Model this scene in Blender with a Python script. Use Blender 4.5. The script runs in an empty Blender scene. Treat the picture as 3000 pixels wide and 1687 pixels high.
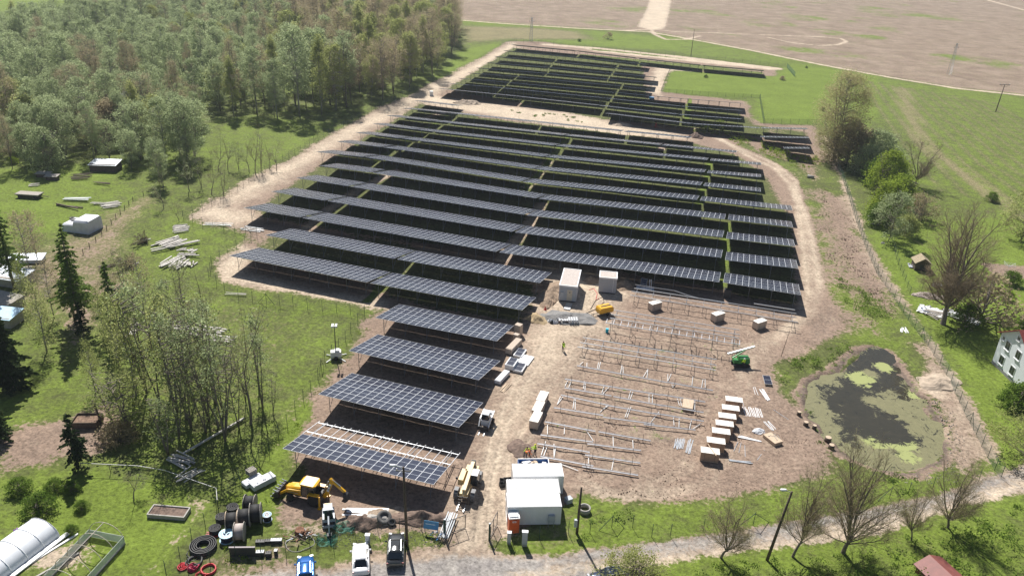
import bpy, bmesh, math, random
import numpy as np
from math import degrees, sin, cos, pi, radians, hypot, atan2
from mathutils import Vector, Matrix
random.seed(7); RNG = np.random.default_rng(7)
scene = bpy.context.scene
col = scene.collection

# ------------------------------------------------------------------ camera
FPX, PITCH, ROLL, CAMH = 2350.0, radians(25.55), radians(2.7), 64.0
_fw = np.array([0, cos(PITCH), -sin(PITCH)]); _u0 = np.array([0, sin(PITCH), cos(PITCH)]); _r0 = np.array([1., 0, 0])
_rt = cos(ROLL)*_r0 + sin(ROLL)*_u0; _up = -sin(ROLL)*_r0 + cos(ROLL)*_u0
CAMP = np.array([0, 0, CAMH])
cam = bpy.data.objects.new("camera", bpy.data.cameras.new("camera")); col.objects.link(cam)
cam.matrix_world = Matrix(((_rt[0], _up[0], -_fw[0], 0), (_rt[1], _up[1], -_fw[1], 0), (_rt[2], _up[2], -_fw[2], CAMH), (0, 0, 0, 1)))
cam.data.sensor_width = 36; cam.data.lens = FPX/3000*36
cam.data.clip_start = 1; cam.data.clip_end = 12000
scene.camera = cam

def G(x, y, z=0.0):
    """point of the place that the photograph shows at pixel x, y, at height z"""
    d = _fw + _rt*(x-1500)/FPX + _up*(843.5-y)/FPX
    return Vector(CAMP + d*((z-CAMH)/d[2]))
def PJ(P):
    q = np.asarray(P, float) - CAMP; d = q @ _fw
    return 1500+FPX*(q @ _rt)/d, 843.5-FPX*(q @ _up)/d

# ------------------------------------------------------------------ light
SUN_AZ, SUN_EL = radians(109), radians(48.5)
w = bpy.data.worlds.new("World"); scene.world = w; w.use_nodes = True
nt = w.node_tree; bg = nt.nodes['Background']
sky = nt.nodes.new('ShaderNodeTexSky'); sky.sky_type = 'NISHITA'; sky.sun_disc = False
sky.sun_elevation = SUN_EL; sky.sun_rotation = pi/2 - SUN_AZ
sky.altitude = 300; sky.dust_density = 1.2; sky.ozone_density = 1.0
nt.links.new(sky.outputs[0], bg.inputs[0]); bg.inputs[1].default_value = 0.05
sl = bpy.data.lights.new("sun", 'SUN'); sl.energy = 5.0; sl.angle = radians(0.53); sl.color = (1, .955, .89)
so = bpy.data.objects.new("sun", sl); col.objects.link(so)
so.rotation_euler = Vector((cos(SUN_AZ)*cos(SUN_EL), sin(SUN_AZ)*cos(SUN_EL), sin(SUN_EL))).to_track_quat('Z', 'Y').to_euler()
scene.view_settings.view_transform = 'Standard'; scene.view_settings.look = 'None'
scene.view_settings.exposure = 0.50; scene.view_settings.gamma = 1

# ------------------------------------------------------------------ helpers
def tag(o, label=None, cat=None, group=None, kind=None):
    if label: o['label'] = label
    if cat: o['category'] = cat
    if group: o['group'] = group
    if kind: o['kind'] = kind
    return o
def empty(name, loc, rz, label, cat, group=None, scale=1.0):
    o = bpy.data.objects.new(name, None); col.objects.link(o)
    o.location = loc; o.rotation_euler = (0, 0, rz); o.scale = (scale,)*3; o.empty_display_size = .3
    return tag(o, label, cat, group)
def link(name, me, parent=None, loc=None, rz=None):
    o = bpy.data.objects.new(name, me); col.objects.link(o)
    if parent is not None: o.parent = parent
    if loc is not None: o.location = loc
    if rz is not None: o.rotation_euler = (0, 0, rz)
    return o
def copy_tree(o, parent=None):
    c = o.copy(); col.objects.link(c); c.parent = parent
    for ch in list(o.children): copy_tree(ch, c)
    return c

_m = {}
def mat(name, c, rough=.7, metal=0., var=.12, scale=3., spec=.5, coat=0., alpha=1., emit=None):
    if name in _m: return _m[name]
    m = bpy.data.materials.new(name); m.use_nodes = True; n = m.node_tree.nodes; l = m.node_tree.links
    b = n['Principled BSDF']; b.inputs['Roughness'].default_value = rough; b.inputs['Metallic'].default_value = metal
    b.inputs['Specular IOR Level'].default_value = spec; b.inputs['Coat Weight'].default_value = coat
    b.inputs['Alpha'].default_value = alpha
    tc = n.new('ShaderNodeTexCoord'); nz = n.new('ShaderNodeTexNoise'); nz.inputs['Scale'].default_value = scale
    nz.inputs['Detail'].default_value = 5; l.new(tc.outputs['Object'], nz.inputs['Vector'])
    r = n.new('ShaderNodeValToRGB'); r.color_ramp.elements[0].position = .3; r.color_ramp.elements[1].position = .7
    r.color_ramp.elements[0].color = tuple(max(0, v*(1-var)) for v in c)+(1,); r.color_ramp.elements[1].color = tuple(min(1, v*(1+var)) for v in c)+(1,)
    l.new(nz.outputs['Fac'], r.inputs['Fac']); l.new(r.outputs['Color'], b.inputs['Base Color'])
    _m[name] = m; return m

class MB:
    def __init__(s): s.v = []; s.f = []; s.mi = []; s.mats = []; s.m = 0; s.smooth = False; s.sm = []
    def use(s, m, smooth=False):
        if m not in s.mats: s.mats.append(m)
        s.m = s.mats.index(m); s.smooth = smooth; return s
    def add(s, vs, fs):
        b = len(s.v); s.v += [tuple(p) for p in vs]
        for f in fs: s.f.append([b+i for i in f]); s.mi.append(s.m); s.sm.append(s.smooth)
        return s
    def box(s, c, d, rz=0., ry=0., rx=0., taper=1.):
        x, y, z = d[0]/2, d[1]/2, d[2]/2
        M = Matrix.Translation(c) @ Matrix.Rotation(rz, 4, 'Z') @ Matrix.Rotation(ry, 4, 'Y') @ Matrix.Rotation(rx, 4, 'X')
        vs = [M @ Vector((a*x*(taper if e > 0 else 1), b*y*(taper if e > 0 else 1), e*z)) for e in (-1, 1) for a, b in ((-1, -1), (1, -1), (1, 1), (-1, 1))]
        return s.add(vs, [(3, 2, 1, 0), (4, 5, 6, 7), (0, 1, 5, 4), (1, 2, 6, 5), (2, 3, 7, 6), (3, 0, 4, 7)])
    def bar(s, p, q, w_, h_=None, up=(0, 0, 1)):
        p, q = Vector(p), Vector(q); h_ = h_ or w_; d = (q-p)
        if d.length < 1e-6: return s
        d.normalize(); u = Vector(up)
        if abs(d.dot(u)) > .98: u = Vector((1, 0, 0))
        a = d.cross(u).normalized()*w_/2; b = a.cross(d).normalized()*h_/2
        vs = [e+i*a+j*b for e in (p, q) for i, j in ((-1, -1), (1, -1), (1, 1), (-1, 1))]
        return s.add(vs, [(3, 2, 1, 0), (4, 5, 6, 7), (0, 1, 5, 4), (1, 2, 6, 5), (2, 3, 7, 6), (3, 0, 4, 7)])
    def tube(s, pts, rad, n=6, caps=True, closed=False):
        pts = [Vector(p) for p in pts]
        if not hasattr(rad, '__len__'): rad = [rad]*len(pts)
        rings = []; k = len(pts); a = None
        for i, p in enumerate(pts):
            if closed: d = pts[(i+1) % k]-pts[i-1]
            else: d = pts[min(i+1, k-1)]-pts[max(i-1, 0)]
            if d.length < 1e-9: d = Vector((0, 0, 1))
            d.normalize()
            if a is None or abs(a.dot(d)) > .99:
                a = d.orthogonal().normalized()
            a = (a-d*a.dot(d)).normalized(); b = d.cross(a)
            rings.append([p+(a*cos(2*pi*j/n)+b*sin(2*pi*j/n))*rad[i] for j in range(n)])
        vs = [q for r in rings for q in r]; fs = []
        for i in range(k if closed else k-1):
            for j in range(n):
                i2 = (i+1) % k
                fs.append((i*n+j, i*n+(j+1) % n, i2*n+(j+1) % n, i2*n+j))
        if caps and not closed: fs += [tuple(range(n))[::-1], tuple((k-1)*n+j for j in range(n))]
        return s.add(vs, fs)
    def cyl(s, p, q, r, n=16, r2=None): return s.tube([p, q], [r, r if r2 is None else r2], n)
    def lathe(s, prof, n=24, c=(0, 0, 0), axis='z'):
        vs = []
        for r, z in prof:
            for j in range(n):
                a = 2*pi*j/n; P = (r*cos(a), r*sin(a), z)
                if axis == 'x': P = (z, r*cos(a), r*sin(a))
                if axis == 'y': P = (r*cos(a), z, r*sin(a))
                vs.append((P[0]+c[0], P[1]+c[1], P[2]+c[2]))
        fs = [(i*n+j, i*n+(j+1) % n, (i+1)*n+(j+1) % n, (i+1)*n+j) for i in range(len(prof)-1) for j in range(n)]
        fs += [tuple(range(n))[::-1], tuple((len(prof)-1)*n+j for j in range(n))]
        return s.add(vs, fs)
    def prism(s, outline, z0, z1):
        n = len(outline); vs = [(x, y, z0) for x, y in outline]+[(x, y, z1) for x, y in outline]
        return s.add(vs, [tuple(range(n))[::-1], tuple(range(n, 2*n))]+[(i, (i+1) % n, n+(i+1) % n, n+i) for i in range(n)])
    def prismy(s, outline, y0, y1):      # outline in x,z extruded along y
        n = len(outline); vs = [(x, y0, z) for x, z in outline]+[(x, y1, z) for x, z in outline]
        return s.add(vs, [tuple(range(n)), tuple(range(n, 2*n))[::-1]]+[(i, n+i, n+(i+1) % n, (i+1) % n) for i in range(n)])
    def loft(s, rings, closed_ends=True):
        n = len(rings[0]); vs = [p for r in rings for p in r]
        fs = [(i*n+j, i*n+(j+1) % n, (i+1)*n+(j+1) % n, (i+1)*n+j) for i in range(len(rings)-1) for j in range(n)]
        if closed_ends: fs += [tuple(range(n))[::-1], tuple((len(rings)-1)*n+j for j in range(n))]
        return s.add(vs, fs)
    def mesh(s, name):
        me = bpy.data.meshes.new(name); me.from_pydata(s.v, [], s.f)
        for m in s.mats: me.materials.append(m)
        me.polygons.foreach_set('material_index', s.mi); me.polygons.foreach_set('use_smooth', s.sm)
        bm = bmesh.new(); bm.from_mesh(me); bmesh.ops.recalc_face_normals(bm, faces=bm.faces); bm.to_mesh(me); bm.free()
        me.update(); return me
    def build(s, name, parent=None, **k): return link(name, s.mesh(name), parent, **k)

# value noise in numpy
_nt = RNG.random((256, 256))
def vnoise(x, y, sc):
    x = np.asarray(x)/sc; y = np.asarray(y)/sc; xi = np.floor(x).astype(int); yi = np.floor(y).astype(int)
    fx = x-xi; fy = y-yi; fx = fx*fx*(3-2*fx); fy = fy*fy*(3-2*fy)
    g = lambda a, b: _nt[a & 255, b & 255]
    return (g(xi, yi)*(1-fx)+g(xi+1, yi)*fx)*(1-fy)+(g(xi, yi+1)*(1-fx)+g(xi+1, yi+1)*fx)*fy
def fbm(x, y, sc, o=4):
    t = 0; a = .5
    for i in range(o): t = t+a*vnoise(x+i*37, y-i*51, sc/2**i); a /= 2
    return t/(1-.5**o)
def poly_sd(X, Y, P):
    """signed distance, positive inside"""
    P = np.array([(p[0], p[1]) for p in P]); n = len(P); d = np.full(X.shape, 1e18); ins = np.zeros(X.shape, bool)
    for i in range(n):
        a, b = P[i], P[(i+1) % n]; e = b-a; L = e@e+1e-12
        t = np.clip(((X-a[0])*e[0]+(Y-a[1])*e[1])/L, 0, 1)
        d = np.minimum(d, (X-a[0]-t*e[0])**2+(Y-a[1]-t*e[1])**2)
        c = ((a[1] <= Y) != (b[1] <= Y)); xi = a[0]+(Y-a[1])*e[0]/(e[1] if abs(e[1]) > 1e-12 else 1e-12)
        ins ^= c & (X < xi)
    return np.where(ins, 1, -1)*np.sqrt(d)
def line_d(X, Y, P):
    P = np.array([(p[0], p[1]) for p in P]); d = np.full(X.shape, 1e18)
    for a, b in zip(P[:-1], P[1:]):
        e = b-a; L = e@e+1e-12; t = np.clip(((X-a[0])*e[0]+(Y-a[1])*e[1])/L, 0, 1)
        d = np.minimum(d, (X-a[0]-t*e[0])**2+(Y-a[1]-t*e[1])**2)
    return np.sqrt(d)
def GP(*pts): return [G(x, y) for x, y in pts]
def inside(x, y, P): return poly_sd(np.array([x]), np.array([y]), P)[0] > 0

exec_sections = []
# ------------------------------------------------------------------ ground
POND = GP((2345,1150),(2362,1112),(2430,1092),(2470,1062),(2520,1020),(2560,1012),(2600,1024),(2640,1062),(2655,1105),(2700,1150),(2745,1215),(2775,1290),(2765,1350),(2700,1392),(2600,1385),(2500,1345),(2440,1300),(2400,1245),(2375,1210))
def make_ground():
    ys = np.concatenate([np.linspace(-60, 38, 12), 40*np.exp(np.linspace(0, math.log(900/40), 690)), 900*np.exp(np.linspace(.06, math.log(7), 26))])
    t = np.concatenate([-np.geomspace(6, 1.02, 16), np.linspace(-1, 1, 780), np.geomspace(1.02, 6, 16)])
    sc = np.maximum(ys, 40)
    X = sc[:, None]*t[None, :]*.78; Y = np.repeat(ys[:, None], len(t), 1)
    # follow the view: lateral shift none
    nY, nX = X.shape; x = X.ravel(); y = Y.ravel(); N = x.size
    ch = {k: np.zeros(N) for k in ('dirt', 'sand', 'lush', 'dry', 'road', 'field', 'mud', 'weed')}
    wob = (fbm(x, y, 9)-.5)*3.0+(fbm(x+99, y, 2.2)-.5)*1.2
    big = fbm(x, y, 30); ch['lush'] = .45+.5*(big-.5)
    def poly(pts, c, v=1., fe=1.2, wb=1., px=True):
        P = GP(*pts) if px else pts
        d = poly_sd(x, y, P)+wob*wb
        k = np.clip(d/fe*.5+.5, 0, 1)
        for cc, vv in (c.items() if isinstance(c, dict) else ((c, v),)):
            ch[cc] = ch[cc]*(1-k)+vv*k
    def line(pts, wd, c, v=1., fe=.5, wb=.25):
        d = wd/2-line_d(x, y, GP(*pts))+wob*wb
        k = np.clip(d/fe*.5+.5, 0, 1)
        for cc, vv in (c.items() if isinstance(c, dict) else ((c, v),)):
            ch[cc] = ch[cc]*(1-k)+vv*k
    # far ploughed field and its tracks
    poly([(1352,58),(1480,68),(1700,82),(1900,93),(2010,112),(2200,147),(2400,188),(2600,224),(2800,257),(3000,278),(3500,330),(4200,60),(3500,-120),(1400,-170),(1000,-120),(1150,-10),(1330,40)], {'field': 1, 'lush': .3}, fe=3, wb=.3)
    line([(1352,60),(1480,70),(1700,84),(1900,94),(2010,113),(2200,148),(2400,189),(2600,226),(2800,259),(3000,280),(3400,322)], 3.2, {'sand': 1, 'dirt': 1, 'field': 0}, fe=1.5)
    line([(1950,-60),(1935,0),(1925,40),(1908,80)], 17, {'sand': .95, 'dirt': 1}, fe=3, wb=.5)
    line([(1830,90),(1908,86),(1990,94),(2120,98),(2260,104),(2400,108),(2462,113),(2480,122),(2455,132),(2400,134),(2320,126),(2250,110)], 2.6, {'sand': .9, 'dirt': 1}, fe=2)
    line([(1908,86),(1915,100),(1950,116),(2010,116),(2050,106)], 2.6, {'sand': .9, 'dirt': 1}, fe=2)
    line([(2890,0),(3000,30),(3200,80)], 5, {'sand': .9, 'dirt': 1}, fe=3)
    for a, b in (((2092,0),(2103,95)),((2101,0),(2109,95)),((2200,0),(2240,120)),((1780,20),(1630,85)),((1500,0),(1360,60)),((1650,0),(1480,65)),((2330,10),(2480,190)),((2420,0),(2620,190)),((2560,30),(2790,160)),((2680,10),(3000,150))):
        line([a, b], 1.0, {'sand': .8, 'dirt': .55}, fe=1.2, wb=.1)
    g = fbm(x, y, 40, 3); k = np.clip((g-.36)*3., 0, 1)*(.35+.65*vnoise(x, y, 11))*(ch['field'] > .5)*np.clip((x+10+ .15*y-60)/80, 0, 1)
    ch['field'] -= .62*k; ch['lush'] = np.where(k > 0, .75, ch['lush'])
    # meadows
    poly([(2000,112),(2200,150),(2600,230),(3000,285),(3400,330),(3600,900),(3000,640),(2900,600),(2760,480),(2600,360),(2520,300),(2480,210),(2000,160)], {'lush': .62, 'dry': .15}, fe=6)
    poly([(1940,206),(2260,225),(2330,190),(2560,225),(2560,330),(2480,420),(2415,362),(2230,360),(2230,285),(1930,272)], {'lush': .95}, fe=4)
    poly([(1350,60),(1700,88),(2000,116),(2000,150),(1650,128),(1400,100)], {'lush': .8}, fe=5)
    poly([(1340,75),(1560,80),(1700,92),(1750,118),(1480,118),(1350,130)], {'dry': .9, 'lush': .25}, fe=8)
    poly([(1280,240),(1350,150),(1460,128),(1478,140),(1300,230)], {'lush': 1.0}, fe=3)
    poly([(650,350),(880,350),(1000,372),(930,415),(800,485),(700,490),(650,420)], {'lush': .62, 'dry': .35}, fe=5)
    poly([(-100,500),(330,480),(360,560),(330,640),(200,700),(-100,700)], {'lush': .75, 'dry': .2}, fe=5)
    poly([(-300,-60),(560,-60),(540,55),(300,75),(60,120),(-300,130)], {'lush': .95}, fe=10)
    poly([(2560,640),(3100,640),(3300,1500),(3000,1350),(2930,1390),(2860,1250),(2760,1060),(2640,880),(2560,760)], {'lush': .8}, fe=3)
    poly([(0,1410),(240,1385),(480,1410),(640,1460),(560,1560),(480,1687),(0,1687)], {'lush': .85}, fe=2)
    line([(2330,600),(2440,800),(2560,1000)], 9, {'lush': .7, 'dry': .2}, fe=4)
    line([(2640,260),(2700,420),(2860,540),(3000,640)], 4, {'dry': 1, 'dirt': .4, 'sand': .6}, fe=4)
    for i in range(14):
        line([(2520+30*i, 235+i*5), (2660+52*i, 440+i*10), (2760+70*i, 560+i*12)], .9, {'dry': .95, 'lush': .2}, fe=1.6, wb=.1)
    # bare ground of the solar site
    SITE = [(1490,121),(1600,124),(1760,150),(2030,176),(2275,200),(2268,224),(2100,214),(1968,206),(1938,268),(2010,280),(2190,296),(2205,350),(2230,362),(2385,370),(2405,440),(2395,478),(2300,470),(2200,440),(2180,430),
            (2160,405),(2235,455),(2330,520),(2365,600),(2385,700),(2400,800),(2425,850),(2485,920),(2492,965),(2420,1005),(2330,1050),(2262,1065),(2290,1150),(2360,1200),(2400,1250),(2450,1330),(2440,1400),(2320,1440),(2120,1480),(1960,1485),(1850,1500),(1720,1470),(1660,1500),(1560,1590),(1470,1600),
            (1450,1640),(1700,1640),(1700,1800),(600,1800),(700,1700),(840,1655),(960,1660),(1090,1600),(1290,1590),(1290,1560),(1000,1560),(900,1570),(790,1520),(770,1480),(800,1440),(860,1410),(815,1330),(790,1315),(850,1230),(900,1170),(960,1130),(1010,1050),(1060,960),(1100,930),(1130,905),(1000,885),(880,868),(760,850),(650,815),(628,780),(660,745),(750,700),(742,682),(660,668),(545,640),(600,600),(720,530),(840,470),(960,395),(1080,330),(1230,262),(1400,175)]
    poly(SITE, {'dirt': 1, 'lush': .4}, fe=3.2, wb=1.3)
    poly([(545,640),(700,545),(850,470),(1000,380),(1200,275),(1400,178),(1500,123),(1520,140),(1330,250),(1150,345),(1000,420),(800,540),(690,605),(760,640),(680,665)], {'sand': .85}, fe=4)
    poly([(628,780),(700,720),(740,740),(720,800),(900,850),(1130,880),(1130,905),(860,866),(650,815)], {'sand': .8}, fe=2)
    poly([(1200,270),(1400,300),(1700,335),(1800,360),(2000,395),(2020,410),(1700,385),(1400,330),(1250,310)], {'sand': .85, 'lush': .5}, fe=3)
    poly([(1930,180),(2030,210),(1960,215),(1935,280),(1890,270)], {'sand': .9}, fe=3)
    poly([(1640,128),(1750,140),(2000,165),(2270,200),(2265,206),(2000,178),(1740,150)], {'sand': 1}, fe=2)
    line([(1600,131),(1760,143),(2000,168),(2280,202)], 5, {'sand': 1, 'dirt': 1}, fe=1.5)
    # rough grass under the long rows and far block, painted darker to deepen shade
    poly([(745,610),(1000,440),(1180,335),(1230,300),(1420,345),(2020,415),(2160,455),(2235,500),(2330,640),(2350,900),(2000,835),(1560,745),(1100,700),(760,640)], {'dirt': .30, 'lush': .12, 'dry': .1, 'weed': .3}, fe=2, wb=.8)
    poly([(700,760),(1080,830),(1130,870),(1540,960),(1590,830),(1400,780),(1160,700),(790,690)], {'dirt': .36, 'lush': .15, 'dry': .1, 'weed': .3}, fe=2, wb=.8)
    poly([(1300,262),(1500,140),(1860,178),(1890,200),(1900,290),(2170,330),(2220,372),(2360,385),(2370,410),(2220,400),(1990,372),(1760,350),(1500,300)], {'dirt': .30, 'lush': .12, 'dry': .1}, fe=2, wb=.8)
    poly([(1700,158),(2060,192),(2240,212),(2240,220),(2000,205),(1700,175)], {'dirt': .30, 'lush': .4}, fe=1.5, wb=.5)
    for q in ([(1471,760),(1590,597)],[(1543,549),(1608,470)],[(870,690),(955,620),(1040,560),(1160,500)],[(1824,395),(1828,380)],[(1936,440),(1942,420)],[(1250,345),(1300,330)]):
        line(q, 2.0, {'dirt': 1, 'sand': .75, 'weed': 0}, fe=1)
    # haul road through the site, gate and yard
    poly([(1570,905),(1680,880),(1800,905),(1790,960),(1700,1080),(1620,1160),(1560,1260),(1510,1340),(1480,1480),(1470,1640),(1300,1640),(1310,1520),(1370,1480),(1390,1380),(1430,1260),(1480,1120),(1540,980)], {'sand': .62}, fe=4)
    poly([(1580,900),(1600,760),(1700,790),(1800,800),(1820,870),(1740,900)], {'sand': .8}, fe=4, wb=1.5)
    poly([(1100,1600),(1500,1620),(1700,1640),(1500,1760),(1000,1760),(960,1660)], {'sand': .35}, fe=5)
    for a in ([(1500,1600),(1480,1480),(1500,1340),(1570,1210),(1650,1090),(1740,980)],[(1400,1600),(1420,1420),(1450,1280),(1520,1120),(1600,1010)],[(1340,1640),(1370,1540),(1420,1380)],[(1760,960),(1900,1000),(2080,1040),(2250,1000)],[(2120,1130),(2060,1250),(2000,1380),(1850,1440),(1700,1430)],[(2180,1100),(2140,1300),(2060,1420),(1900,1455),(1740,1450)],[(1900,1400),(1800,1360),(1700,1400),(1800,1460),(1950,1430)],[(820,1560),(960,1540),(1150,1490),(1290,1520)],[(1750,1250),(1900,1230),(2050,1200)],[(1650,1330),(1800,1290),(1980,1290)]):
        for o in (-14, 14):
            q = [(u+o, v+o*.25) for u, v in a]; line(q, .6, {'mud': .62}, fe=.5, wb=.12); line([(u+6, v) for u, v in q], .5, {'sand': .75}, fe=.5, wb=.12)
    # perimeter track on the right
    for off in (0, 46):
        line([(2100+off*.3,405+off*.1),(2190,445+off*.25),(2270,480+off*.3),(2330-off*.3,530+off*.25),(2338+off*.4,620),(2350+off*.6,700),(2362+off*.7,800),(2368+off*.7,860),(2352+off*.7,920),(2290+off*.5,970),(2200+off*.5,1020),(2170+off*.5,1100)], 1.5, {'sand': .75, 'dirt': 1}, fe=1)
        line([(2330-off,530+off*.25),(2338+off*.4,620),(2350+off*.6,700),(2362+off*.7,800)], .5, {'mud': .35}, fe=.8)
    poly([(2395,880),(2430,860),(2485,920),(2490,960),(2420,1003),(2330,1045),(2270,1060),(2330,1000)], {'mud': .55, 'sand': .1}, fe=3)
    poly([(2410,560),(2460,580),(2520,720),(2600,860),(2620,930),(2560,900),(2470,760),(2430,680)], {'dirt': 1, 'mud': .6, 'weed': .3}, fe=4, wb=2)
    poly([(2250,380),(2400,450),(2420,560),(2480,700),(2560,900),(2640,1010),(2560,1000),(2480,960),(2400,760),(2400,640),(2350,500),(2230,440)], {'dirt': .62, 'weed': .5, 'mud': .3}, fe=4, wb=2)
    line([(2425,400),(2490,600),(2560,760),(2680,930),(2790,1110),(2880,1280),(2930,1380)], 2.2, {'dirt': .8, 'sand': .5}, fe=2, wb=.6)
    poly([(2690,1010),(2790,1090),(2860,1230),(2900,1330),(2860,1400),(2790,1400),(2775,1300),(2740,1200),(2690,1140)], {'dirt': .85, 'sand': .35, 'weed': .35}, fe=3, wb=2)
    poly([(2720,1090),(2780,1095),(2800,1140),(2740,1160),(2705,1130)], {'dirt': 1, 'sand': .85}, fe=1.5)
    poly([(1620,1130),(1750,990),(1900,960),(2280,990),(2150,1130),(2080,1350),(1900,1440),(1700,1420),(1600,1300)], {'weed': .42, 'sand': .18}, fe=6, wb=2)
    poly([(2100,1130),(2280,1130),(2400,1300),(2380,1400),(2100,1420)], {'sand': .1, 'mud': .15}, fe=6)
    poly([(1650,1420),(2080,1400),(2100,1450),(1900,1480),(1680,1460)], {'mud': .3}, fe=4)
    # verge and road
    poly([(1480,1600),(1700,1470),(1900,1490),(2120,1482),(2320,1445),(2500,1420),(2700,1400),(2880,1400),(3000,1330),(3000,1700),(1650,1700)], {'lush': .72, 'dry': .3, 'dirt': .12}, fe=3)
    poly([(1640,1500),(1700,1490),(1660,1590),(1560,1600)], {'dry': .8}, fe=3)
    poly([(500,1800),(600,1720),(820,1668),(960,1665),(1100,1640),(1300,1625),(1500,1632),(1620,1622),(1700,1605),(1900,1585),(2100,1562),(2300,1532),(2500,1500),(2700,1458),(2850,1415),(2930,1390),(3050,1340),(3400,1200),(3400,1290),(3050,1428),(2850,1478),(2700,1525),(2500,1568),(2300,1602),(2100,1628),(1900,1655),(1760,1700),(1700,1800)], {'road': .9, 'dirt': 1, 'sand': .4}, fe=1.2, wb=.5)
    line([(1600,1660),(1900,1622),(2300,1568),(2700,1492),(2900,1432),(3050,1370)], .7, {'road': .35}, fe=1)
    line([(1500,1690),(1900,1648),(2300,1595),(2700,1518),(2900,1455),(3050,1400)], 1.0, {'road': .25, 'sand': .9}, fe=1)
    # bare patches on the left
    poly([(-60,1290),(60,1230),(330,1190),(400,1230),(330,1330),(120,1370),(0,1400)], {'dirt': .9, 'mud': .4, 'weed': .25}, fe=4, wb=2)
    poly([(120,900),(320,820),(330,960),(230,1080),(130,1030)], {'dirt': .72, 'dry': .8, 'mud': .15}, fe=7, wb=3)
    poly([(0,760),(330,640),(420,700),(300,860),(0,900)], {'dirt': .5, 'dry': .7, 'lush': .3}, fe=7, wb=3)
    line([(225,760),(330,660),(430,585)], 7, {'dirt': .5, 'dry': .8}, fe=4)
    poly([(380,720),(560,640),(640,680),(600,770),(400,800)], {'lush': .6}, fe=5)
    poly([(500,800),(980,920),(900,1100),(800,1270),(600,1430),(450,1350),(250,1200),(350,950)], {'lush': .45, 'dry': .45}, fe=8)
    poly([(540,1440),(620,1460),(630,1520),(560,1570),(470,1680),(380,1690),(500,1560)], {'dirt': .75, 'sand': .5, 'weed': .4}, fe=3, wb=1.5)
    poly([(560,1590),(700,1600),(900,1530),(960,1560),(860,1640),(600,1700),(500,1700)], {'dirt': .5, 'dry': .6, 'weed': .5}, fe=3, wb=2)
    poly([(690,1470),(720,1380),(780,1330),(840,1260),(900,1190),(880,1260),(830,1350),(830,1440),(760,1560),(690,1560)], {'dirt': .1, 'lush': .95, 'weed': 0}, fe=2, wb=1)
    poly([(0,1560),(60,1565),(270,1575),(310,1610),(240,1700),(0,1700)], {'dirt': .6, 'sand': .6, 'weed': .4}, fe=2)
    for q in ((2925,785,3),(2960,800,6)):
        poly([(q[0]-40,q[1]-12),(q[0]+80,q[1]-6),(q[0]+90,q[1]+25),(q[0]-20,q[1]+10)], {'dirt': .8, 'mud': .3}, fe=1.5)
    # strips of grass in the gaps between the tables
    for q in ([(1087,480),(1187,416),(1312,340)],[(2117,834),(2132,655)],[(2048,598),(2082,472)],[(1543,549),(1608,470),(1664,403)],[(1078,880),(1140,815)],[(1525,310),(1560,300)],[(2012,350),(2022,290)]):
        line(q, 1.5, {'dirt': .15, 'lush': .85}, fe=.8)
    for q in ([(2226,395),(2232,372)],[(700,870),(1000,915)]): line(q, 3, {'dirt': .2}, fe=1.5)
    z = np.zeros(N)
    pd = poly_sd(x, y, POND)
    bank = np.clip((pd+1.4+(fbm(x+7, y, 3)-.5)*5)/6., 0, 1)
    z -= 1.3*bank*bank*(3-2*bank)
    rough = np.clip(ch['mud']*2+ch['weed']*.6, 0, 1)
    z += rough*(fbm(x, y, 3.5)-.5)*.5*(y < 400)
    z += ch['dirt']*(fbm(x, y, 2.)-.5)*.16*(y < 300)
    rag = (fbm(x, y+31, 4)-.5)*3; ch['mud'] = np.maximum(ch['mud'], np.clip(1-np.abs(pd-.5+rag)/1.8, 0, 1)*.8); ring = np.clip(1.1-np.abs(pd+rag)/2.0, 0, 1); ch['dirt'] = np.maximum(ch['dirt'], ring*.85); ch['weed'] = np.maximum(ch['weed'], ring*.55); ch['dirt'] = np.where(pd > 1, 1, ch['dirt'])
    me = bpy.data.meshes.new('ground'); me.vertices.add(N)
    me.vertices.foreach_set('co', np.stack([x, y, z], 1).ravel())
    i = np.arange(nY-1)[:, None]*nX+np.arange(nX-1)[None, :]
    q = np.stack([i, i+1, i+nX+1, i+nX], -1).reshape(-1, 4); F = len(q)
    me.loops.add(F*4); me.loops.foreach_set('vertex_index', q.ravel()); me.polygons.add(F)
    me.polygons.foreach_set('loop_start', np.arange(F)*4); me.polygons.foreach_set('loop_total', np.full(F, 4)); me.polygons.foreach_set('use_smooth', np.ones(F, bool))
    me.update()
    for nm, ks in (('GA', ('dirt', 'sand', 'lush', 'dry')), ('GB', ('road', 'field', 'mud', 'weed'))):
        at = me.attributes.new(nm, 'FLOAT_COLOR', 'POINT')
        at.data.foreach_set('color', np.stack([np.clip(ch[k], 0, 1) for k in ks], 1).astype(np.float32).ravel())
    m = bpy.data.materials.new('ground'); m.use_nodes = True; n = m.node_tree.nodes; l = m.node_tree.links; b = n['Principled BSDF']
    b.inputs['Roughness'].default_value = .95; b.inputs['Specular IOR Level'].default_value = .15
    def attr(nm):
        a = n.new('ShaderNodeAttribute'); a.attribute_name = nm; s = n.new('ShaderNodeSeparateColor'); l.new(a.outputs['Color'], s.inputs[0])
        return s.outputs[0], s.outputs[1], s.outputs[2], a.outputs['Alpha']
    dirt, sand, lush, dry = attr('GA'); road, field, mud, weed = attr('GB')
    tc = n.new('ShaderNodeTexCoord')
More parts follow.
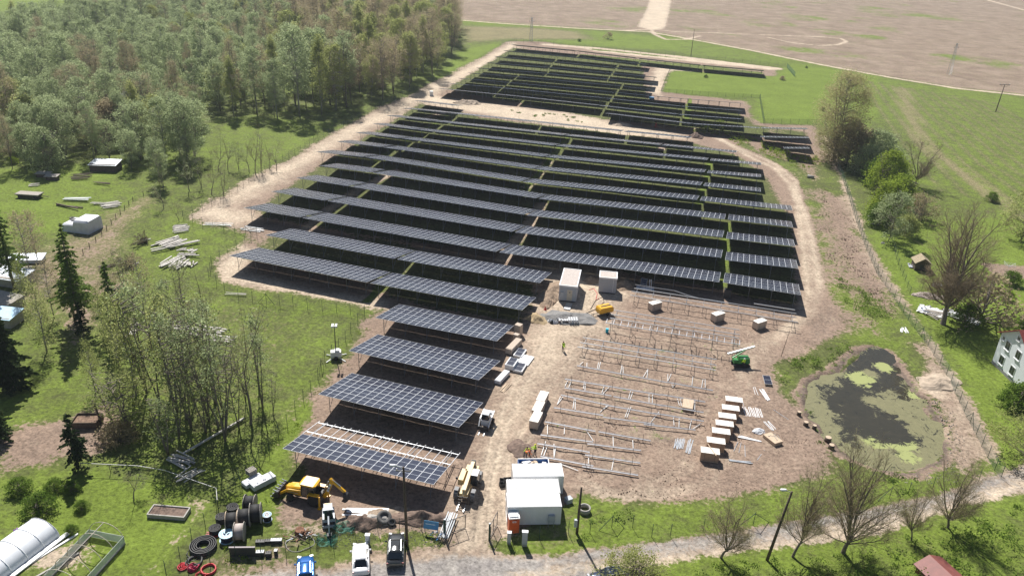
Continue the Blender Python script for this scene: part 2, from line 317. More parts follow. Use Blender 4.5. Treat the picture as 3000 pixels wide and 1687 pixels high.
    def noise(s, d=4, r=.6, dist=0., stretch=None):
        t = n.new('ShaderNodeTexNoise'); t.inputs['Scale'].default_value = s; t.inputs['Detail'].default_value = d; t.inputs['Roughness'].default_value = r; t.inputs['Distortion'].default_value = dist
        if stretch:
            mp = n.new('ShaderNodeMapping'); mp.inputs['Scale'].default_value = stretch; mp.inputs['Rotation'].default_value = (0, 0, radians(stretch[2])); l.new(tc.outputs['Object'], mp.inputs[0]); l.new(mp.outputs[0], t.inputs['Vector'])
        else: l.new(tc.outputs['Object'], t.inputs['Vector'])
        return t.outputs['Fac']
    def M(op, a, b_=None, c=None, clamp=False):
        t = n.new('ShaderNodeMath'); t.operation = op; t.use_clamp = clamp
        for i_, v in enumerate((a, b_, c)):
            if v is None: continue
            if isinstance(v, (int, float)): t.inputs[i_].default_value = v
            else: l.new(v, t.inputs[i_])
        return t.outputs[0]
    def ss(v, lo, hi):
        t = n.new('ShaderNodeMapRange'); t.interpolation_type = 'SMOOTHSTEP'; l.new(v, t.inputs[0]); t.inputs[1].default_value = lo; t.inputs[2].default_value = hi; return t.outputs[0]
    def mix(f, a, b_):
        t = n.new('ShaderNodeMix'); t.data_type = 'RGBA'
        if isinstance(f, (int, float)): t.inputs[0].default_value = f
        else: l.new(f, t.inputs[0])
        for s_, v in ((6, a), (7, b_)):
            if isinstance(v, tuple): t.inputs[s_].default_value = v+(1,)
            else: l.new(v, t.inputs[s_])
        return t.outputs[2]
    nf = noise(1.6, 6, .7); nm_ = noise(.35, 5, .65, .5); nb = noise(.06, 4, .6); nff = noise(5, 4, .7); clod = noise(.9, 6, .75, 1.2)
    gl = M('ADD', lush, M('MULTIPLY', M('SUBTRACT', nm_, .5), 1.4)); gl = M('ADD', gl, M('MULTIPLY', M('SUBTRACT', nf, .5), .8))
    grass = mix(ss(gl, .15, .85), GC[0], GC[1])
    grass = mix(ss(M('ADD', dry, M('MULTIPLY', M('SUBTRACT', clod, .5), 2.2)), .40, .95), grass, GC[2])
    grass = mix(M('MULTIPLY', ss(nff, .5, .75), .55), grass, GC[3])
    ds = M('ADD', sand, M('MULTIPLY', M('SUBTRACT', nm_, .5), .9)); ds = M('ADD', ds, M('MULTIPLY', M('SUBTRACT', clod, .5), .5))
    dcol = mix(ss(ds, .0, .95), GC[4], GC[5])
    dcol = mix(M('MULTIPLY', ss(nff, .48, .72), .45), dcol, GC[6])
    dcol = mix(ss(M('ADD', mud, M('MULTIPLY', M('SUBTRACT', clod, .5), 1.0)), .3, .9), dcol, GC[7])
    wd = M('ADD', weed, M('MULTIPLY', M('SUBTRACT', nm_, .5), 2.2)); wd = M('ADD', wd, M('MULTIPLY', M('SUBTRACT', nf, .5), 1.6))
    dcol = mix(ss(wd, .65, .95), dcol, GC[8])
    rc = mix(ss(nm_, .35, .65), GC[9], GC[10]); rc = mix(M('MULTIPLY', ss(nff, .5, .7), .5), rc, GC[11])
    dcol = mix(ss(M('ADD', road, M('MULTIPLY', M('SUBTRACT', clod, .5), 1.2)), .3, .8), dcol, rc)
    fur = noise(1.3, 3, .6, 0, (1, .05, 25))
    fc = mix(ss(nb, .3, .7), GC[12], GC[13]); fc = mix(M('MULTIPLY', ss(fur, .45, .6), .4), fc, GC[14])
    base = mix(ss(M('ADD', field, M('MULTIPLY', M('SUBTRACT', nm_, .5), .8)), .35, .7), grass, fc)
    dd = M('ADD', dirt, M('MULTIPLY', M('SUBTRACT', nf, .5), 1.1)); dd = M('ADD', dd, M('MULTIPLY', M('SUBTRACT', nm_, .5), .7))
    out = mix(ss(dd, .42, .62), base, dcol)
    # grain: clods, tufts and small stones
    vo = n.new('ShaderNodeTexVoronoi'); vo.inputs['Scale'].default_value = 2.6; l.new(tc.outputs['Object'], vo.inputs['Vector'])
    gr = M('ADD', M('MULTIPLY', M('SUBTRACT', nff, .5), 1.5), M('MULTIPLY', M('SUBTRACT', nf, .5), 1.9)); gr = M('ADD', gr, M('MULTIPLY', M('SUBTRACT', vo.outputs['Distance'], .25), .5)); gr = M('ADD', gr, M('MULTIPLY', M('SUBTRACT', noise(.12, 5, .7), .5), .9))
    gr = M('MAXIMUM', M('ADD', gr, 1.0), .35); hs = n.new('ShaderNodeVectorMath'); hs.operation = 'SCALE'; l.new(out, hs.inputs[0]); l.new(gr, hs.inputs['Scale']); out = hs.outputs[0]
    l.new(out, b.inputs['Base Color'])
    bp = n.new('ShaderNodeBump'); bp.inputs['Strength'].default_value = .9; bp.inputs['Distance'].default_value = .25
    l.new(M('ADD', M('MULTIPLY', nf, .6), M('ADD', M('MULTIPLY', nff, .25), M('MULTIPLY', clod, .5))), bp.inputs['Height']); l.new(bp.outputs[0], b.inputs['Normal'])
    me.materials.append(m); link('ground', me)['kind'] = 'structure'
GC = [(.092, .104, .036), (.135, .185, .030), (.215, .185, .10), (.050, .070, .018), (.245, .180, .138), (.50, .415, .315), (.155, .11, .084), (.125, .098, .082), (.085, .13, .024),
      (.34, .315, .285), (.23, .212, .20), (.15, .14, .133), (.205, .152, .115), (.26, .20, .155), (.19, .165, .095)]
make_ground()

def make_pond():
    me = bpy.data.meshes.new('pond_water')
    P = [(p.x, p.y) for p in POND]; cx = sum(p[0] for p in P)/len(P); cy = sum(p[1] for p in P)/len(P)
    P = [((a-cx)*1.14+cx, (b-cy)*1.14+cy) for a, b in P]
    xs = np.arange(min(a for a, b in P), max(a for a, b in P), .25); ys = np.arange(min(b for a, b in P), max(b for a, b in P), .25)
    X, Y = np.meshgrid(xs, ys); ins = poly_sd(X, Y, P) > 0
    idx = -np.ones(X.shape, int); idx[ins] = np.arange(ins.sum())
    vs = np.stack([X[ins], Y[ins], np.full(ins.sum(), -.30)], 1)
    f = [(idx[i, j], idx[i, j+1], idx[i+1, j+1], idx[i+1, j]) for i in range(X.shape[0]-1) for j in range(X.shape[1]-1) if ins[i, j] and ins[i, j+1] and ins[i+1, j] and ins[i+1, j+1]]
    me.from_pydata(vs.tolist(), [], f)
    x, y = vs[:, 0], vs[:, 1]
    clear = GP((2420,1180),(2440,1130),(2500,1100),(2500,1020),(2620,1020),(2650,1100),(2640,1130),(2560,1150),(2580,1210),(2640,1240),(2670,1280),(2600,1290),(2470,1280),(2470,1230))
    al = np.clip(.5-(poly_sd(x, y, clear)+(fbm(x, y, 2.5)-.5)*5)/4.5, 0, 1)*.72
    for c in ((2520,1105,2.6),(2590,1072,1.8),(2550,1090,1.6),(2600,1180,2.6),(2560,1170,2.),(2480,1050,1.)):
        g = G(c[0], c[1]); al = np.maximum(al, np.clip(1.4-np.hypot(x-g.x, y-g.y)/c[2], 0, 1)*.85)
    br = np.zeros(len(x))
    for c in ((2525,1105,3.),(2595,1070,2.2),(2680,1150,1.6),(2640,1290,3.),(2570,1290,2.),(2660,1330,2.)):
        g = G(c[0], c[1]); br = np.maximum(br, np.clip(1.3-np.hypot(x-g.x, y-g.y)/c[2], 0, 1))
    at = me.attributes.new('W', 'FLOAT_COLOR', 'POINT'); at.data.foreach_set('color', np.stack([al, br, al*0, al*0+1], 1).astype(np.float32).ravel())
    m = bpy.data.materials.new('pond_water'); m.use_nodes = True; n = m.node_tree.nodes; l = m.node_tree.links; b = n['Principled BSDF']
    a = n.new('ShaderNodeAttribute'); a.attribute_name = 'W'; s = n.new('ShaderNodeSeparateColor'); l.new(a.outputs['Color'], s.inputs[0])
    tc = n.new('ShaderNodeTexCoord'); ns = []
    for sc, d in ((.75, 10), (2.2, 8)):
        t = n.new('ShaderNodeTexNoise'); t.inputs['Scale'].default_value = sc; t.inputs['Detail'].default_value = d; t.inputs['Roughness'].default_value = .78; t.inputs['Distortion'].default_value = 1.0; l.new(tc.outputs['Object'], t.inputs['Vector']); ns.append(t.outputs['Fac'])
    ad = n.new('ShaderNodeMath'); ad.operation = 'MULTIPLY_ADD'; l.new(ns[0], ad.inputs[0]); ad.inputs[1].default_value = 2.4; l.new(s.outputs[0], ad.inputs[2])
    mr = n.new('ShaderNodeMapRange'); l.new(ad.outputs[0], mr.inputs[0]); mr.inputs[1].default_value = 1.68; mr.inputs[2].default_value = 1.76
    def rgb(f, A, B):
        t = n.new('ShaderNodeMix'); t.data_type = 'RGBA'; l.new(f, t.inputs[0])
        for k, v in ((6, A), (7, B)):
            if isinstance(v, tuple): t.inputs[k].default_value = v+(1,)
            else: l.new(v, t.inputs[k])
        return t.outputs[2]
    wc = rgb(ns[0], (.018, .020, .016), (.075, .065, .04)); ac = rgb(ns[1], (.06, .065, .03), (.30, .28, .14))
    a2 = n.new('ShaderNodeMath'); a2.operation = 'MULTIPLY_ADD'; l.new(ns[0], a2.inputs[0]); a2.inputs[1].default_value = 2.2; l.new(s.outputs[1], a2.inputs[2]); m2 = n.new('ShaderNodeMapRange'); l.new(a2.outputs[0], m2.inputs[0]); m2.inputs[1].default_value = 1.62; m2.inputs[2].default_value = 1.72
    ac = rgb(m2.outputs[0], ac, (.30, .33, .12))
    l.new(rgb(mr.outputs[0], wc, ac), b.inputs['Base Color'])
    r2 = n.new('ShaderNodeMapRange'); l.new(mr.outputs[0], r2.inputs[0]); r2.inputs[3].default_value = .03; r2.inputs[4].default_value = .8; l.new(r2.outputs[0], b.inputs['Roughness'])
    me.materials.append(m); link('pond_water', me)['kind'] = 'structure'
make_pond()
# ------------------------------------------------------------------ materials
GALV = mat('galvanised_steel', (.50, .53, .56), .38, .75, .1, 4)
ALU = mat('aluminium_frame', (.72, .74, .77), .35, .6, .05, 2)
DARKST = mat('dark_steel', (.05, .05, .052), .6, .3)
GREENST = mat('green_steel', (.03, .075, .05), .6, .2)
WHITE = mat('white_paint', (.80, .81, .82), .45, 0, .03, 1.5)
GREYP = mat('light_grey_paint', (.42, .46, .50), .5, 0, .05)
BLACK = mat('black_rubber', (.022, .022, .024), .75, 0, .25, 6)
GLASS = mat('dark_glass', (.02, .027, .032), .06, 0, .1, 2, spec=.8)
WOODN = mat('new_wood', (.55, .43, .31), .8, 0, .15, 5)
WOODW = mat('weathered_wood', (.36, .33, .29), .9, 0, .25, 5)
WOODD = mat('dark_wood', (.10, .075, .055), .9, 0, .3, 4)
YEL = mat('yellow_paint', (.80, .42, .012), .35, 0, .06, 2, coat=.3)
CREAM = mat('cream_paint', (.66, .50, .25), .45, 0, .08, 2)
RED = mat('red_plastic', (.55, .04, .04), .5, 0, .1)
BLUE = mat('blue_paint', (.04, .13, .36), .45, 0, .12, 2)
RUST = mat('rusty_iron', (.20, .10, .06), .85, .2, .4, 6)
TARP = mat('white_tarpaulin', (.60, .62, .66), .6, 0, .12, 1.2)
CONC = mat('concrete', (.40, .38, .35), .9, 0, .12, 2)
SKIN = mat('skin', (.5, .3, .22), .6); HIVIS = mat('hivis_yellow', (.55, .85, .03), .7, 0, .08); ORANGE = mat('orange_fabric', (.85, .22, .05), .7, 0, .08)
NAVY = mat('dark_trousers', (.03, .032, .045), .9, 0, .2, 8)

def module_mat():
    m = bpy.data.materials.new('solar_module_glass'); m.use_nodes = True; n = m.node_tree.nodes; l = m.node_tree.links; b = n['Principled BSDF']
    uv = n.new('ShaderNodeUVMap'); uv.uv_map = 'UVMap'; sp = n.new('ShaderNodeSeparateXYZ'); l.new(uv.outputs[0], sp.inputs[0])
    def M(op, a, b_=None, c=None):
        t = n.new('ShaderNodeMath'); t.operation = op
        for i, v in enumerate((a, b_, c)):
            if v is None: continue
            if isinstance(v, (int, float)): t.inputs[i].default_value = v
            else: l.new(v, t.inputs[i])
        return t.outputs[0]
    def edge(v, w_):        # 1 within w_ of an integer
        f = M('FRACT', v); f = M('MINIMUM', f, M('SUBTRACT', 1., f)); return M('LESS_THAN', f, w_)
    u, v = sp.outputs[0], sp.outputs[1]
    frame = M('MAXIMUM', edge(u, .025), edge(v, .014))
    mid = edge(M('ADD', v, .5), .008)
    fine = M('MULTIPLY', edge(M('MULTIPLY', u, 6.), .05), .45)
    tc = n.new('ShaderNodeTexCoord'); nz = n.new('ShaderNodeTexNoise'); nz.inputs['Scale'].default_value = .35; l.new(tc.outputs['Object'], nz.inputs['Vector'])
    wn = n.new('ShaderNodeTexWhiteNoise'); wn.noise_dimensions = '2D'; fl = n.new('ShaderNodeVectorMath'); fl.operation = 'FLOOR'; l.new(uv.outputs[0], fl.inputs[0]); l.new(fl.outputs[0], wn.inputs['Vector'])
    def mix(f, A, B):
        t = n.new('ShaderNodeMix'); t.data_type = 'RGBA'
        if isinstance(f, (int, float)): t.inputs[0].default_value = f
        else: l.new(f, t.inputs[0])
        for k, c in ((6, A), (7, B)):
            if isinstance(c, tuple): t.inputs[k].default_value = c+(1,)
            else: l.new(c, t.inputs[k])
        return t.outputs[2]
    cell = mix(M('ADD', M('MULTIPLY', nz.outputs['Fac'], .6), M('MULTIPLY', wn.outputs['Value'], .4)), (.014, .017, .032), (.034, .040, .068))
    c = mix(fine, cell, (.13, .15, .19)); c = mix(mid, c, (.55, .60, .66)); c = mix(frame, c, (.68, .71, .75))
    l.new(c, b.inputs['Base Color'])
    line_ = M('MAXIMUM', frame, mid)
    r = M('MULTIPLY_ADD', line_, .2, .27); l.new(r, b.inputs['Roughness']); b.inputs['Specular IOR Level'].default_value = .42
    return m
MODM = module_mat()

# ------------------------------------------------------------------ solar tables
MW, MH = 1.154, 2.33           # module pitch across and up the slope
TILT = radians(11.6); HN = 3.15
ct, st_ = cos(TILT), sin(TILT)
def slab(name, x0, x1, v0, v1, nu, nv, u0=0, w0=0, th=.04):
    """a piece of the sloping panel plane; UVs count modules"""
    P = lambda x, v, dz: (x, v*ct+dz*st_, HN-v*st_+dz*ct)
    vs = [P(x0, v0, 0), P(x1, v0, 0), P(x1, v1, 0), P(x0, v1, 0), P(x0, v0, -th), P(x1, v0, -th), P(x1, v1, -th), P(x0, v1, -th)]
    fs = [(0, 1, 2, 3), (7, 6, 5, 4), (0, 4, 5, 1), (1, 5, 6, 2), (2, 6, 7, 3), (3, 7, 4, 0)]
    me = bpy.data.meshes.new(name); me.from_pydata(vs, [], fs); me.materials.append(MODM); me.materials.append(ALU); me.materials.append(DARKST)
    me.polygons.foreach_set('material_index', [0, 2, 1, 1, 1, 1])
    uv = me.uv_layers.new(name='UVMap'); q = [(u0, w0), (u0+nu, w0), (u0+nu, w0+nv), (u0, w0+nv)]
    for i in range(4): uv.data[i].uv = q[i]
    return me
_cache = {}
def array_mesh(nc):
    if nc not in _cache:
        L = nc*MW
        a = slab('module_array', 0, L, 0, 2*MH-.02, nc, 2); b = slab('x', 0, L, 2*MH+.03, 4*MH+.01, nc, 2, 0, 2)
        bm = bmesh.new(); bm.from_mesh(a); bm.from_mesh(b); bm.to_mesh(a); bm.free(); bpy.data.meshes.remove(b)
        _cache[nc] = a
    return _cache[nc]
def one_module(r):
    if ('m', r) not in _cache: _cache['m', r] = slab('solar_module', .008, MW-.008, r*MH+.01+(.03 if r > 1 else 0), (r+1)*MH-.01, 1, 1, 0, 0)
    return _cache['m', r]
def frame_mesh(v1=4*MH):
    if ('f', v1) not in _cache:
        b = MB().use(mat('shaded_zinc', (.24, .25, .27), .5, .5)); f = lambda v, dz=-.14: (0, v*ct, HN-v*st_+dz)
        a, c = 1.25, min(6.6, v1-.6)
        b.bar(f(.3), f(v1-.25), .07, .10)
        for v in (a, c): b.bar((0, v*ct, -1.2), f(v), .065, .065)
        b.bar((0, a*ct, .35), f(a+1.9), .05, .05); b.bar((0, c*ct, .3), f(c-1.7), .05, .05)
        _cache['f', v1] = b.mesh('support_frame')
    return _cache['f', v1]
def purlin_mesh(L, v):
    k = ('p', round(L, 2), v)
    if k not in _cache: _cache[k] = MB().use(GALV).bar((.05, v*ct, HN-v*st_-.075), (L-.05, v*ct, HN-v*st_-.075), .06, .07).mesh('purlin')
    return _cache[k]
ORD = ['first', 'second', 'third', 'fourth', 'fifth', 'sixth', 'seventh', 'eighth', 'ninth', 'tenth', 'eleventh', 'twelfth', 'thirteenth', 'fourteenth', 'fifteenth', 'sixteenth', 'seventeenth', 'eighteenth', 'nineteenth', 'twentieth', 'twenty-first']
def table(bl, br, label, near=False, group='long solar tables in parallel rows', partial=False):
    a = G(*bl, HN)
    for k in range(10):
        b = G(*br, HN+k*.1); d = b-a
        if degrees(atan2(d.y, d.x)) < -12: break
    pitch = -math.asin(d.z/d.length); L = d.length; nc = max(3, round((L-.15)/MW)); rz = atan2(d.y, d.x)
    off = (L-nc*MW)/2; o = a+d.normalized()*off
    t = empty('solar_table', (o.x, o.y, 0), rz, label, 'solar table', group)
    t.rotation_euler = (0, pitch, rz); t.scale = ((L-.45)/(nc*MW), 1, 1); t.location = (a.x+d.x/L*.2, a.y+d.y/L*.2, 0)
    if near:
        rows = (0, 1) if partial else (0, 1, 2, 3); cnt = 0
        for r in rows:
            for c in range(nc):
                if cnt < 100: link('solar_module', one_module(r), t, (c*MW, 0, 0)); cnt += 1
        rest = len(rows)*nc-cnt
        if rest > 0:
            r = rows[-1]; cc = nc-rest
            link('solar_modules', slab('solar_modules', cc*MW+.008, nc*MW-.008, r*MH+.04, (r+1)*MH-.01, rest, 1), t)['kind'] = 'stuff'
    else: link('module_array', array_mesh(nc), t)
    L2 = nc*MW; nf = max(2, round(L2/3.6)); 
    for i in range(nf):
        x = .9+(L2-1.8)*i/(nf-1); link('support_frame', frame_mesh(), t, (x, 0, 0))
    for v in (.55, 3.6, 5.6, 8.6): link('purlin', purlin_mesh(L2, v), t)
    if partial:
        for i in range(nc+1):
            b_ = MB().use(ALU).bar((0, 4.75*ct, HN-4.75*st_-.0), (0, 9.1*ct, HN-9.1*st_), .07, .06)
            if 'rail' not in _cache: _cache['rail'] = b_.mesh('module_rail')
            link('module_rail', _cache['rail'], t, (i*MW, 0, 0))
    sh = max(-8, min(8, degrees(rz)+16)) if abs(degrees(rz)+16) > 2.5 else 0
    if sh:
        S = Matrix.Identity(4); S[0][1] = math.tan(radians(sh))
        for c in t.children: c.matrix_parent_inverse = S
    return t
ROWS = [  # near edge of each table: left end, right end
 [((823.5,1312),(1276.6,1420))],
 [((928.5,1153),(1349.6,1252.5))],
 [((1018,1026),(1407.6,1113.5))],
 [((1095.5,929.5),(1460,999.5))],
 [((668.2,748.5),(1077.7,827.4)),((1081.6,828.6),(1534,908.7))],
 [((774.5,688),(1157.3,758)),((1160.7,758.8),(1585.4,829))],
 [((711.6,608.4),(881,637)),((884,638),(1456,737.5)),((1460,738.6),(2110.6,826.8)),((2115.3,826.5),(2350.5,864.8))],
 [((792.6,560.7),(954.6,587.8)),((958,588.4),(1503,679)),((1506.6,680),(2116.5,755)),((2122.3,760.8),(2343.6,787))],
 [((865.4,520.9),(1022,545.6)),((1025.4,546.4),(1538,629.3)),((1541.5,630),(2121,695)),((2125,698),(2333.9,722.3))],
 [((935.8,485.9),(1087,505.4)),((1090.4,506.2),(1573,581)),((1576.5,581.8),(2126.2,642.7)),((2130,642.7),(2326.9,666))],
 [((924.5,444.6),(1065.5,459.6)),((1068.5,460.2),(1527,532)),((1530.5,532.6),(2045,585.4)),((2048.4,586.6),(2325.8,616.4))],
 [((984,414.4),(1117,430.6)),((1120,431.2),(1563,494.2)),((1566.5,495),(2055,543)),((2059,544),(2232.4,561.5))],
 [((1040.5,388.2),(1170.5,404.8)),((1173.5,405.3),(1594,458.8)),((1597,459.3),(2066,504.7)),((2070,506.5),(2233.8,519.2))],
 [((1090,362.4),(1218.5,379.4)),((1221.5,379.9),(1623.5,426.3)),((1627,426.9),(2074,468.6)),((2078.6,469.8),(2233.8,483.5))],
 [((1129.8,338.4),(1262,354)),((1265,354.4),(1651,396)),((1654.5,396.6),(1934.5,424.8)),((1938,425.4),(2160,447))],
 [((1175.8,316.7),(1307,330)),((1310,330.4),(1561.5,356.8)),((1565,357.2),(1822.5,384.8)),((1826,385.2),(2023.6,404.2))],
 [((1211,294.4),(1329.7,309))],
 [((2300,435),(2379,435.5))],
 [((2228.6,401.8),(2376.6,405.2))],
 [((1772,331.7),(2026,362.8)),((2029,363.2),(2228.5,375.8)),((2231,376),(2371.6,378.4))],
 [((1282.6,259),(1510,281.5)),((1512.5,281.7),(1751.5,308.5)),((1754.5,308.9),(1983.7,334.8)),((1987,335.1),(2173.6,349.5))],
 [((1312.5,244.3),(1438,254.5)),((1440.5,254.7),(1766,286.6)),((1769,286.9),(1991.5,310.9)),((1995,311.2),(2176,324))],
 [((1340,229.2),(1455,238.5)),((1457.5,238.7),(1781,268.8)),((1784,269),(2001.5,289.2)),((2005,289.5),(2179.3,302.9))],
 [((1368.5,213.4),(1478,221.5)),((1480.5,221.7),(1796,249.6)),((1799,249.8),(1901,260.6))],
 [((1393.5,198.3),(1500,206.3)),((1502.5,206.5),(1811,234)),((1814,234.3),(1913,242.3))],
 [((1421,182.5),(1590,196)),((1592.5,196.2),(1772,212)),((1775,212.3),(1923,226))],
 [((1444,164.6),(1600,178)),((1602.5,178.2),(1785,196)),((1788,196.3),(1882.7,206.3))],
 [((1471.5,147.5),(1615,161)),((1617.5,161.2),(1798,178.5)),((1801,178.8),(1895,188))],
 [((1496.6,130.3),(1682,147.5)),((1684.5,147.8),(1863,169)),((1866,169.3),(2053,190)),((2056,190.3),(2240.9,206.7))]]
NOTE = {0: 'half-finished solar table with only its two near rows of modules laid, behind the yellow backhoe', 1: 'eighteen-column solar table beside the skid steer, first complete one from the gate',
        2: 'eighteen-column solar table beside the long white pack, second complete one from the gate', 3: 'eighteen-column solar table beside the stacked white boxes, third complete one from the gate'}
for i, r in enumerate(ROWS):
    for j, (a, b) in enumerate(r):
        if i in NOTE: lb = NOTE[i]; gr = 'four short solar tables along the haul road'
        else:
            gr = 'long solar tables in parallel rows'
            end = ['left end of', 'second from left in', 'third from left in', 'right end of'][j if len(r) == 4 else {1: 0, 2: j*3, 3: (0, 1, 3)[j]}[len(r)]]
            if i <= 16: nm = 'the '+ORD[i]+' row from the gate'
            elif i == 17: nm = None; lb = 'smallest solar table, alone in front of the far right block by the fence'
            elif i == 18: nm = None; lb = 'short solar table just behind the smallest one near the green fence'
            else: nm = 'the '+ORD[i-19]+' row of the far block'
            if i == 16: lb = 'short thin solar table alone beside the forest track, behind the main rows'
            elif nm: lb = 'solar table at the %s %s' % (end, nm) if 'end' in end else 'solar table %s %s' % (end, nm)
        table(a, b, lb, near=i < 6, group=gr, partial=i == 0)
# ------------------------------------------------------------------ vegetation
def leaf_mat(name, c1, c2, trans=.35):
    if name in _m: return _m[name]
    m = bpy.data.materials.new(name); m.use_nodes = True; n = m.node_tree.nodes; l = m.node_tree.links
    for x in list(n): n.remove(x)
    o = n.new('ShaderNodeOutputMaterial'); d = n.new('ShaderNodeBsdfDiffuse'); t = n.new('ShaderNodeBsdfTranslucent'); mx = n.new('ShaderNodeMixShader'); mx.inputs[0].default_value = trans
    oi = n.new('ShaderNodeObjectInfo'); tc = n.new('ShaderNodeTexCoord'); nz = n.new('ShaderNodeTexNoise'); nz.inputs['Scale'].default_value = .7; nz.inputs['Detail'].default_value = 3; l.new(tc.outputs['Object'], nz.inputs['Vector'])
    ad = n.new('ShaderNodeMath'); ad.operation = 'MULTIPLY_ADD'; l.new(oi.outputs['Random'], ad.inputs[0]); ad.inputs[1].default_value = .7
    s2 = n.new('ShaderNodeMath'); s2.operation = 'SUBTRACT'; l.new(nz.outputs['Fac'], s2.inputs[0]); s2.inputs[1].default_value = .35; l.new(s2.outputs[0], ad.inputs[2])
    r = n.new('ShaderNodeMix'); r.data_type = 'RGBA'; l.new(ad.outputs[0], r.inputs[0]); r.inputs[6].default_value = c1+(1,); r.inputs[7].default_value = c2+(1,)
    l.new(r.outputs[2], d.inputs[0]); l.new(r.outputs[2], t.inputs[0]); l.new(d.outputs[0], mx.inputs[1]); l.new(t.outputs[0], mx.inputs[2]); l.new(mx.outputs[0], o.inputs[0])
    _m[name] = m; return m
BARK = mat('bark', (.19, .16, .13), .9, 0, .3, 3); BIRCH = mat('birch_bark', (.30, .28, .25), .85, 0, .4, 2)
L_GREY = leaf_mat('foliage_grey_green', (.29, .345, .18), (.43, .50, .27), .62)
L_YEL = leaf_mat('foliage_yellow_green', (.31, .35, .12), (.44, .46, .19), .6)
L_BRN = leaf_mat('foliage_brown_buds', (.33, .28, .17), (.46, .39, .25), .55)
L_BRI = leaf_mat('foliage_bright_green', (.20, .29, .035), (.30, .38, .06), .5)
L_DARK = leaf_mat('needles_dark', (.035, .058, .025), (.065, .095, .035), .2)
L_LARCH = leaf_mat('needles_larch', (.13, .20, .05), (.20, .28, .07), .5)
L_WHITE = leaf_mat('blossom_white', (.45, .45, .42), (.6, .6, .56), .3)
L_BUSH = leaf_mat('foliage_bush', (.10, .17, .03), (.18, .27, .05), .5)
L_TWIG = leaf_mat('twigs', (.22, .18, .12), (.32, .26, .18), .2)

def quads_mesh(name, P, S, m, elong=1.0, dirs=None, rng=RNG, up=0.):
    """one leaf-sized face at each point of P"""
    N = len(P); a = rng.normal(size=(N, 3)) if dirs is None else dirs+rng.normal(size=(N, 3))*.25
    a /= np.linalg.norm(a, axis=1)[:, None]+1e-9
    b = rng.normal(size=(N, 3)); b[:, 2] *= (1-up); b -= a*(a*b).sum(1)[:, None]; b /= np.linalg.norm(b, axis=1)[:, None]+1e-9
    s = np.asarray(S)
    if s.ndim == 0: s = np.full(N, float(s))
    s = s*rng.uniform(.6, 1.3, N); A = a*s[:, None]*elong; B = b*s[:, None]
    v = np.stack([P-A*.5-B*.5, P+A*.5-B*.5, P+A*.5+B*.5, P-A*.5+B*.5], 1).reshape(-1, 3)
    me = bpy.data.meshes.new(name); me.vertices.add(4*N); me.vertices.foreach_set('co', v.ravel()); me.loops.add(4*N); me.loops.foreach_set('vertex_index', np.arange(4*N))
    me.polygons.add(N); me.polygons.foreach_set('loop_start', np.arange(N)*4); me.polygons.foreach_set('loop_total', np.full(N, 4)); me.materials.append(m); me.update()
    return me

def clumps(nc, per, shape, r, rng):
    """clumps of points spread inside a crown; shape(h) = radius at relative height"""
    out = []
    for i in range(nc):
        h = rng.uniform(0, 1)**.85; a = rng.uniform(0, 2*pi); q = shape(h)*rng.uniform(.15, 1)**.5
        c = np.array([q*cos(a), q*sin(a), h]); out.append((c, rng.uniform(.6, 1.25)*r))
    return out
def crown_tree(name, H, base, R, m, seed, shape='oval', n_cl=55, per=55, leaf=.26, trunk=BARK, cl_r=1.0, stems=1, lean=.0, sag=0.):
    rng = np.random.default_rng(seed)
    shp = {'oval': lambda h: R*math.sqrt(max(0, 1-(2*h-1)**2))*.95+.12*R, 'birch': lambda h: R*(1-h)**.6*min(1, .35+h*3)+.1, 'cone': lambda h: R*(1-h)**.9+.08,
           'column': lambda h: R*min(1, (1-h)*2.2)*min(1, .5+h*2), 'bush': lambda h: R*math.sqrt(max(0, 1-h*h))}[shape]
    tb = MB().use(trunk, True); P = []; cs = clumps(n_cl, per, shp, cl_r, rng)
    ax = []
    for s in range(stems):
        dx, dy = rng.normal(size=2)*(.25*R if stems > 1 else .05*R); pts = []; rad = []
        r0 = (.0065+.003*rng.random())*H*(1 if stems == 1 else .7)+.03
        for k in range(7):
            f = k/6; pts.append((dx*f*1.6+rng.normal()*.05*f*R+lean*f*H, dy*f*1.6+rng.normal()*.05*f*R, f*H*.97)); rad.append(r0*(1-f*.9))
        tb.tube(pts, rad, 6); ax.append(pts)
    for c, r in cs:
        z = base+c[2]*(H-base)
        cen = np.array([c[0]+lean*z, c[1], z])
        n_ = int(per*rng.uniform(.6, 1.4))
        q = rng.normal(size=(n_, 3))*np.array([r*.5, r*.5, r*.42]); q[:, 2] -= sag*np.abs(rng.normal(size=n_))
        P.append(cen+q)
        a = ax[rng.integers(stems)]; zz = max(base*.6, z-.45*hypot(c[0], c[1])-.4); f = zz/(H*.97)*6; k = min(5, int(f)); f -= k
        p0 = [a[k][i]*(1-f)+a[k+1][i]*f for i in range(3)]
        tb.tube([p0, [(p0[0]+cen[0])/2, (p0[1]+cen[1])/2, (p0[2]+cen[2])/2-.1], cen], [.035+.0015*H, .025, .012], 4, caps=False)
    P = np.concatenate(P); P = P[P[:, 2] > .1]
    return [('trunk', tb.mesh('trunk')), ('crown', quads_mesh('crown', P, leaf, m, rng=rng))]
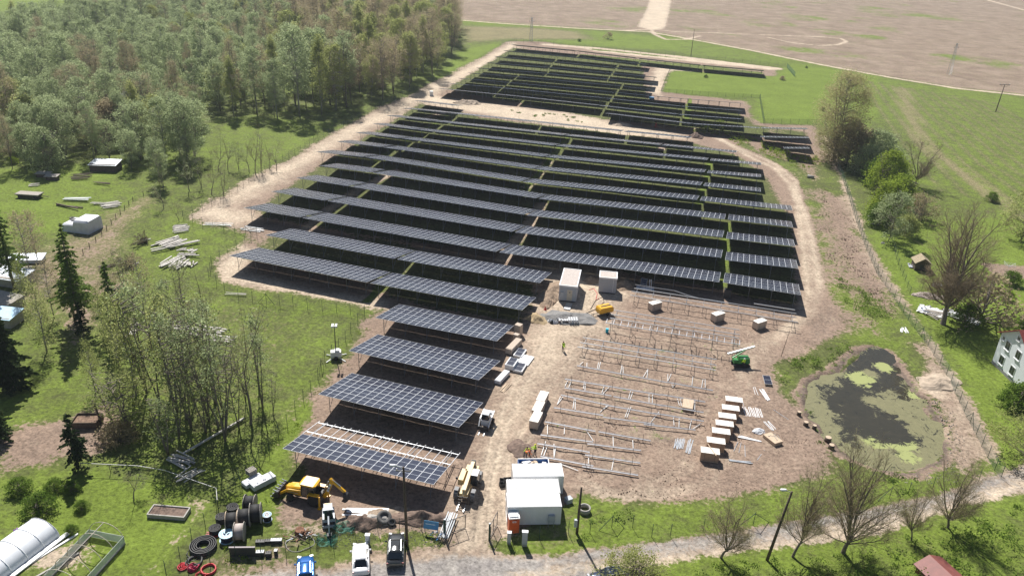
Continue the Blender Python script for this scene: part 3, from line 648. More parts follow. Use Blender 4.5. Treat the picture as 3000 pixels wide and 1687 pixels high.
def bare_tree(name, H, seed, spread=.75, levels=6, leaf=None, leafs=.12, stems=2, r0=None, nl=2, twig=.020, split0=.22, trunk=BARK, fine=3, R=None, n2=13, n3=9):
    """forked trunk, limbs fanning up to a rounded crown, side branches and fine twigs all along them"""
    rng = np.random.default_rng(seed); tb = MB().use(trunk, True); cb = MB().use(L_TWIG); TP = []; TD = []; TL = []
    R = R or H*spread; r0 = r0 or H*.016; up = np.array([0, 0, 1.])
    def branch(p, d, L, r, lv, n, curl):
        pts = [np.array(p)]; d = np.array(d, float); dirs = []
        for i in range(n):
            d = d+rng.normal(size=3)*.10+up*curl; d /= np.linalg.norm(d); dirs.append(d.copy()); pts.append(pts[-1]+d*L/n)
        rad = [max(twig*.5, r*(1-.85*i/n)) for i in range(n+1)]
        (tb if lv < 2 else cb).tube(pts, rad, 6 if lv < 2 else 3, caps=False)
        return pts, dirs, rad
    th = H*split0; tp, td, tr = branch((0, 0, -.1), (.02, 0, 1), th+.1, r0, 0, 3, .1); tr[-1] = r0*.8
    tb.v = []; tb.f = []; tb.mi = []; tb.sm = []; tb.tube(tp, [r0*1.15, r0, r0*.9, r0*.8], 8, caps=False)
    limbs = []
    for k in range(stems):
        a = 2*pi*k/stems+rng.uniform(-.4, .4); ti = rng.uniform(.12, .30) if k else .06; limbs.append((tp[-1], ti, a, H-th, r0*.62))
    for k in range(stems*2+3):
        a = rng.uniform(0, 2*pi); ti = rng.uniform(.45, .95); z = rng.uniform(.75, 1.0); limbs.append((tp[-1]*z+np.array([0, 0, 0]), ti, a, (H-th)*rng.uniform(.55, .85)*(1-.25*ti), r0*.34))
    for p, ti, a, L, r in limbs:
        d = (sin(ti)*cos(a), sin(ti)*sin(a), cos(ti)); pts, dirs, rad = branch(p, d, L, r, 1, 9, .03)
        for q in range(n2):
            f = rng.uniform(.12, .97)*9; i = min(8, int(f)); o = pts[i]+(pts[i+1]-pts[i])*(f-i); ax = rng.normal(size=3); ax -= dirs[i]*(ax@dirs[i]); ax /= np.linalg.norm(ax)
            an = rng.uniform(.35, .75); d2 = dirs[i]*cos(an)+ax*sin(an); d2[2] = abs(d2[2])*.8+.1; L2 = (L*.16+L*.30*(1-f/9))*rng.uniform(.7, 1.2)
            p2, dd2, _ = branch(o, d2, L2, rad[i]*.45, 2, 4, .05)
            for q3 in range(n3):
                f3 = rng.uniform(.15, 1)*4; i3 = min(3, int(f3)); o3 = p2[i3]+(p2[i3+1]-p2[i3])*(f3-i3); ax = rng.normal(size=3); d3 = dd2[i3]+ax*.55+up*.15; d3 /= np.linalg.norm(d3); L3 = L2*rng.uniform(.25, .5)
                TP.append(o3+d3*L3/2); TD.append(d3); TL.append(L3)
                for _ in range(fine): 
                    d4 = d3+rng.normal(size=3)*.5; d4 /= np.linalg.norm(d4); L4 = L3*rng.uniform(.4, .7); TP.append(o3+d3*L3*rng.uniform(.3, 1)+d4*L4/2); TD.append(d4); TL.append(L4)
    P = np.array(TP); D = np.array(TD); Ls = np.array(TL); N = len(P)
    b = rng.normal(size=(N, 3)); b -= D*(D*b).sum(1)[:, None]; b /= np.linalg.norm(b, axis=1)[:, None]; A = D*Ls[:, None]*.5; B = b*twig*.5
    me = cb.mesh('crown'); tw = bpy.data.meshes.new('tw'); v = np.stack([P-A-B, P+A-B*.4, P+A+B*.4, P-A+B], 1).reshape(-1, 3)
    tw.vertices.add(4*N); tw.vertices.foreach_set('co', v.ravel()); tw.loops.add(4*N); tw.loops.foreach_set('vertex_index', np.arange(4*N)); tw.polygons.add(N); tw.polygons.foreach_set('loop_start', np.arange(N)*4); tw.polygons.foreach_set('loop_total', np.full(N, 4)); tw.update()
    bm = bmesh.new(); bm.from_mesh(me); bm.from_mesh(tw)
    if leaf:
        Q = np.repeat(P+A, nl, 0)+rng.normal(size=(N*nl, 3))*H*.01; lf = quads_mesh('lf', Q, leafs, leaf, rng=rng)
        k = len(bm.faces); bm.from_mesh(lf); bm.faces.ensure_lookup_table(); me.materials.append(leaf)
        for f in bm.faces[k:]: f.material_index = 1
    bm.to_mesh(me); bm.free()
    mz = max(v.co.z for v in me.vertices); S = Matrix.Scale(H/mz, 4); tm = tb.mesh('trunk'); tm.transform(S); me.transform(S)
    return [('trunk', tm), ('crown', me)]
def conifer(H, R, base, seed, m=L_DARK, per=26, dens=1.0, leaf=.28, droop=.25, ragged=.35):
    rng = np.random.default_rng(seed); tb = MB().use(BARK, True); tb.tube([(0, 0, -.1), (.02*H*rng.normal()*.3, 0, H*.5), (0, 0, H)], [H*.013+.04, H*.009+.02, .02], 7)
    P = []; D = []; z = base
    while z < H-.2:
        f = (z-base)/(H-base); rr = R*(1-f)**.8*rng.uniform(1-ragged, 1.1)+.12
        for k in range(int(rng.integers(4, 7)*dens)+1):
            a = rng.uniform(0, 2*pi); L = rr*rng.uniform(.6, 1.1); n_ = int(per*L/R)+4; t = rng.uniform(.1, 1, n_)
            d = np.array([cos(a), sin(a), 0]); q = np.outer(t*L, d); q[:, 2] = z-droop*L*t**1.4+rng.normal(size=n_)*.08; q[:, :2] += rng.normal(size=(n_, 2))*.16*L*(1.1-t)[:, None]
            P.append(q); D.append(np.tile(d+np.array([0, 0, -.2]), (n_, 1)))
            tb.tube([(0, 0, z), (cos(a)*L*.9, sin(a)*L*.9, z-droop*L*.8)], [.035, .012], 3, caps=False)
        z += .38+.35*rng.random()
    return [('trunk', tb.mesh('trunk')), ('crown', quads_mesh('crown', np.concatenate(P), leaf, m, elong=1.8, dirs=np.concatenate(D), rng=rng))]
def put(parts, name, loc, rz, sc, label, cat='tree', group=None, sz=None):
    t = empty(name, loc, rz, label, cat, group, sc)
    if sz: t.scale = (sc, sc, sc*sz)
    for n_, me in parts: link(n_, me, t)
    return t

# --- the woodland behind the site: prototypes
rg = np.random.default_rng(3)
def ft(k, H, b, Rr, m, sd, sh, st=1, tr=BARK, n=105, p=62, lf=.20, cr=1.15): return crown_tree(k, H, b, Rr, m, sd, sh, n, p, lf, trunk=tr, cl_r=cr, stems=st)
FOREST = {
 'grey': [ft('a', 19, 4, 3.9, L_GREY, 11, 'oval', 2), ft('b', 16, 3, 4.6, L_GREY, 12, 'oval', 3), ft('c', 21, 5, 3.6, L_GREY, 13, 'oval', 1, BIRCH), ft('c2', 14, 2, 4.8, L_GREY, 18, 'oval', 3), ft('c3', 22, 7, 3.6, L_GREY, 19, 'oval', 1, BARK, 80, 50)],
 'yellow': [ft('d', 22, 4.5, 3.4, L_YEL, 14, 'birch', 1, BIRCH), ft('e', 19, 3.5, 3.7, L_YEL, 15, 'oval', 2, BIRCH), ft('e2', 16, 2.5, 3.6, L_YEL, 20, 'oval', 2, BIRCH)],
 'brown': [ft('f', 22, 6, 3.4, L_BRN, 16, 'column', 2, BARK, 90, 60, .14, 1.5), ft('g', 18, 4, 4.6, L_BRN, 17, 'oval', 3, BARK, 90, 70, .13, 1.4)]}
F_LAB = {'grey': 'grey-green tree in early leaf standing in the woodland left of the solar site', 'yellow': 'slender yellow-green birch in fresh leaf standing in the woodland', 'brown': 'still brownish budding tree standing in the woodland'}
ZONE = [GP((-420,500),(0,500),(270,478),(350,515),(520,562),(600,505),(565,440),(590,380),(640,340),(760,345),(880,352),(1010,338),(1110,300),(1262,238),(1300,190),(1335,150),(1345,90),(1300,40),(1180,-15),(1000,-60),(600,-35),(480,60),(240,100),(0,130),(-420,150))]
HOLE = GP((465,262),(560,275),(640,320),(600,360),(520,345),(455,300))
def woods():
    P = np.array([(p[0], p[1]) for p in ZONE[0]]); pts = []
    x0, y0 = P.min(0); x1, y1 = P.max(0); s = 7.0
    X, Y = np.meshgrid(np.arange(x0, x1, s), np.arange(y0, y1, s)); X = X.ravel()+rg.uniform(-3, 3, X.size); Y = Y.ravel()+rg.uniform(-3, 3, Y.size)
    k = (poly_sd(X, Y, ZONE[0]) > 0) & (poly_sd(X, Y, HOLE) < 1.); X = X[k]; Y = Y[k]
    d = np.hypot(X, Y); 
    ed = poly_sd(X, Y, ZONE[0]); o = np.argsort(d-np.clip(14-ed, 0, 14)*2); X = X[o]; Y = Y[o]; ed = ed[o]
    px, py = PJ(np.stack([X, Y, X*0+8], 1)) if False else (None, None)
    stuff = {k: ([], []) for k in 'abcdefg'}; far = []
    for i in range(len(X)):
        u, v = PJ((X[i], Y[i], 8.)); 
        if not (-260 < u < 1420 and v > -260): continue
        right = np.clip((u-560)/500, 0, 1)*np.clip((420-v)/200, 0, 1); r = rg.random(); cl = vnoise(X[i], Y[i], 22)
        kind = 'grey'
        if r < .06+.36*right: kind = 'yellow'
        if r > .90-.30*right*(cl > .4)-(.25 if (u > 1080 and v < 140) else 0): kind = 'brown'
        if u > 860 and v < 200 and r > .45: kind = 'brown'
        j = int(rg.integers(len(FOREST[kind]))); j = [0, 2, 4][j % 3] if kind == 'grey' and u > 520 and v < 330 else j; sc = rg.uniform(.62, 1.12)*(1.1 if u > 800 else .92)*(.72 if (u < 620 and v > 400) else 1.); rz = rg.uniform(0, 2*pi)
        far.append((X[i], Y[i], kind, j, sc, rz))
    n_ind = 235
    for (x, y, kind, j, sc, rz) in far[:n_ind]:
        put(FOREST[kind][j], {'grey': 'alder_tree', 'yellow': 'birch_tree', 'brown': 'budding_tree'}[kind], (x, y, 0), rz, sc, F_LAB[kind], 'tree', 'woodland trees nearest the solar site, '+{'grey': 'grey-green', 'yellow': 'yellow-green', 'brown': 'brown'}[kind], sz=rg.uniform(.92, 1.12))
    rest = far[n_ind:]; kinds = sorted({(a[2], a[3]) for a in rest})
    # the far mass of the wood: one object scattering the same trees
    cl = bpy.data.collections.new('woodland_kinds'); objs = []
    for i, (k, j) in enumerate(kinds):
        bm = bmesh.new(); mts = []
        for n_, me in FOREST[k][j]:
            c = len(bm.faces); bm.from_mesh(me); bm.faces.ensure_lookup_table()
            for f in bm.faces[c:]: f.material_index = len(mts)
            mts.append(me.materials[0])
        mm = bpy.data.meshes.new('woodland_%s' % k); bm.to_mesh(mm); bm.free(); [mm.materials.append(q) for q in mts]
        ob = bpy.data.objects.new('woodland_%02d' % i, mm); cl.objects.link(ob); objs.append(ob)
    me = bpy.data.meshes.new('far_woodland'); me.vertices.add(len(rest)); me.vertices.foreach_set('co', np.array([(a[0], a[1], 0) for a in rest]).ravel())
    for nm, ty, dat in (('idx', 'INT', [kinds.index((a[2], a[3])) for a in rest]), ('sc', 'FLOAT', [a[4] for a in rest]), ('rz', 'FLOAT', [a[5] for a in rest])):
        at = me.attributes.new(nm, ty, 'POINT'); at.data.foreach_set('value', dat)
    ob = link('far_woodland', me); tag(ob, 'dense grey-green spring woodland reaching back to the far green field', 'woodland', kind='stuff')
    ng = bpy.data.node_groups.new('scatter_woodland', 'GeometryNodeTree'); ng.interface.new_socket('Geometry', in_out='INPUT', socket_type='NodeSocketGeometry'); ng.interface.new_socket('Geometry', in_out='OUTPUT', socket_type='NodeSocketGeometry')
    n = ng.nodes; l = ng.links; gi = n.new('NodeGroupInput'); go = n.new('NodeGroupOutput'); ip = n.new('GeometryNodeInstanceOnPoints'); ci = n.new('GeometryNodeCollectionInfo'); ci.inputs[0].default_value = cl; ci.inputs[1].default_value = True; ci.inputs[2].default_value = True
    l.new(gi.outputs[0], ip.inputs['Points']); l.new(ci.outputs[0], ip.inputs['Instance']); ip.inputs['Pick Instance'].default_value = True
    def na(nm, ty):
        a = n.new('GeometryNodeInputNamedAttribute'); a.data_type = ty; a.inputs[0].default_value = nm; return a.outputs['Attribute']
    l.new(na('idx', 'INT'), ip.inputs['Instance Index']); l.new(na('sc', 'FLOAT'), ip.inputs['Scale'])
    cx = n.new('ShaderNodeCombineXYZ'); l.new(na('rz', 'FLOAT'), cx.inputs[2]); l.new(cx.outputs[0], ip.inputs['Rotation']); l.new(ip.outputs[0], go.inputs[0])
    md = ob.modifiers.new('scatter', 'NODES'); md.node_group = ng
    print('WOODS', len(far))
woods()

# ------------------------------------------------------------------ single trees, bushes
def Hgt(bx, by, ty):
    b = G(bx, by); lo, hi = 0, 60
    for _ in range(40):
        m_ = (lo+hi)/2
        if PJ((b.x, b.y, m_))[1] > ty: lo = m_
        else: hi = m_
    return lo
T_ALD = [crown_tree('p', 10, 2.6, 1.9, leaf_mat('foliage_alder', (.24, .29, .11), (.36, .41, .17), .6), 31, 'oval', 30, 22, .12, cl_r=.8, stems=2), crown_tree('q', 10, 2.2, 1.6, L_GREY, 32, 'birch', 30, 22, .12, cl_r=.8, stems=3)]
T_YG = [crown_tree('p', 10, 2.4, 2.0, L_YEL, 33, 'oval', 34, 24, .14, cl_r=.9, stems=2)]
T_BARE = [bare_tree('p', 12, 41, leaf=L_GREY, leafs=.10, stems=1, split0=.30, nl=1, fine=1, r0=.11, n2=9, n3=6), bare_tree('q', 12, 42, stems=1, split0=.30, fine=1, r0=.11, n2=9, n3=6)]
T_LARCH = [conifer(17, 3.6, 4.0, 51, L_LARCH, 60, 1.1, .17, .30, .6), conifer(13, 2.6, 3.0, 52, L_LARCH, 46, 1.0, .16, .35, .5)]
T_SPR = [conifer(9, 2.4, 1.6, 53, L_DARK, 34, 1.1, .22), conifer(14, 4.2, 1.2, 54, L_DARK, 60, 1.4, .30)]
T_BIR = [crown_tree('p', 11, 2.0, 1.9, L_YEL, 34, 'birch', 60, 36, .12, trunk=BIRCH, cl_r=.9, sag=.5), crown_tree('p', 11, 3.0, 2.2, L_BRN, 35, 'oval', 55, 36, .12, trunk=BIRCH, cl_r=.9, sag=.5)]
NEAR = [
 # kind, base x, base y, top y, label
 (T_LARCH[0], 'larch_tree', 240,966,655,'tallest green larch with a bare lower trunk left of the log pile',0),
 (T_LARCH[0], 'larch_tree', 221,944,700,'second green larch crowding the tallest larch from the left',0),
 (T_LARCH[1], 'larch_tree', 347,1002,765,'narrow drooping larch between the tallest larch and the alder grove',0),
 (T_LARCH[0], 'larch_tree', 44,850,590,'larch cut by the left edge of the photo beside the white shed roofs',0),
 (T_BIR[0], 'birch_tree', 78,905,760,'thin birch leaning over the shed roofs at the left edge',0),
 (T_BIR[0], 'birch_tree', 138,1030,815,'slim birch below the left-hand sheds',0),
 (T_BIR[1], 'birch_tree', 159,932,760,'brownish birch between the sheds and the tallest larch',0),
 (T_BIR[1], 'birch_tree', 88,800,615,'pale brown birch behind the left-edge larch',0),
 (T_BIR[1], 'birch_tree', 112,770,610,'second pale brown birch left of the white tarpaulin heap',0),
 (T_SPR[1], 'spruce_tree', 35,1135,905,'large dark spruce at the left edge',0),
 (T_SPR[1], 'spruce_tree', -10,1290,1130,'dark spruce cut by the left edge above the shrub row',0),
 (T_SPR[1], 'spruce_tree', 20,1060,945,'dark spruce behind the large one at the left edge',0),
 (T_SPR[0], 'spruce_tree', 245,985,885,'short dark spruce at the foot of the tallest larch',0),
 (T_SPR[0], 'spruce_tree', 352,1000,905,'short bushy spruce at the foot of the narrow larch',0),
 (T_SPR[0], 'pine_tree', 230,1372,1212,'lone dark conifer with a leaning trunk beside the compost box',0),
 (T_YG[0], 'willow_tree', 378,1255,1085,'yellow-green round willow right of the compost box',2.1),
 (T_ALD[0], 'willow_tree', 330,1235,1075,'grey-green round willow just behind the yellow-green one',2.0),
 (T_ALD[1], 'willow_tree', 492,1332,1155,'single grey-green willow with a dark trunk above the plank pile',1.6),
 (T_BARE[0], 'apple_tree', 392,1462,1375,'small knotty fruit tree in the garden beside the wire fence',1.7),
 (T_BARE[1], 'garden_tree', 484,1485,1432,'small bare tree standing in the raised garden bed',2.2),
 (T_ALD[0], 'alder_tree', 365,850,705,'young grey-green alder left of the brush heap',0),
]
for k_, (pr, nm, bx, by, ty, lb, wd) in enumerate(NEAR):
    H0 = max(v.co.z for v in pr[1][1].vertices); s_ = Hgt(bx, by, ty)/H0; t_ = put(pr, nm, G(bx, by), k_*1.9, s_, lb, 'tree')
    if wd: t_.scale = (s_*wd, s_*wd, s_)
GROVE = [(470,1185,800,0),(430,1150,790,1),(400,1160,860,3),(455,1225,960,0),(520,1215,890,1),(545,1228,880,2),(570,1190,858,0),(590,1202,835,2),(612,1232,870,1),(632,1182,800,2),(655,1212,900,0),(690,1135,878,2),
         (712,1090,900,2),(735,1242,885,2),(758,1132,905,1),(785,1140,915,0),(800,1215,1060,0),(660,1292,970,1),(700,1255,985,0),(580,1292,975,1),(525,1285,985,0),(500,1160,850,3),(620,1120,850,1),(675,1180,930,0),(545,1120,820,0),(605,1270,1000,0),(560,1250,930,1),(480,1140,860,2),(640,1250,940,2),(770,1200,960,1),(395,1110,830,0),(440,1080,770,0),(350,1080,850,3),(720,1180,960,0)]
GROVE = [g for i, g in enumerate(GROVE) if i % 4 != 3]+[(305,985,840,3),(335,940,790,3),(440,985,800,0),(500,1010,800,1),(560,1020,770,2),(590,985,760,2),(540,930,740,0),(420,900,740,3),(280,1150,990,3),(620,1060,850,0)]
for k_, (bx, by, ty, k) in enumerate(GROVE):
    pr = [T_ALD[0], T_ALD[1], T_BARE[k_ % 2], T_BIR[k_ % 2]][k]; H0 = max(v.co.z for v in pr[1][1].vertices)
    nm = ['alder_tree', 'alder_tree', 'bare_alder', 'birch_tree'][k]
    put(pr, nm, G(bx, by), k_*2.3, Hgt(bx, by, ty)/H0, ['grey-green alder in sparse leaf in the grove left of the front tables', 'grey-green alder in sparse leaf in the grove left of the front tables', 'nearly leafless alder in the grove left of the front tables', 'thin birch in the grove left of the front tables'][k], 'tree', 'grove left of the front solar tables, '+['alders', 'alders', 'leafless', 'birches'][k])
# saplings and clumps by the meadow
for k_, (bx, by, ty) in enumerate([(560,505,375),(640,500,370),(668,500,385),(700,500,400),(730,505,395),(748,508,350),(765,502,370),(790,495,400),(810,500,405),(480,560,430),(555,560,430),(620,570,440),(655,575,450),(525,650,560),(480,610,500),(590,548,420)]):
    pr = T_BARE[k_ % 2] if k_ % 3 else T_ALD[0]; H0 = max(v.co.z for v in pr[1][1].vertices)
    put(pr, 'thin_tree', G(bx, by), k_*1.3, Hgt(bx, by, ty)/H0, ('thin nearly leafless tree' if k_ % 3 else 'thin grey-green tree')+' at the edge of the meadow before the woodland', 'tree', 'thin trees by the meadow, '+('leafless' if k_ % 3 else 'in leaf'))
# trees of the right half
def tree1(parts, nm, bx, by, ty, lb, wd=1., rz=0., cat='tree'):
    H0 = max(v.co.z for v in parts[1][1].vertices); s_ = Hgt(bx, by, ty)/H0; t_ = put(parts, nm, G(bx, by), rz, s_, lb, cat); t_.scale = (s_*wd, s_*wd, s_); return t_
W1 = bare_tree('w', 15, 61, leaf=L_YEL, leafs=.05, stems=5, split0=.15, nl=1, r0=.24, twig=.024, fine=2, n2=17, n3=10)
W2 = bare_tree('w', 15, 62, leaf=L_YEL, leafs=.05, stems=4, split0=.20, nl=1, r0=.20, twig=.024, fine=2, n2=16, n3=10)
tree1(W2, 'willow_tree', 2112, 1633, 1430, 'leafless low-branching willow left of the right-hand street lamp', 1.25, 1)
tree1(W2, 'willow_tree', 2322, 1630, 1345, 'budding willow just right of the street lamp across the lane', 1.0, 2.2)
tree1(W1, 'willow_tree', 2470, 1618, 1270, 'tallest forked willow in front of the pond beside the lane', 1.05, .3)
tree1(W2, 'willow_tree', 2670, 1582, 1425, 'smallest leafless willow between the tallest willow and the leaning one', 1.0, 4)
tree1(W1, 'willow_tree', 2777, 1545, 1330, 'leaning willow with two trunks at the right end of the lane', 1.0, 5.1)
BIG = bare_tree('b', 26, 63, stems=5, split0=.18, r0=.55, twig=.04, fine=3, n2=20, n3=14)
tree1(BIG, 'lime_tree', 2762, 950, 606, 'huge leafless tree with a fan-shaped crown above the rubbish heap', 1.05, 0)
tree1(bare_tree('b', 16, 64, stems=3, split0=.14, r0=.26, twig=.04, fine=2), 'bare_tree', 2682, 545, 398, 'leafless dark tree standing alone at the edge of the green field', 1.15)
POP = crown_tree('c', 27, 1.5, 6.6, leaf_mat('foliage_poplar_buds', (.32, .30, .15), (.46, .42, .22), .6), 71, 'oval', 300, 110, .15, cl_r=2.0, stems=7)
tree1(POP, 'poplar_tree', 2442, 475, 192, 'tall brownish budding poplar clump, highest tree right of the far block', 1.12)
tree1(crown_tree('c', 8, .6, 4.6, L_GREY, 72, 'bush', 110, 60, .17, cl_r=1.1, stems=4), 'willow_bush', 2560, 492, 372, 'rounded grey-green bush leaning against the poplar clump', 1.25, cat='bush')
tree1(crown_tree('c', 9, .8, 4.2, L_BRI, 73, 'bush', 130, 60, .18, cl_r=1., stems=4), 'maple_tree', 2590, 570, 432, 'bright yellow-green bushy tree in the row right of the green fence', 1.05)
tree1(crown_tree('c', 6, .5, 3.0, L_BRI, 74, 'bush', 80, 55, .17, cl_r=.9, stems=3), 'maple_tree', 2592, 640, 515, 'smaller bright green tree in front of the bushy yellow-green one', 1.1)
tree1(crown_tree('c', 11, 1.2, 3.6, L_GREY, 75, 'oval', 90, 50, .16, cl_r=.9, stems=2), 'willow_tree', 2603, 706, 560, 'grey-green willow at the lower end of the tree row by the garden', 1.1)
tree1(crown_tree('c', 5, .5, 3.0, L_BRN, 76, 'bush', 60, 45, .14, cl_r=.9, stems=4), 'brown_bush', 2690, 645, 560, 'round brown leafless bush beside the grey-green willow', 1.1, cat='bush')
tree1(crown_tree('c', 9, 1., 3.8, L_YEL, 77, 'oval', 90, 45, .15, cl_r=.9, stems=3), 'willow_tree', 2990, 705, 548, 'pale yellow willow cut by the right edge above the garden', 1.1)
tree1(crown_tree('c', 7, .8, 4.6, L_YEL, 78, 'oval', 90, 45, .14, cl_r=.9, stems=3), 'forsythia_bush', 3005, 1345, 1215, 'yellowish bush cut by the right edge beyond the green fence', 1.2, cat='bush')
tree1(crown_tree('c', 4, .1, 3.3, L_BUSH, 79, 'bush', 120, 60, .17, cl_r=.7, stems=3), 'dark_bush', 2988, 1192, 1110, 'large dark green round bush in front of the house', 1.1, cat='bush')
for q, (x, y, ty, lb) in enumerate([(2960,832,790,'dark round shrub beside the garden bed'),(2995,955,925,'dark shrub on the lawn cut by the right edge'),(2945,878,845,'small yellow shrub near the bird bath'),(2826,948,885,'dense shrub behind the foot of the huge leafless tree'),(2870,940,800,'leafless shrub tree right of the huge leafless tree'),(2905,590,560,'low shrub on the track edge at far right'),
      (1782,116,92,'bare shrub at the edge of the far ploughed field'),(1697,122,112,'dark heap-like shrub near the far boundary'),(2068,228,218,'tiny dark shrub in the fenced green meadow'),(2292,235,222,'low bramble with pale litter beside the far fence end'),(2410,325,312,'tiny shrub left of the poplar clump'),
      (2362,200,193,'tiny black shrub in the green meadow'),(120,1500,1443,'dark green round shrub in the left garden'),(240,1492,1465,'low spreading shrub beside the round garden shrub'),(40,480,495-40,'bright green bush at the left woodland edge'),(210,1440,1410,'shrub at the end of the garden shrub row'),(210,1560,1535,'small shrub near the greenhouse flowerbed'),(60,1440,1395,'dark shrub in the row above the garden'),(160,1435,1400,'third dark shrub in the row above the garden')]):
    if q not in _cache: pass
    br = lb.startswith(('bare', 'leafless')); mm = L_BRI if 'yellow' in lb or 'bright' in lb else (L_BRN if 'bramble' in lb or br else L_BUSH)
    pr = crown_tree('s', 3, .1, 2.0, mm, 90+q, 'bush', 40 if br else 70, 26 if br else 42, .12, cl_r=.55, stems=3, trunk=BARK)
    tree1(pr, 'shrub', x, y, ty, lb, 1.25, cat='bush')
for q, (x, y, ty, lb) in enumerate([(2535,512,410,'grey-green hedge bush at the foot of the poplar clump'),(2570,545,455,'dark green hedge bush between the grey bush and the bright tree'),(2625,600,505,'green hedge bush right of the bright yellow-green tree'),(2575,660,590,'low green hedge bush before the smaller bright tree'),(2650,690,620,'green hedge bush between the willow and the brown bush'),(2480,480,340,'brown-green bush on the right flank of the poplar clump')]):
    tree1(crown_tree('h', 5, .3, 2.8, [L_GREY, L_BUSH, L_BRI, L_BUSH, L_YEL, L_BRN][q], 300+q, 'bush', 80, 55, .15, cl_r=.9, stems=4), 'hedge_bush', x, y, ty, lb, 1.15, cat='bush')
put(crown_tree('w', 9, 2, 2.6, L_WHITE, 99, 'oval', 50, 36, .17, cl_r=.8, stems=2), 'blossom_tree', G(392, 395), 0, 1.35, 'white-blossoming cherry tree among the grey-green woodland trees')
put(crown_tree('w', 9, 2, 2.2, L_WHITE, 98, 'oval', 40, 30, .16, cl_r=.8, stems=2), 'blossom_tree', G(992, 300), 0, 1.2, 'small white-blossoming tree among the yellow-green birches')
for q, (x, y, sc_) in enumerate([(140,500,1.0),(330,420,1.1),(90,420,1.2)]):
    put(crown_tree('b', 9, .8, 4., [L_GREY, L_BRN, L_YEL][q], 84+q, 'bush', 130, 55, .18, cl_r=1.1, stems=4), 'rounded_tree', G(x, y), q, sc_*1.15, ['rounded grey-green tree at the woodland edge behind the timber trailer', 'broad brownish leafless tree in the middle of the grey woodland', 'rounded yellow-olive tree standing out in the left woodland'][q], 'tree')

def cover(name, polys, dens, hgt, m, lab, leaf=.16, seed=5, cl=.6):
    rng = np.random.default_rng(seed); P = []
    for pts in polys:
        Q = np.array([(p.x, p.y) for p in GP(*pts)]); (x0, y0), (x1, y1) = Q.min(0), Q.max(0); n_ = int((x1-x0)*(y1-y0)*dens)
        X = rng.uniform(x0, x1, n_); Y = rng.uniform(y0, y1, n_); sd = poly_sd(X, Y, Q); k = (sd > 0) & (vnoise(X, Y, cl*4) > .38+.25*(sd < 1)); X, Y, sd = X[k], Y[k], sd[k]
        h = hgt*np.clip(.3+vnoise(X+50, Y, 2.2), 0, 1.2)*np.clip(sd/1.2, .3, 1)
        for _ in range(26):
            P.append(np.stack([X+rng.normal(size=len(X))*cl*.5, Y+rng.normal(size=len(X))*cl*.5, np.maximum(.02, h*rng.uniform(0, 1, len(X))**.7-.05)], 1))
    o = link(name, quads_mesh(name, np.concatenate(P), leaf, m, rng=rng)); tag(o, lab, 'ground cover', kind='stuff')
cover('hedge_growth', [[(2105,385),(2180,400),(2260,425),(2330,455),(2400,460),(2410,490),(2330,490),(2240,455),(2160,425)], [(2120,345),(2000,395),(2130,400)]], .9, 1.1, L_BRI, 'bright green weeds growing along the ditch beside the right block')
cover('bramble_growth', [[(2255,1075),(2300,1055),(2400,1040),(2490,985),(2530,1000),(2510,1030),(2440,1080),(2350,1110),(2330,1150),(2300,1140)], [(2420,860),(2560,940),(2620,930),(2580,870),(2500,840),(2460,760)]], .9, 1.1, L_BUSH, 'brambles and weeds on the banks of the ditch and the pond', leaf=.14)
cover('shore_growth', [[(2335,1130),(2365,1190),(2430,1290),(2490,1345),(2450,1360),(2390,1290),(2330,1190),(2300,1130)], [(2490,1350),(2600,1390),(2700,1400),(2780,1370),(2790,1400),(2700,1430),(2560,1410)], [(2640,1040),(2680,1090),(2760,1200),(2790,1300),(2760,1240),(2700,1150),(2650,1090)]], .55, .6, L_BUSH, 'low weeds growing along the muddy rim of the pond', leaf=.12, seed=31, cl=.5)
cover('thicket', [[(2330,1760),(2420,1660),(2560,1640),(2760,1580),(2900,1530),(3050,1480),(3150,1780)]], .45, 1.5, L_BUSH, 'dense green thicket filling the bottom right corner', leaf=.15, seed=32, cl=.7)
cover('verge_growth', [[(1690,1510),(1800,1480),(1900,1500),(2040,1470),(2050,1540),(1900,1570),(1690,1590)], [(2330,1480),(2500,1440),(2700,1420),(2860,1380),(2700,1450),(2500,1490)], [(1750,1720),(1900,1670),(2100,1650),(2330,1630),(2500,1610),(2700,1560),(2850,1510),(3050,1450),(3100,1760)], [(2380,1330),(2440,1340),(2450,1370),(2400,1370)]], .5, .8, L_BUSH, 'tall weeds and brambles along both verges of the lane', leaf=.12, seed=6, cl=.5)
cover('grass_tufts', [[(690,1560),(700,1450),(830,1360),(830,1440),(760,1560)], [(800,1300),(880,1180),(960,1090),(1010,1010),(1090,930),(1130,920),(1050,1040),(940,1170),(850,1290)], [(630,1550),(760,1560),(760,1660),(600,1687)], [(1130,1570),(1290,1560),(1280,1600),(1100,1620)]], .8, .35, L_BRI, 'tufts of fresh grass along the site fence and around the cable drums', leaf=.10, seed=8, cl=.5)
cover('strip_weeds', [[(1380,300),(1500,315),(1650,335),(1770,350),(1750,362),(1600,350),(1450,330)]], .12, .35, L_BUSH, 'thin weeds on the pale strip between the two solar blocks', leaf=.2, seed=9)
tree1(crown_tree('r', 3.2, .1, 3.2, L_YEL, 88, 'bush', 130, 40, .09, cl_r=.6, stems=5), 'road_bush', 1850, 1712, 1625, 'budding bush at the bottom edge half hiding the parked dark car', 1.3, cat='bush')
put(crown_tree('h', 2.2, .0, 2.8, L_BRN, 87, 'bush', 100, 40, .12, cl_r=.5, stems=3), 'brush_heap', G(345, 1290), 0, 1.0, 'brown heap of cut conifer brush beside the compost box', 'brush heap')
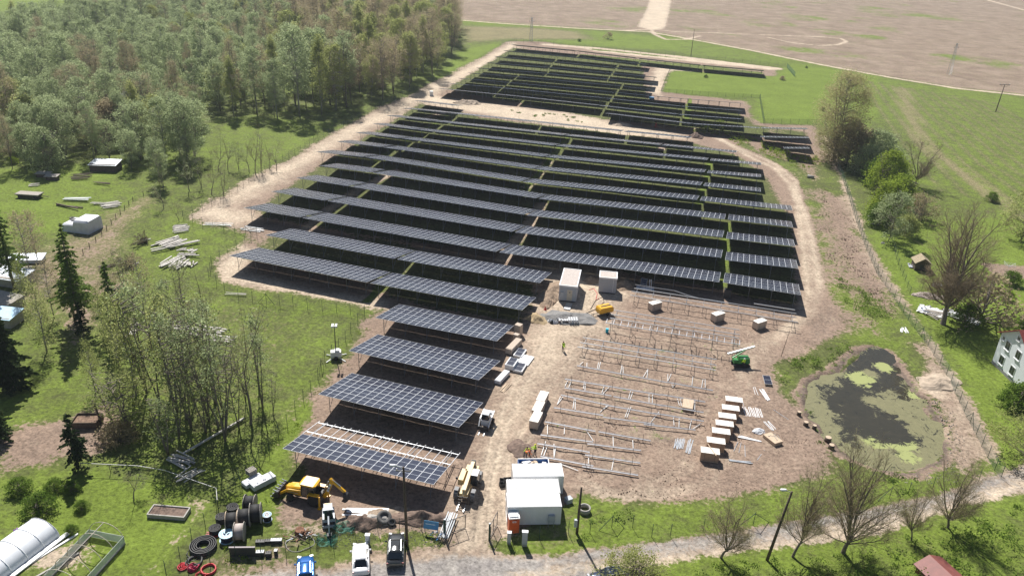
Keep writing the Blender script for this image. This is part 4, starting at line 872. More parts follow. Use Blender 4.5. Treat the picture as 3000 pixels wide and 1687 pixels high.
# ------------------------------------------------------------------ site containers, cabins
def heading(p, q): return atan2(q.y-p.y, q.x-p.x)
def container(a, b, L, W, H, label, ribbed=False, z0=.2, cab=False):
    """a, b: pixels of the near roof edge"""
    A, B = G(*a, z0+H), G(*b, z0+H); rz = heading(A, B); L = (B-A).length if L is None else L
    t = empty('site_container', (A.x, A.y, 0), rz, label, 'container', 'white site containers at the gate')
    b_ = MB().use(WHITE)
    n = int(L/.28)
    for side in (0, 1):
        o = [];  
        for i in range(n+1):
            x = L*i/n; o.append((x, (0.0 if i % 2 else .035) if side == 0 else (W if i % 2 else W-.035)))
        vs = [(x, y, z0+.12) for x, y in o]+[(x, y, z0+H-.12) for x, y in o]; k = len(o)
        b_.add(vs, [(i, i+1, k+i+1, k+i) for i in range(k-1)])
    for x in (.02, L-.02): b_.add([(x, .03, z0+.1), (x, W-.03, z0+.1), (x, W-.03, z0+H-.1), (x, .03, z0+H-.1)], [(0, 1, 2, 3)])
    b_.build('wall', t)
    b_ = MB().use(WHITE)
    for x in (.07, L-.07):
        for y in (.07, W-.07): b_.box((x, y, z0+H/2), (.17, .17, H))
    for y in (.07, W-.07):
        for z in (z0+.08, z0+H-.08): b_.box((L/2, y, z), (L-.32, .15, .16))
    for x in (.07, L-.07):
        for z in (z0+.08, z0+H-.08): b_.box((x, W/2, z), (.15, W-.32, .16))
    b_.build('corner_frame', t)
    r = MB().use(WHITE if not ribbed else mat('weathered_white_roof', (.70, .70, .69), .5, 0, .22, 1.5))
    if ribbed:
        n = 42; vs = []
        for i in range(n+1): x = L*i/n; z = z0+H+(.06 if i % 2 else .0); vs += [(x, -.02, z), (x, W+.02, z)]
        r.add(vs, [(2*i, 2*i+2, 2*i+3, 2*i+1) for i in range(n)])
    else:
        r.box((L/2, W/2, z0+H+.005), (L-.16, W-.16, .05)); r.box((L*.3, W/2, z0+H+.04), (.06, W-.4, .03)); r.box((L*.5, W*.45, z0+H+.035), (L-1.2, .03, .01))
    r.build('roof', t)
    for x in (.3, L-.3):
        for y in (.3, W-.3): MB().use(CONC).box((x, y, z0/2-.02), (.4, .4, z0)).build('support_block', t)
    d = MB().use(GREYP).box((L+.0, W/2, z0+H/2), (.06, W*.8, H*.85)); d.build('end_door', t)
    if cab:
        c = MB().use(GREYP).box((L-1.1, -.16, z0+1.0), (.75, .28, .9)).box((L-1.1, -.31, z0+1.0), (.66, .02, .8)); c.build('meter_cabinet', t)
        g = MB().use(GALV)
        for x in (L-1.42, L-.8): g.bar((x, -.18, 0), (x, -.18, z0+.6), .05)
        g.build('cabinet_stand', t)
    return t
container((1487.6,1484.5), (1646,1482.4), None, 2.44, 2.6, 'white container nearest the lane, behind the orange toilet cabin', cab=True)
container((1486.5,1443.8), (1642.3,1442.7), None, 2.42, 2.6, 'middle white container with a ribbed, rust-stained roof', True)
container((1504.2,1395.6), (1652.2,1394), None, 2.44, 2.6, 'rear white container directly before the blue skip')

def toilet():
    A, B = G(1490, 1563), G(1520, 1561); w_ = (B-A).length; t = empty('toilet_cabin', A, heading(A, B), 'orange portable toilet with a white roof at the container corner', 'toilet cabin')
    o = mat('orange_red_plastic', (.72, .12, .03), .45, 0, .08)
    b = MB().use(o).box((w_/2, .58, 1.05), (w_, 1.14, 2.06)); 
    for i in range(4): b.box((w_*(.15+.23*i), -.005, 1.05), (.03, .03, 1.9))
    b.build('wall', t)
    r = MB().use(WHITE).box((w_/2, .58, 2.14), (w_+.08, 1.24, .12)).box((w_/2, .58, 2.25), (w_*.9, 1.0, .14), taper=.8)
    for i in range(6): r.box((w_*(.1+.16*i), .58, 2.33), (.04, .9, .05))
    r.build('roof', t)
    MB().use(o).box((w_/2, -.03, 1.0), (w_*.72, .03, 1.8)).build('door', t)
    MB().use(WHITE).box((w_/2, -.055, 1.72), (.42, .015, .22)).use(RED).box((w_/2, -.066, 1.74), (.32, .01, .05)).box((w_/2, -.066, 1.67), (.24, .01, .03)).build('notice', t)
toilet()
def cabinet(x, y, h, w_, lb):
    t = empty('electric_cabinet', G(x, y), -.03, lb, 'electric cabinet')
    MB().use(GREYP).box((0, 0, .3+h/2), (w_, .32, h)).box((0, -.17, .3+h/2), (w_*.86, .02, h*.9)).build('housing', t)
    MB().use(WHITE).box((0, 0, .32+h), (w_+.08, .42, .06)).build('cap', t); MB().use(CONC).box((0, 0, .13), (w_*.9, .3, .3)).build('plinth', t)
cabinet(1490.5, 1592, 1.35, .42, 'narrow grey cable cabinet in front of the orange toilet'); cabinet(1536, 1598, 1.75, .6, 'taller grey cable cabinet on the verge right of the toilet')
cabinet(1078, 1594, 1.1, .45, 'grey meter post with a white lid between the white and the dark parked car')

def station(a, b, W, H, label, door, pit=True):
    """transformer station: near roof edge pixels a,b"""
    z0 = .25; A, B = G(*a, z0+H), G(*b, z0+H); L = (B-A).length; rz = heading(A, B)
    t = empty('transformer_station', (A.x, A.y, 0), rz, label, 'transformer station')
    wl = mat('pale_grey_render', (.40, .43, .47), .7, 0, .04)
    w_ = MB().use(wl).box((L/2, W/2, z0+H/2-.1), (L-.12, W-.12, H-.2))
    for k in range(1, int(W/1.5)): w_.box((L-.045, k*1.5, z0+H/2-.1), (.04, .04, H-.3))
    w_.build('wall', t)
    MB().use(DARKST).box((L/2, W/2, z0/2), (L-.3, W-.3, z0)).build('plinth', t)
    r = MB().use(WHITE)
    r.box((L/2, .09, z0+H-.02), (L, .18, .28)).box((L/2, W-.09, z0+H-.02), (L, .18, .28)).box((.09, W/2, z0+H-.02), (.18, W-.36, .28)).box((L-.09, W/2, z0+H-.02), (.18, W-.36, .28)); r.build('parapet', t)
    MB().use(mat('roof_gravel', (.52, .46, .42), .95, 0, .25, 6)).box((L/2, W/2, z0+H+.0), (L-.36, W-.36, .16)).build('roof', t)
    if door:
        d = MB().use(mat('beige_door', (.60, .54, .42), .6)).box((L*.60, .05, z0+1.15), (.95, .06, 2.1)); d.build('door', t)
        MB().use(DARKST).box((L*.60, .012, z0+1.75), (.22, .012, .26)).use(WHITE).box((L*.6, .004, z0+1.8), (.12, .01, .08)).build('warning_plate', t)
        MB().use(GREYP).box((L*.2, -.02, z0+1.3), (.5, .22, .8)).build('meter_box', t)
    else:
        MB().use(WHITE).box((L*.80, .03, z0+H/2), (.05, .05, H-.4)).build('downpipe', t)
    return t
ST = station((1638,836), (1692,842), 7.6, 2.9, 'large pale transformer station with a beige door beside the gravel heap', True)
station((1755.5,813), (1809,818), 3.0, 2.9, 'small windowless transformer station right of the larger one', False)
t = empty('steel_ramp', G(1664,900), heading(G(1664,900), G(1672,885)), 'pale steel ramp lying below the transformer station door', 'ramp')
MB().use(GALV).box((0, 0, .2), (2.2, 1.1, .08), ry=-.12).build('deck', t); MB().use(WHITE).box((-1.05, 0, .13), (.12, 1.15, .16)).build('edge', t)

# ------------------------------------------------------------------ crates, pallets, packs
CR_T = mat('crate_lid', (.80, .76, .70), .8, 0, .05); CR_S = mat('crate_side', (.42, .30, .22), .85, 0, .12, 4); CR_P = mat('crate_side_pale', (.52, .43, .35), .85, 0, .1, 4)
def crate(c, ang, L, W, H, lb, side=CR_S, grp=None, z=0., nm='crate'):
    t = empty(nm, (c[0], c[1], z), ang, lb, 'crate', grp)
    MB().use(side).box((0, 0, .14+H/2), (L, W, H)).build('box', t)
    MB().use(CR_T).box((0, 0, .14+H+.02), (L+.05, W+.05, .04)).build('lid', t)
    p = MB().use(WOODN)
    for y in (-W*.42, 0, W*.42): p.box((0, y, .06), (L, .1, .12))
    p.build('pallet', t)
    b = MB().use(DARKST)
    for x in (-L*.28, L*.28): b.box((x, 0, .14+H/2), (.03, W+.015, H+.09))
    b.build('strap', t); return t
CRT = [((2066,1357),'frontmost crate of the right-hand column of seven, with a pale batten leaning on it'), ((2088,1317),'second crate from the front in the column of seven'), ((2111,1281),'third crate from the front in the column of seven'), ((2124,1257),'middle crate of the column of seven'), ((2133,1234),'third crate from the back in the column of seven'), ((2144,1212),'second crate from the back in the column of seven'), ((2155,1187),'rearmost crate of the column of seven')]
A0, B0 = G(2045,1352), G(2097,1352)
for k_, ((x, y), lb) in enumerate([((2076,1345),CRT[0][1]), ((2093,1315),CRT[1][1]), ((2108,1287),CRT[2][1]), ((2118,1264),CRT[3][1]), ((2126,1242),CRT[4][1]), ((2136,1218),CRT[5][1]), ((2146,1193),CRT[6][1])]):
    crate(G(x, y), radians(-9), 2.35, 1.25, 1.25, lb, grp='column of seven crates')
t = link('batten', MB().use(WOODN).bar((0, 0, 1.46), (.6, -2.6, 1.5), .1, .06).mesh('batten')); t.location = G(2068,1325); tag(t, 'pale batten lying across the two frontmost crates of the column', 'batten')
for k_, ((x, y), lb) in enumerate([((1569,1243),'front one of the three long white-topped packs beside the haul road'), ((1576,1212),'middle one of the three long white-topped packs beside the haul road'), ((1588,1182),'rear one of the three long white-topped packs beside the haul road')]):
    crate(G(x, y), radians(74), 2.5, 1.2, 1.15, lb, CR_P, 'three white-topped packs by the haul road')
for (x, y), lb in [((1917,906),'pale crate left of three under the mounting frames'), ((2101,938),'pale crate in the middle of three under the mounting frames'), ((2223,960),'pale crate at the right of three under the mounting frames')]:
    crate(G(x, y), radians(34), 2.3, 1.15, 1.25, lb, CR_P, 'three crates among the mounting frames')
def pack(x, y, ang, L, W, H, lb, m=TARP, z=0., nm='white_pack', cat='pack'):
    t = empty(nm, (G(x, y).x, G(x, y).y, z), radians(ang), lb, cat)
    MB().use(m).box((0, 0, .1+H/2), (L, W, H), taper=.985).box((L*.02, 0, .1+H+.02), (L*.95, W*.94, .05)).build('load', t)
    p = MB().use(WOODN)
    for q in (-.4, 0, .4): p.box((L*q, 0, .05), (.12, W, .1))
    p.build('pallet', t); return t
pack(1518,982,62,1.0,1.1,1.9,'tall white box stack at the corner of the third complete table', CR_P, nm='box_stack'); pack(1512,998,62,.8,.9,1.1,'lower box standing before the tall white box stack', CR_P, nm='box_stack')
pack(1505,1022,66,4.0,1.1,.85,'long white-topped double crate beside the haul road', CR_P)
pack(1471,1110,66,3.4,.95,.5,'long low white pack beside the second complete table', TARP)
pack(741,1414,50,2.4,1.15,.45,'left white pallet load with a small wooden pallet stack on it'); pack(770,1417,48,3.0,1.3,.6,'right white pallet load beside the yellow backhoe')
t = empty('wooden_pallet_stack', (G(738,1398).x, G(738,1398).y, .62), radians(50), 'small stack of wooden pallets on the left white load', 'pallets')
b = MB().use(WOODW)
for k in range(5):
    for q in range(6): b.box((-.45+.18*q, 0, .05+k*.14), (.12, .9, .03))
    for q in (-.4, 0, .4): b.box((0, q, .01+k*.14), (1.0, .1, .06))
b.build('slats', t)
def flat_module(x, y, ang, z, lb, stack=1):
    t = empty('loose_solar_module', (G(x, y).x, G(x, y).y, z), radians(ang), lb, 'solar module')
    me = slab('module', 0, 1.13, 0, 2.27, 1, 1, th=.04*stack); 
    o = link('module_face', me, t); o.matrix_parent_inverse = Matrix.Rotation(TILT, 4, 'X') @ Matrix.Translation((-.56, -1.1, -HN+.05)); 
    return t
# pallets of modules with a white rim
for x, y, a_, h, lb in ((1523,1037,-20,.25,'pallet with a solar module on top nearest the long double crate'), (1499,1073,-20,.75,'higher pallet of solar modules, left one of the front pair'), (1523,1081,-20,.3,'lower pallet of solar modules, right one of the front pair')):
    t = empty('module_pallet', G(x, y), radians(a_+2), lb, 'module pallet')
    MB().use(WHITE).box((0, 0, h/2+.1), (1.45, 2.45, h)).build('frame_pack', t)
    sl_ = slab('module', 0, 1.13, 0, 2.27, 1, 1); sl_.transform(Matrix.Translation((-.565, -1.13, h+.16)) @ Matrix.Rotation(TILT, 4, 'X') @ Matrix.Translation((0, 0, -HN))); link('solar_module', sl_, t)
    MB().use(WOODN).box((0, 0, .05), (1.2, 2.3, .1)).build('pallet', t)
t = empty('white_board_stack', G(1539,1057), radians(-20), 'plain white board stack right of the module pallets', 'board stack'); MB().use(WHITE).box((0, 0, .12), (1.9, 2.9, .2)).build('boards', t)
t = empty('loose_solar_module', G(2247,1121), radians(-3), 'single dark solar module standing alone on bare soil left of the pond', 'solar module')
sl_ = slab('module', 0, 1.13, 0, 2.0, 1, 1); sl_.transform(Matrix.Translation((-.56, -.9, .35)) @ Matrix.Rotation(TILT+.15, 4, 'X') @ Matrix.Translation((0, 0, -HN))); link('module_face', sl_, t)
MB().use(WOODN).box((0, 0, .1), (.9, 1.6, .2)).build('pallet', t)

# ------------------------------------------------------------------ loose steel, timber
def sticks(nm, x, y, ang, n, L, w_, spread, lb, m=GALV, cat='steel bars', jitter=.08, z=.05, h=None, rough=0.):
    t = empty(nm, G(x, y), radians(ang), lb, cat); r = random.Random(int(x*7+y))
    for i in range(n):
        l_ = L*r.uniform(1-jitter*2, 1+jitter); yy = (i-(n-1)/2)*spread+r.uniform(-.3, .3)*spread; a = r.uniform(-jitter, jitter)+(r.uniform(-rough, rough)); zz = z+(r.uniform(0, h) if h else 0)
        dx, dy = cos(a)*l_/2, sin(a)*l_/2; ox = r.uniform(-.2, .2)*jitter*8
        me = MB().use(m).bar((ox-dx, yy-dy, zz), (ox+dx, yy+dy, zz+r.uniform(-.03, .06)), w_, w_*.6).mesh('bar'); link({'steel bars': 'steel_bar'}.get(cat, 'plank'), me, t)
    return t
for a in ((1984,1300,72,5,2.6,.09,.14,'two bundles of short galvanised bars left of the front crate'), (1996,1300,72,5,2.6,.10,.15,'second bundle of short galvanised bars left of the front crate'), (2020,1308,72,5,3.2,.1,.14,'third bundle of galvanised bars, next to the front crate'),
          (2206,1208,86,11,2.4,.09,.24,'loose row of white bars on the soil right of the crates'), (2240,1157,95,5,3.0,.14,.13,'thick pack of white profiles right of the rear crates'), (2255,1248,104,4,2.2,.09,.25,'few white bars beside the grey plastic sheet'),
          (2196,1286,-18,4,3.0,.12,.12,'grey channel profiles lying below the white bar row'), (2167,1352,-8,3,2.9,.12,.12,'grey profiles lying in weeds near the lane'), (2212,1145,88,2,2.2,.06,.3,'two thin bars above the white bar row'),
          (2162,1310,66,2,2.3,.06,.5,'two thin bars right of the front crate'), (2181,1322,80,1,2.6,.07,.3,'single thin bar right of the front crate'), (2228,1332,60,1,3.2,.07,.3,'single long thin bar near the edge of the bare soil'), (2289,1216,125,1,2.8,.07,.3,'single thin bar left of the pond'), (2180,1190,84,1,2.6,.06,.3,'single thin bar beside the crate column')):
    sticks('steel_bars', *a[:7], a[7], WHITE if 'white' in a[7] else GALV)
sticks('timber_battens', 1480,1135,66,5,2.6,.12,.16,'pale battens with wooden blocks beside the low white pack', WOODN, 'timber')
sticks('white_beams', 1072,1500,0,5,5.0,.22,.26,'thick white beams lying by the dirt heap behind the dark car', WHITE, 'beams')
t = sticks('plywood_sheet', 2264,1291,-60,1,2.2,1.4,.1,'plywood board with offcuts on it right of the crates', WOODN, 'board'); sticks('timber_offcuts', 2268,1287,-40,6,.9,.08,.18,'wood offcuts lying on the plywood board', WOODW, 'timber', .4, .5, rough=.8)
sticks('plywood_sheet', 2015,1190,80,1,2.6,1.5,.1,'pale plywood board between the low steel beams', WOODN, 'board')
t = empty('plastic_sheet', G(2222,1264), .4, 'crumpled grey plastic sheet on the bare soil', 'plastic sheet'); 
def blob(m, rx, ry, h, seed, n=14, flat=.4, sharp=.35):
    r = np.random.default_rng(seed); vs = []; fs = []; R_ = 6
    for j in range(R_+1):
        f = j/R_; 
        for i in range(n):
            a = 2*pi*i/n; q = (1-f**1.3)*(1+r.normal()*sharp*.3); vs.append((rx*q*cos(a), ry*q*sin(a), h*(f**.8)*(1+r.normal()*sharp*.25)-(.08 if j == 0 else 0)))
    fs = [(j*n+i, j*n+(i+1) % n, (j+1)*n+(i+1) % n, (j+1)*n+i) for j in range(R_) for i in range(n)]+[tuple(R_*n+i for i in range(n))]
    b = MB().use(m); b.add(vs, fs); return b
blob(TARP, 1.0, .7, .45, 4).build('sheet', t)
TIM = [('log_pile',512,775,72,14,4.6,.26,.30,.22),('log_pile',500,715,62,14,5.6,.24,.30,.20),('log_pile',548,742,35,18,2.6,.24,.24,.7),('log_pile',515,725,38,2,9.,.28,.9,.05),('log_pile',545,778,95,12,2.2,.24,.28,.35)]
for k_, (nm, x, y, a, n_, L, w_, sp, j) in enumerate(TIM):
    sticks(nm, x, y, a, n_, L, w_, sp, ['lower left stack of bleached roof timbers in the big pile beside the meadow track','upper left fan of bleached timbers in the big pile','right-hand jumble of short bleached timbers in the big pile','two longest timbers lying across the big pile','lower right row of bleached timbers in the big pile'][k_], mat('bleached_wood', (.56, .53, .49), .9, 0, .18, 3), 'timber', j, .15, .5)
BW = mat('bleached_wood', (.56, .53, .49))
for k_, a in enumerate([(530,672,25,16,3.0,.18,.28,'low bleached timber stack near the corner of the site fence'), (325,603,30,10,4.0,.2,.4,'pale plank stack behind the white tarpaulin heap'), (238,520,20,14,4.5,.16,.35,'dark plank heap at the woodland edge'), (600,975,-8,16,6,.2,.22,'bleached timbers lying inside the alder grove'), (520,958,-10,8,6,.2,.3,'long bleached timbers at the back of the alder grove'), (640,995,-12,8,5,.2,.22,'bleached timbers at the right side of the alder grove'), (382,970,100,9,4.2,.2,.2,'upright-looking plank stack left of the alder grove'),
         (530,1352,-24,12,3.4,.14,.16,'silver plank pile on the lawn under the single willow'), (552,1395,55,6,3.2,.12,.3,'few long planks laid out below the silver plank pile'), (630,1280,58,2,8.5,.22,.22,'two long boards lying in the grass below the alder grove'), (300,540,-12,3,4,.2,.5,'dark beams on the lawn below the woodland'), (20,770,30,12,5,.2,.5,'pale planks around the left-edge sheds'), (60,800,15,9,4,.2,.5,'rubbish planks before the left-edge sheds'), (310,785,20,6,2.5,.2,.3,'dark broken planks left of the young alder'), (290,600,8,3,3.,.2,.4,'planks near the wire fence'),
         (225,588,8,4,6,.25,.4,'grey pipes and red beams stacked on the lawn'), (200,608,-14,2,6,.3,.4,'long dark beams below the pipe stack'), (100,545,12,6,2.2,.15,.2,'pale slats on the timber trailer end'), (690,866,-5,2,3.5,.14,.4,'white board lying on grass by the fence posts'),(740,675,-8,7,4.5,.1,.2,'bundle of steel profiles by the fence corner'),(640,662,-10,5,6,.1,.2,'blue-grey pipes lying inside the fence corner')]):
    sticks('timber_pile', *a[:7], a[7], WOODD if 'dark' in a[7] else (GALV if 'pipe' in a[7] or 'steel' in a[7] else BW), 'timber', .14, .12, .35, .12)
# dead branch heap
pr = bare_tree('br', 6, 201, stems=3, split0=.25, twig=.05, r0=.14, trunk=BW, fine=1)
t = put(pr, 'brush_pile', G(405,770), 0, 1.0, 'heap of bleached dead branches left of the big timber pile', 'brush heap'); t.rotation_euler = (1.25, .2, -.5)
t = put(pr, 'brush_pile', G(440,700), 0, .9, 'dead white tree top lying beside the big timber pile', 'brush heap'); t.rotation_euler = (1.35, -.1, -.2)

# low steel beams still on the ground, their braces and posts (right-hand lot)
ZB = lambda x, y: (1560+x/4.262, 1060+y/4.262)
BE = [((555,48),(1690,260)),((1692,256),(2255,358)),((405,215),(1605,415)),((1605,408),(2158,502)),((400,325),(985,425)),((1010,432),(1630,550)),((1600,540),(2135,632)),((355,415),(940,540)),((940,545),(1570,655)),((1510,640),(2140,742)),((265,572),(880,668)),((880,690),(1520,775)),((1390,780),(2035,850)),((155,748),(785,868)),((825,872),(1475,985)),((100,912),(755,1000)),((685,1022),(1355,1107)),((60,1020),(715,1128)),((655,1162),(1345,1262)),((100,1180),(760,1300)),((620,1305),(1320,1415))]
BEAM = mat('zinc_beam', (.40, .40, .42), .5, .5, .12, 2)
for k_, (a, b) in enumerate(BE):
    zz = .45 if k_ < 13 else .3; A, B = G(*ZB(*a), zz), G(*ZB(*b), zz); L = (B-A).length; n_ = 'steel_beam'
    t = empty(n_, A, heading(A, B), 'low galvanised beam beside the crates, %s counting back-left to front-right' % (ORD+['twenty-second'])[k_], 'steel beam', 'low galvanised beams in the unfinished lot'); t.location.z = zz
    MB().use(BEAM).bar((0, 0, 0), (L, 0, 0), .16, .10).bar((0, .09, .04), (L, .09, .04), .03, .12).build('beam', t)
    for q in range(max(2, round(L/4.5))):
        MB().use(DARKST).bar((1+q*(L-2)/max(1, round(L/4.5)-1), -.12, -zz-.2), (1+q*(L-2)/max(1, round(L/4.5)-1), -.12, 1.35-zz), .05, .05).build('post', t)
BRACE = mat('dull_white_brace', (.52, .52, .52), .5, .3)
BR = [(440,235,405,305),(487,235,452,318),(648,240,635,335),(662,250,655,355),(895,300,865,385),(958,310,875,400),(1225,360,1200,455),(1255,370,1222,460),(1455,400,1455,508),(1500,405,1495,515),(1808,455,1835,545),(1845,460,1860,550),(2012,487,2012,595),(2028,487,2025,595),(350,430,310,525),(380,435,310,530),(520,465,505,580),(535,465,533,592),(945,530,845,625),(955,540,870,600),(1200,570,1155,690),(1230,560,1180,692),(1580,620,1480,750),(1757,685,1768,790),(1832,700,1828,815),(1985,725,1960,830),(2110,765,2005,832),(187,770,187,900),(403,780,395,900),(675,858,760,985),(1005,915,1010,1070),(1250,960,1258,1080),(165,990,110,1160),(185,1050,140,1170),(268,1020,268,1195),(290,1045,270,1195),(705,1135,697,1270),(1018,1195,988,1345),(630,0,590,40),(680,10,678,60),(850,0,825,100),(825,5,808,90),(1118,40,1098,150),(1130,60,1133,140),(1442,90,1382,190),(1440,100,1428,205),(1690,150,1687,240),(1732,148,1690,240),(2003,185,1990,295),(2130,215,2110,320),(2155,215,2157,320),(1742,280,1750,318),(1785,275,1750,318),(370,1280,570,1355)]
bm_ = None
for a in BR:
    A, B = G(*ZB(a[0], a[1]), .12), G(*ZB(a[2], a[3]), .12); L = (B-A).length
    o = link('steel_brace', MB().use(BRACE).bar((0, 0, 0), (L, 0, 0), .09, .05).mesh('steel_brace')); o.location = A; o.rotation_euler = (0, 0, heading(A, B))
    tag(o, 'short pale brace lying on the soil between the low steel beams', 'steel brace', 'short braces lying between the low beams')
# tall unfinished frames behind them
def frame_row(lines, z0s, label, posts, rails=None):
    A, B = G(*lines[0][0], z0s[0]), G(*lines[0][1], z0s[0]); L = (B-A).length; rz = heading(A, B); t = empty('mounting_frame', (A.x, A.y, 0), rz, label, 'mounting frame')
    R = Matrix.Rotation(-rz, 4, 'Z'); loc = lambda P: R @ (P-Vector((A.x, A.y, 0)))
    for (a, b), z in zip(lines, z0s):
        MB().use(GALV).bar(loc(G(*a, z)), loc(G(*b, z)), .12, .10).build('beam', t)
    depth = loc(G(*lines[-1][0], z0s[-1])).y
    for i in range(posts):
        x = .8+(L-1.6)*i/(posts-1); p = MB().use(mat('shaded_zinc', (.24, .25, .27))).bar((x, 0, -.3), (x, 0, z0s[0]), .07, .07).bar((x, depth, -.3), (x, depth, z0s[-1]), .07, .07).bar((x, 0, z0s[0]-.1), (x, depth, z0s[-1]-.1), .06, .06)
        p.build('support_frame', t)
    if rails:
        for i in range(rails):
            x = L*i/(rails-1); MB().use(ALU).bar((x, -.4, z0s[0]+.12), (x, depth*.55, z0s[0]-.12+.2), .08, .06).build('module_rail', t)
    return t
Z7 = lambda x, y: (1740+x/3.903, 820+y/3.903)
frame_row([(Z7(415,175),Z7(2330,483)), (Z7(430,130),Z7(2315,430)), (Z7(460,95),Z7(2315,385))], [1.6, 1.5, 1.3], 'longest bare mounting frame, directly before the last full row of tables', 10)
frame_row([(Z7(140,490),Z7(1665,738)), (Z7(185,435),Z7(1660,665))], [2.3, 2.05], 'ladder-like mounting frame with cross rails in the second unfinished row', 7, 19)
frame_row([(Z7(195,392),Z7(1670,627)), (Z7(230,345),Z7(1665,572))], [1.7, 1.4], 'bare pair of beams on posts just behind the ladder-like frame', 7)
frame_row([((1692,1016),(2097.4,1084.4)), ((1699.7,1003.3),(2098.7,1069.8)), ((1708,988.7),(2100,1053.2))], [1.3, 1.2, 1.1], 'third bare mounting frame of three beams before the low beam rows', 8)
pp = MB().use(GALV); P_ = [G(*Z7(*q), 1.3) for q in ((470,52),(700,90),(920,122),(1060,170),(1215,215),(1500,262))]; pp.tube(P_, .07, 6)
tag(pp.build('bent_pipe'), 'bent grey pipe lying over the back of the longest mounting frame', 'pipe')
pp = MB().use(GALV).bar(G(*Z7(1830,270), 1.9), G(*Z7(2300,343), 1.9), .14, .12); tag(pp.build('steel_beam'), 'thick loose beam resting on the right end of the longest frame', 'steel beam')
o = MB().use(CREAM).add([(0, 0, .3), (3.2, -.3, .2), (3.4, 1.1, .3), (1.2, 1.6, .45), (0, 1.2, .3), (1.6, .5, .6)], [(0, 1, 5), (1, 2, 5), (2, 3, 5), (3, 4, 5), (4, 0, 5)]).mesh('s'); o.materials[0] = TARP
o = link('tarpaulin_sheet', o); o.location = G(1865,850); tag(o, 'crumpled white sheet at the back corner of the longest mounting frame', 'sheet')

# ------------------------------------------------------------------ heaps
def heap(nm, x, y, rx, ry, h, m, lb, rz=0, seed=1, cat='heap'):
    r = np.random.default_rng(seed); n = 40; R_ = 16; vs = []
    for j in range(R_+1):
        f = j/R_
        for i in range(n):
            a = 2*pi*i/n; wv = 1+.18*sin(a*2+seed)+.1*sin(a*5+seed*2); X = rx*(1-f)*wv*cos(a); Y = ry*(1-f)*wv*sin(a)
            vs.append((X, Y, h*(1-(1-f)**1.15)*(1+.0)+(fbm(X*1.+seed*9, Y, 1.2)-.5)*h*.7*(1 if 0 < j else 0)-(.12 if j == 0 else 0)))
    b = MB().use(m); b.add(vs, [(j*n+i, j*n+(i+1) % n, (j+1)*n+(i+1) % n, (j+1)*n+i) for j in range(R_) for i in range(n)])
    o = b.build(nm); o.location = G(x, y); o.rotation_euler = (0, 0, rz); return tag(o, lb, cat)
SOIL = mat('dark_soil', (.17, .12, .095), .95, 0, .4, 2.5); SAND = mat('yellow_sand', (.45, .34, .20), .95, 0, .2, 2); GRAV = mat('grey_gravel', (.22, .215, .21), .95, 0, .25, 8)
heap('gravel_heap', 1665, 932, 4.6, 3.0, 1.0, GRAV, 'broad grey gravel heap before the larger transformer station', seed=2)
heap('sand_heap', 1572, 936, 1.9, 1.9, 1.1, SAND, 'small yellow sand heap at the end of the long row', seed=3)
heap('soil_heap', 1612, 862, 2.4, 5.5, 1.1, mat('excavated_soil', (.30, .22, .155), .95, 0, .35, 2), 'ridge of dug soil left of the larger transformer station', -.3, seed=4)
heap('soil_heap', 1735, 822, 2.2, 1.6, .9, mat('excavated_soil', (.30, .22, .155)), 'dug soil between the two transformer stations', seed=5)
heap('soil_heap', 1833, 835, 2.2, 2.6, .9, mat('excavated_soil', (.30, .22, .155)), 'dug soil right of the small transformer station', seed=6)
heap('soil_heap', 1062, 1532, 2.2, 1.6, 1.2, SOIL, 'dark soil heap under the white beams', seed=7); heap('soil_heap', 1235, 1520, 3.4, 1.6, 1.1, SOIL, 'long dark soil heap behind the blue sign', seed=8)
heap('soil_heap', 1525, 1315, 1.6, 2.2, .6, SOIL, 'low black soil heap beside the three workers', seed=9); heap('soil_heap', 2040, 402, 2.4, 2.0, 1.5, SOIL, 'soil heap where the perimeter track passes the far block', seed=10)
heap('soil_heap', 1370, 303, 6, 2.5, 1.4, mat('pale_soil', (.42, .34, .26), .95, 0, .25, 1), 'pale soil mound on the strip between the two blocks', seed=11); heap('soil_heap', 1820, 368, 4, 1.5, 1.1, mat('pale_soil', (.42, .34, .26)), 'reddish spoil heap at the end of the pale strip', seed=12)
heap('soil_heap', 2750, 1120, 3.4, 2.8, .8, mat('pale_soil', (.42, .34, .26)), 'pale sandy mound between the pond and the green fence', seed=13)
heap('rubble_heap', 1105, 1525, 2.0, 1.2, 1.0, CONC, 'pile of broken concrete behind the tractor tyres', seed=14); heap('brick_heap', 2722, 868, 2.8, 1.8, .8, mat('brick_rubble', (.36, .30, .27), .95, 0, .7, 4), 'heap of bricks beside the foot of the huge leafless tree', seed=15)
# trench banks with roots and clods left of the fence on the right: loose stones and stumps
def stones(nm, pts, n, s, m, lab, seed, parent_kind='stuff'):
    r = np.random.default_rng(seed); b = MB().use(m)
    Q = np.array([(p.x, p.y) for p in GP(*pts)]); (x0, y0), (x1, y1) = Q.min(0), Q.max(0); k = 0
    while k < n:
        X, Y = r.uniform(x0, x1), r.uniform(y0, y1)
        if poly_sd(np.array([X]), np.array([Y]), Q)[0] < 0: continue
        q = s*r.uniform(.4, 1.4); V = [(X+r.normal()*q*.5, Y+r.normal()*q*.5, abs(r.normal())*q*.5) for _ in range(4)]; V[0] = (X+r.normal()*q*.2, Y+r.normal()*q*.2, q*.38); V = [V[0], (X-q*.6, Y-q*.3, -.1), (X+q*.6, Y-q*.4, -.1), (X+r.normal()*q*.2, Y+q*.6, -.1)]
        b.add(V, [(0, 1, 2), (0, 2, 3), (0, 3, 1)]); k += 1
    o = b.build(nm); tag(o, lab, 'stones', kind='stuff')
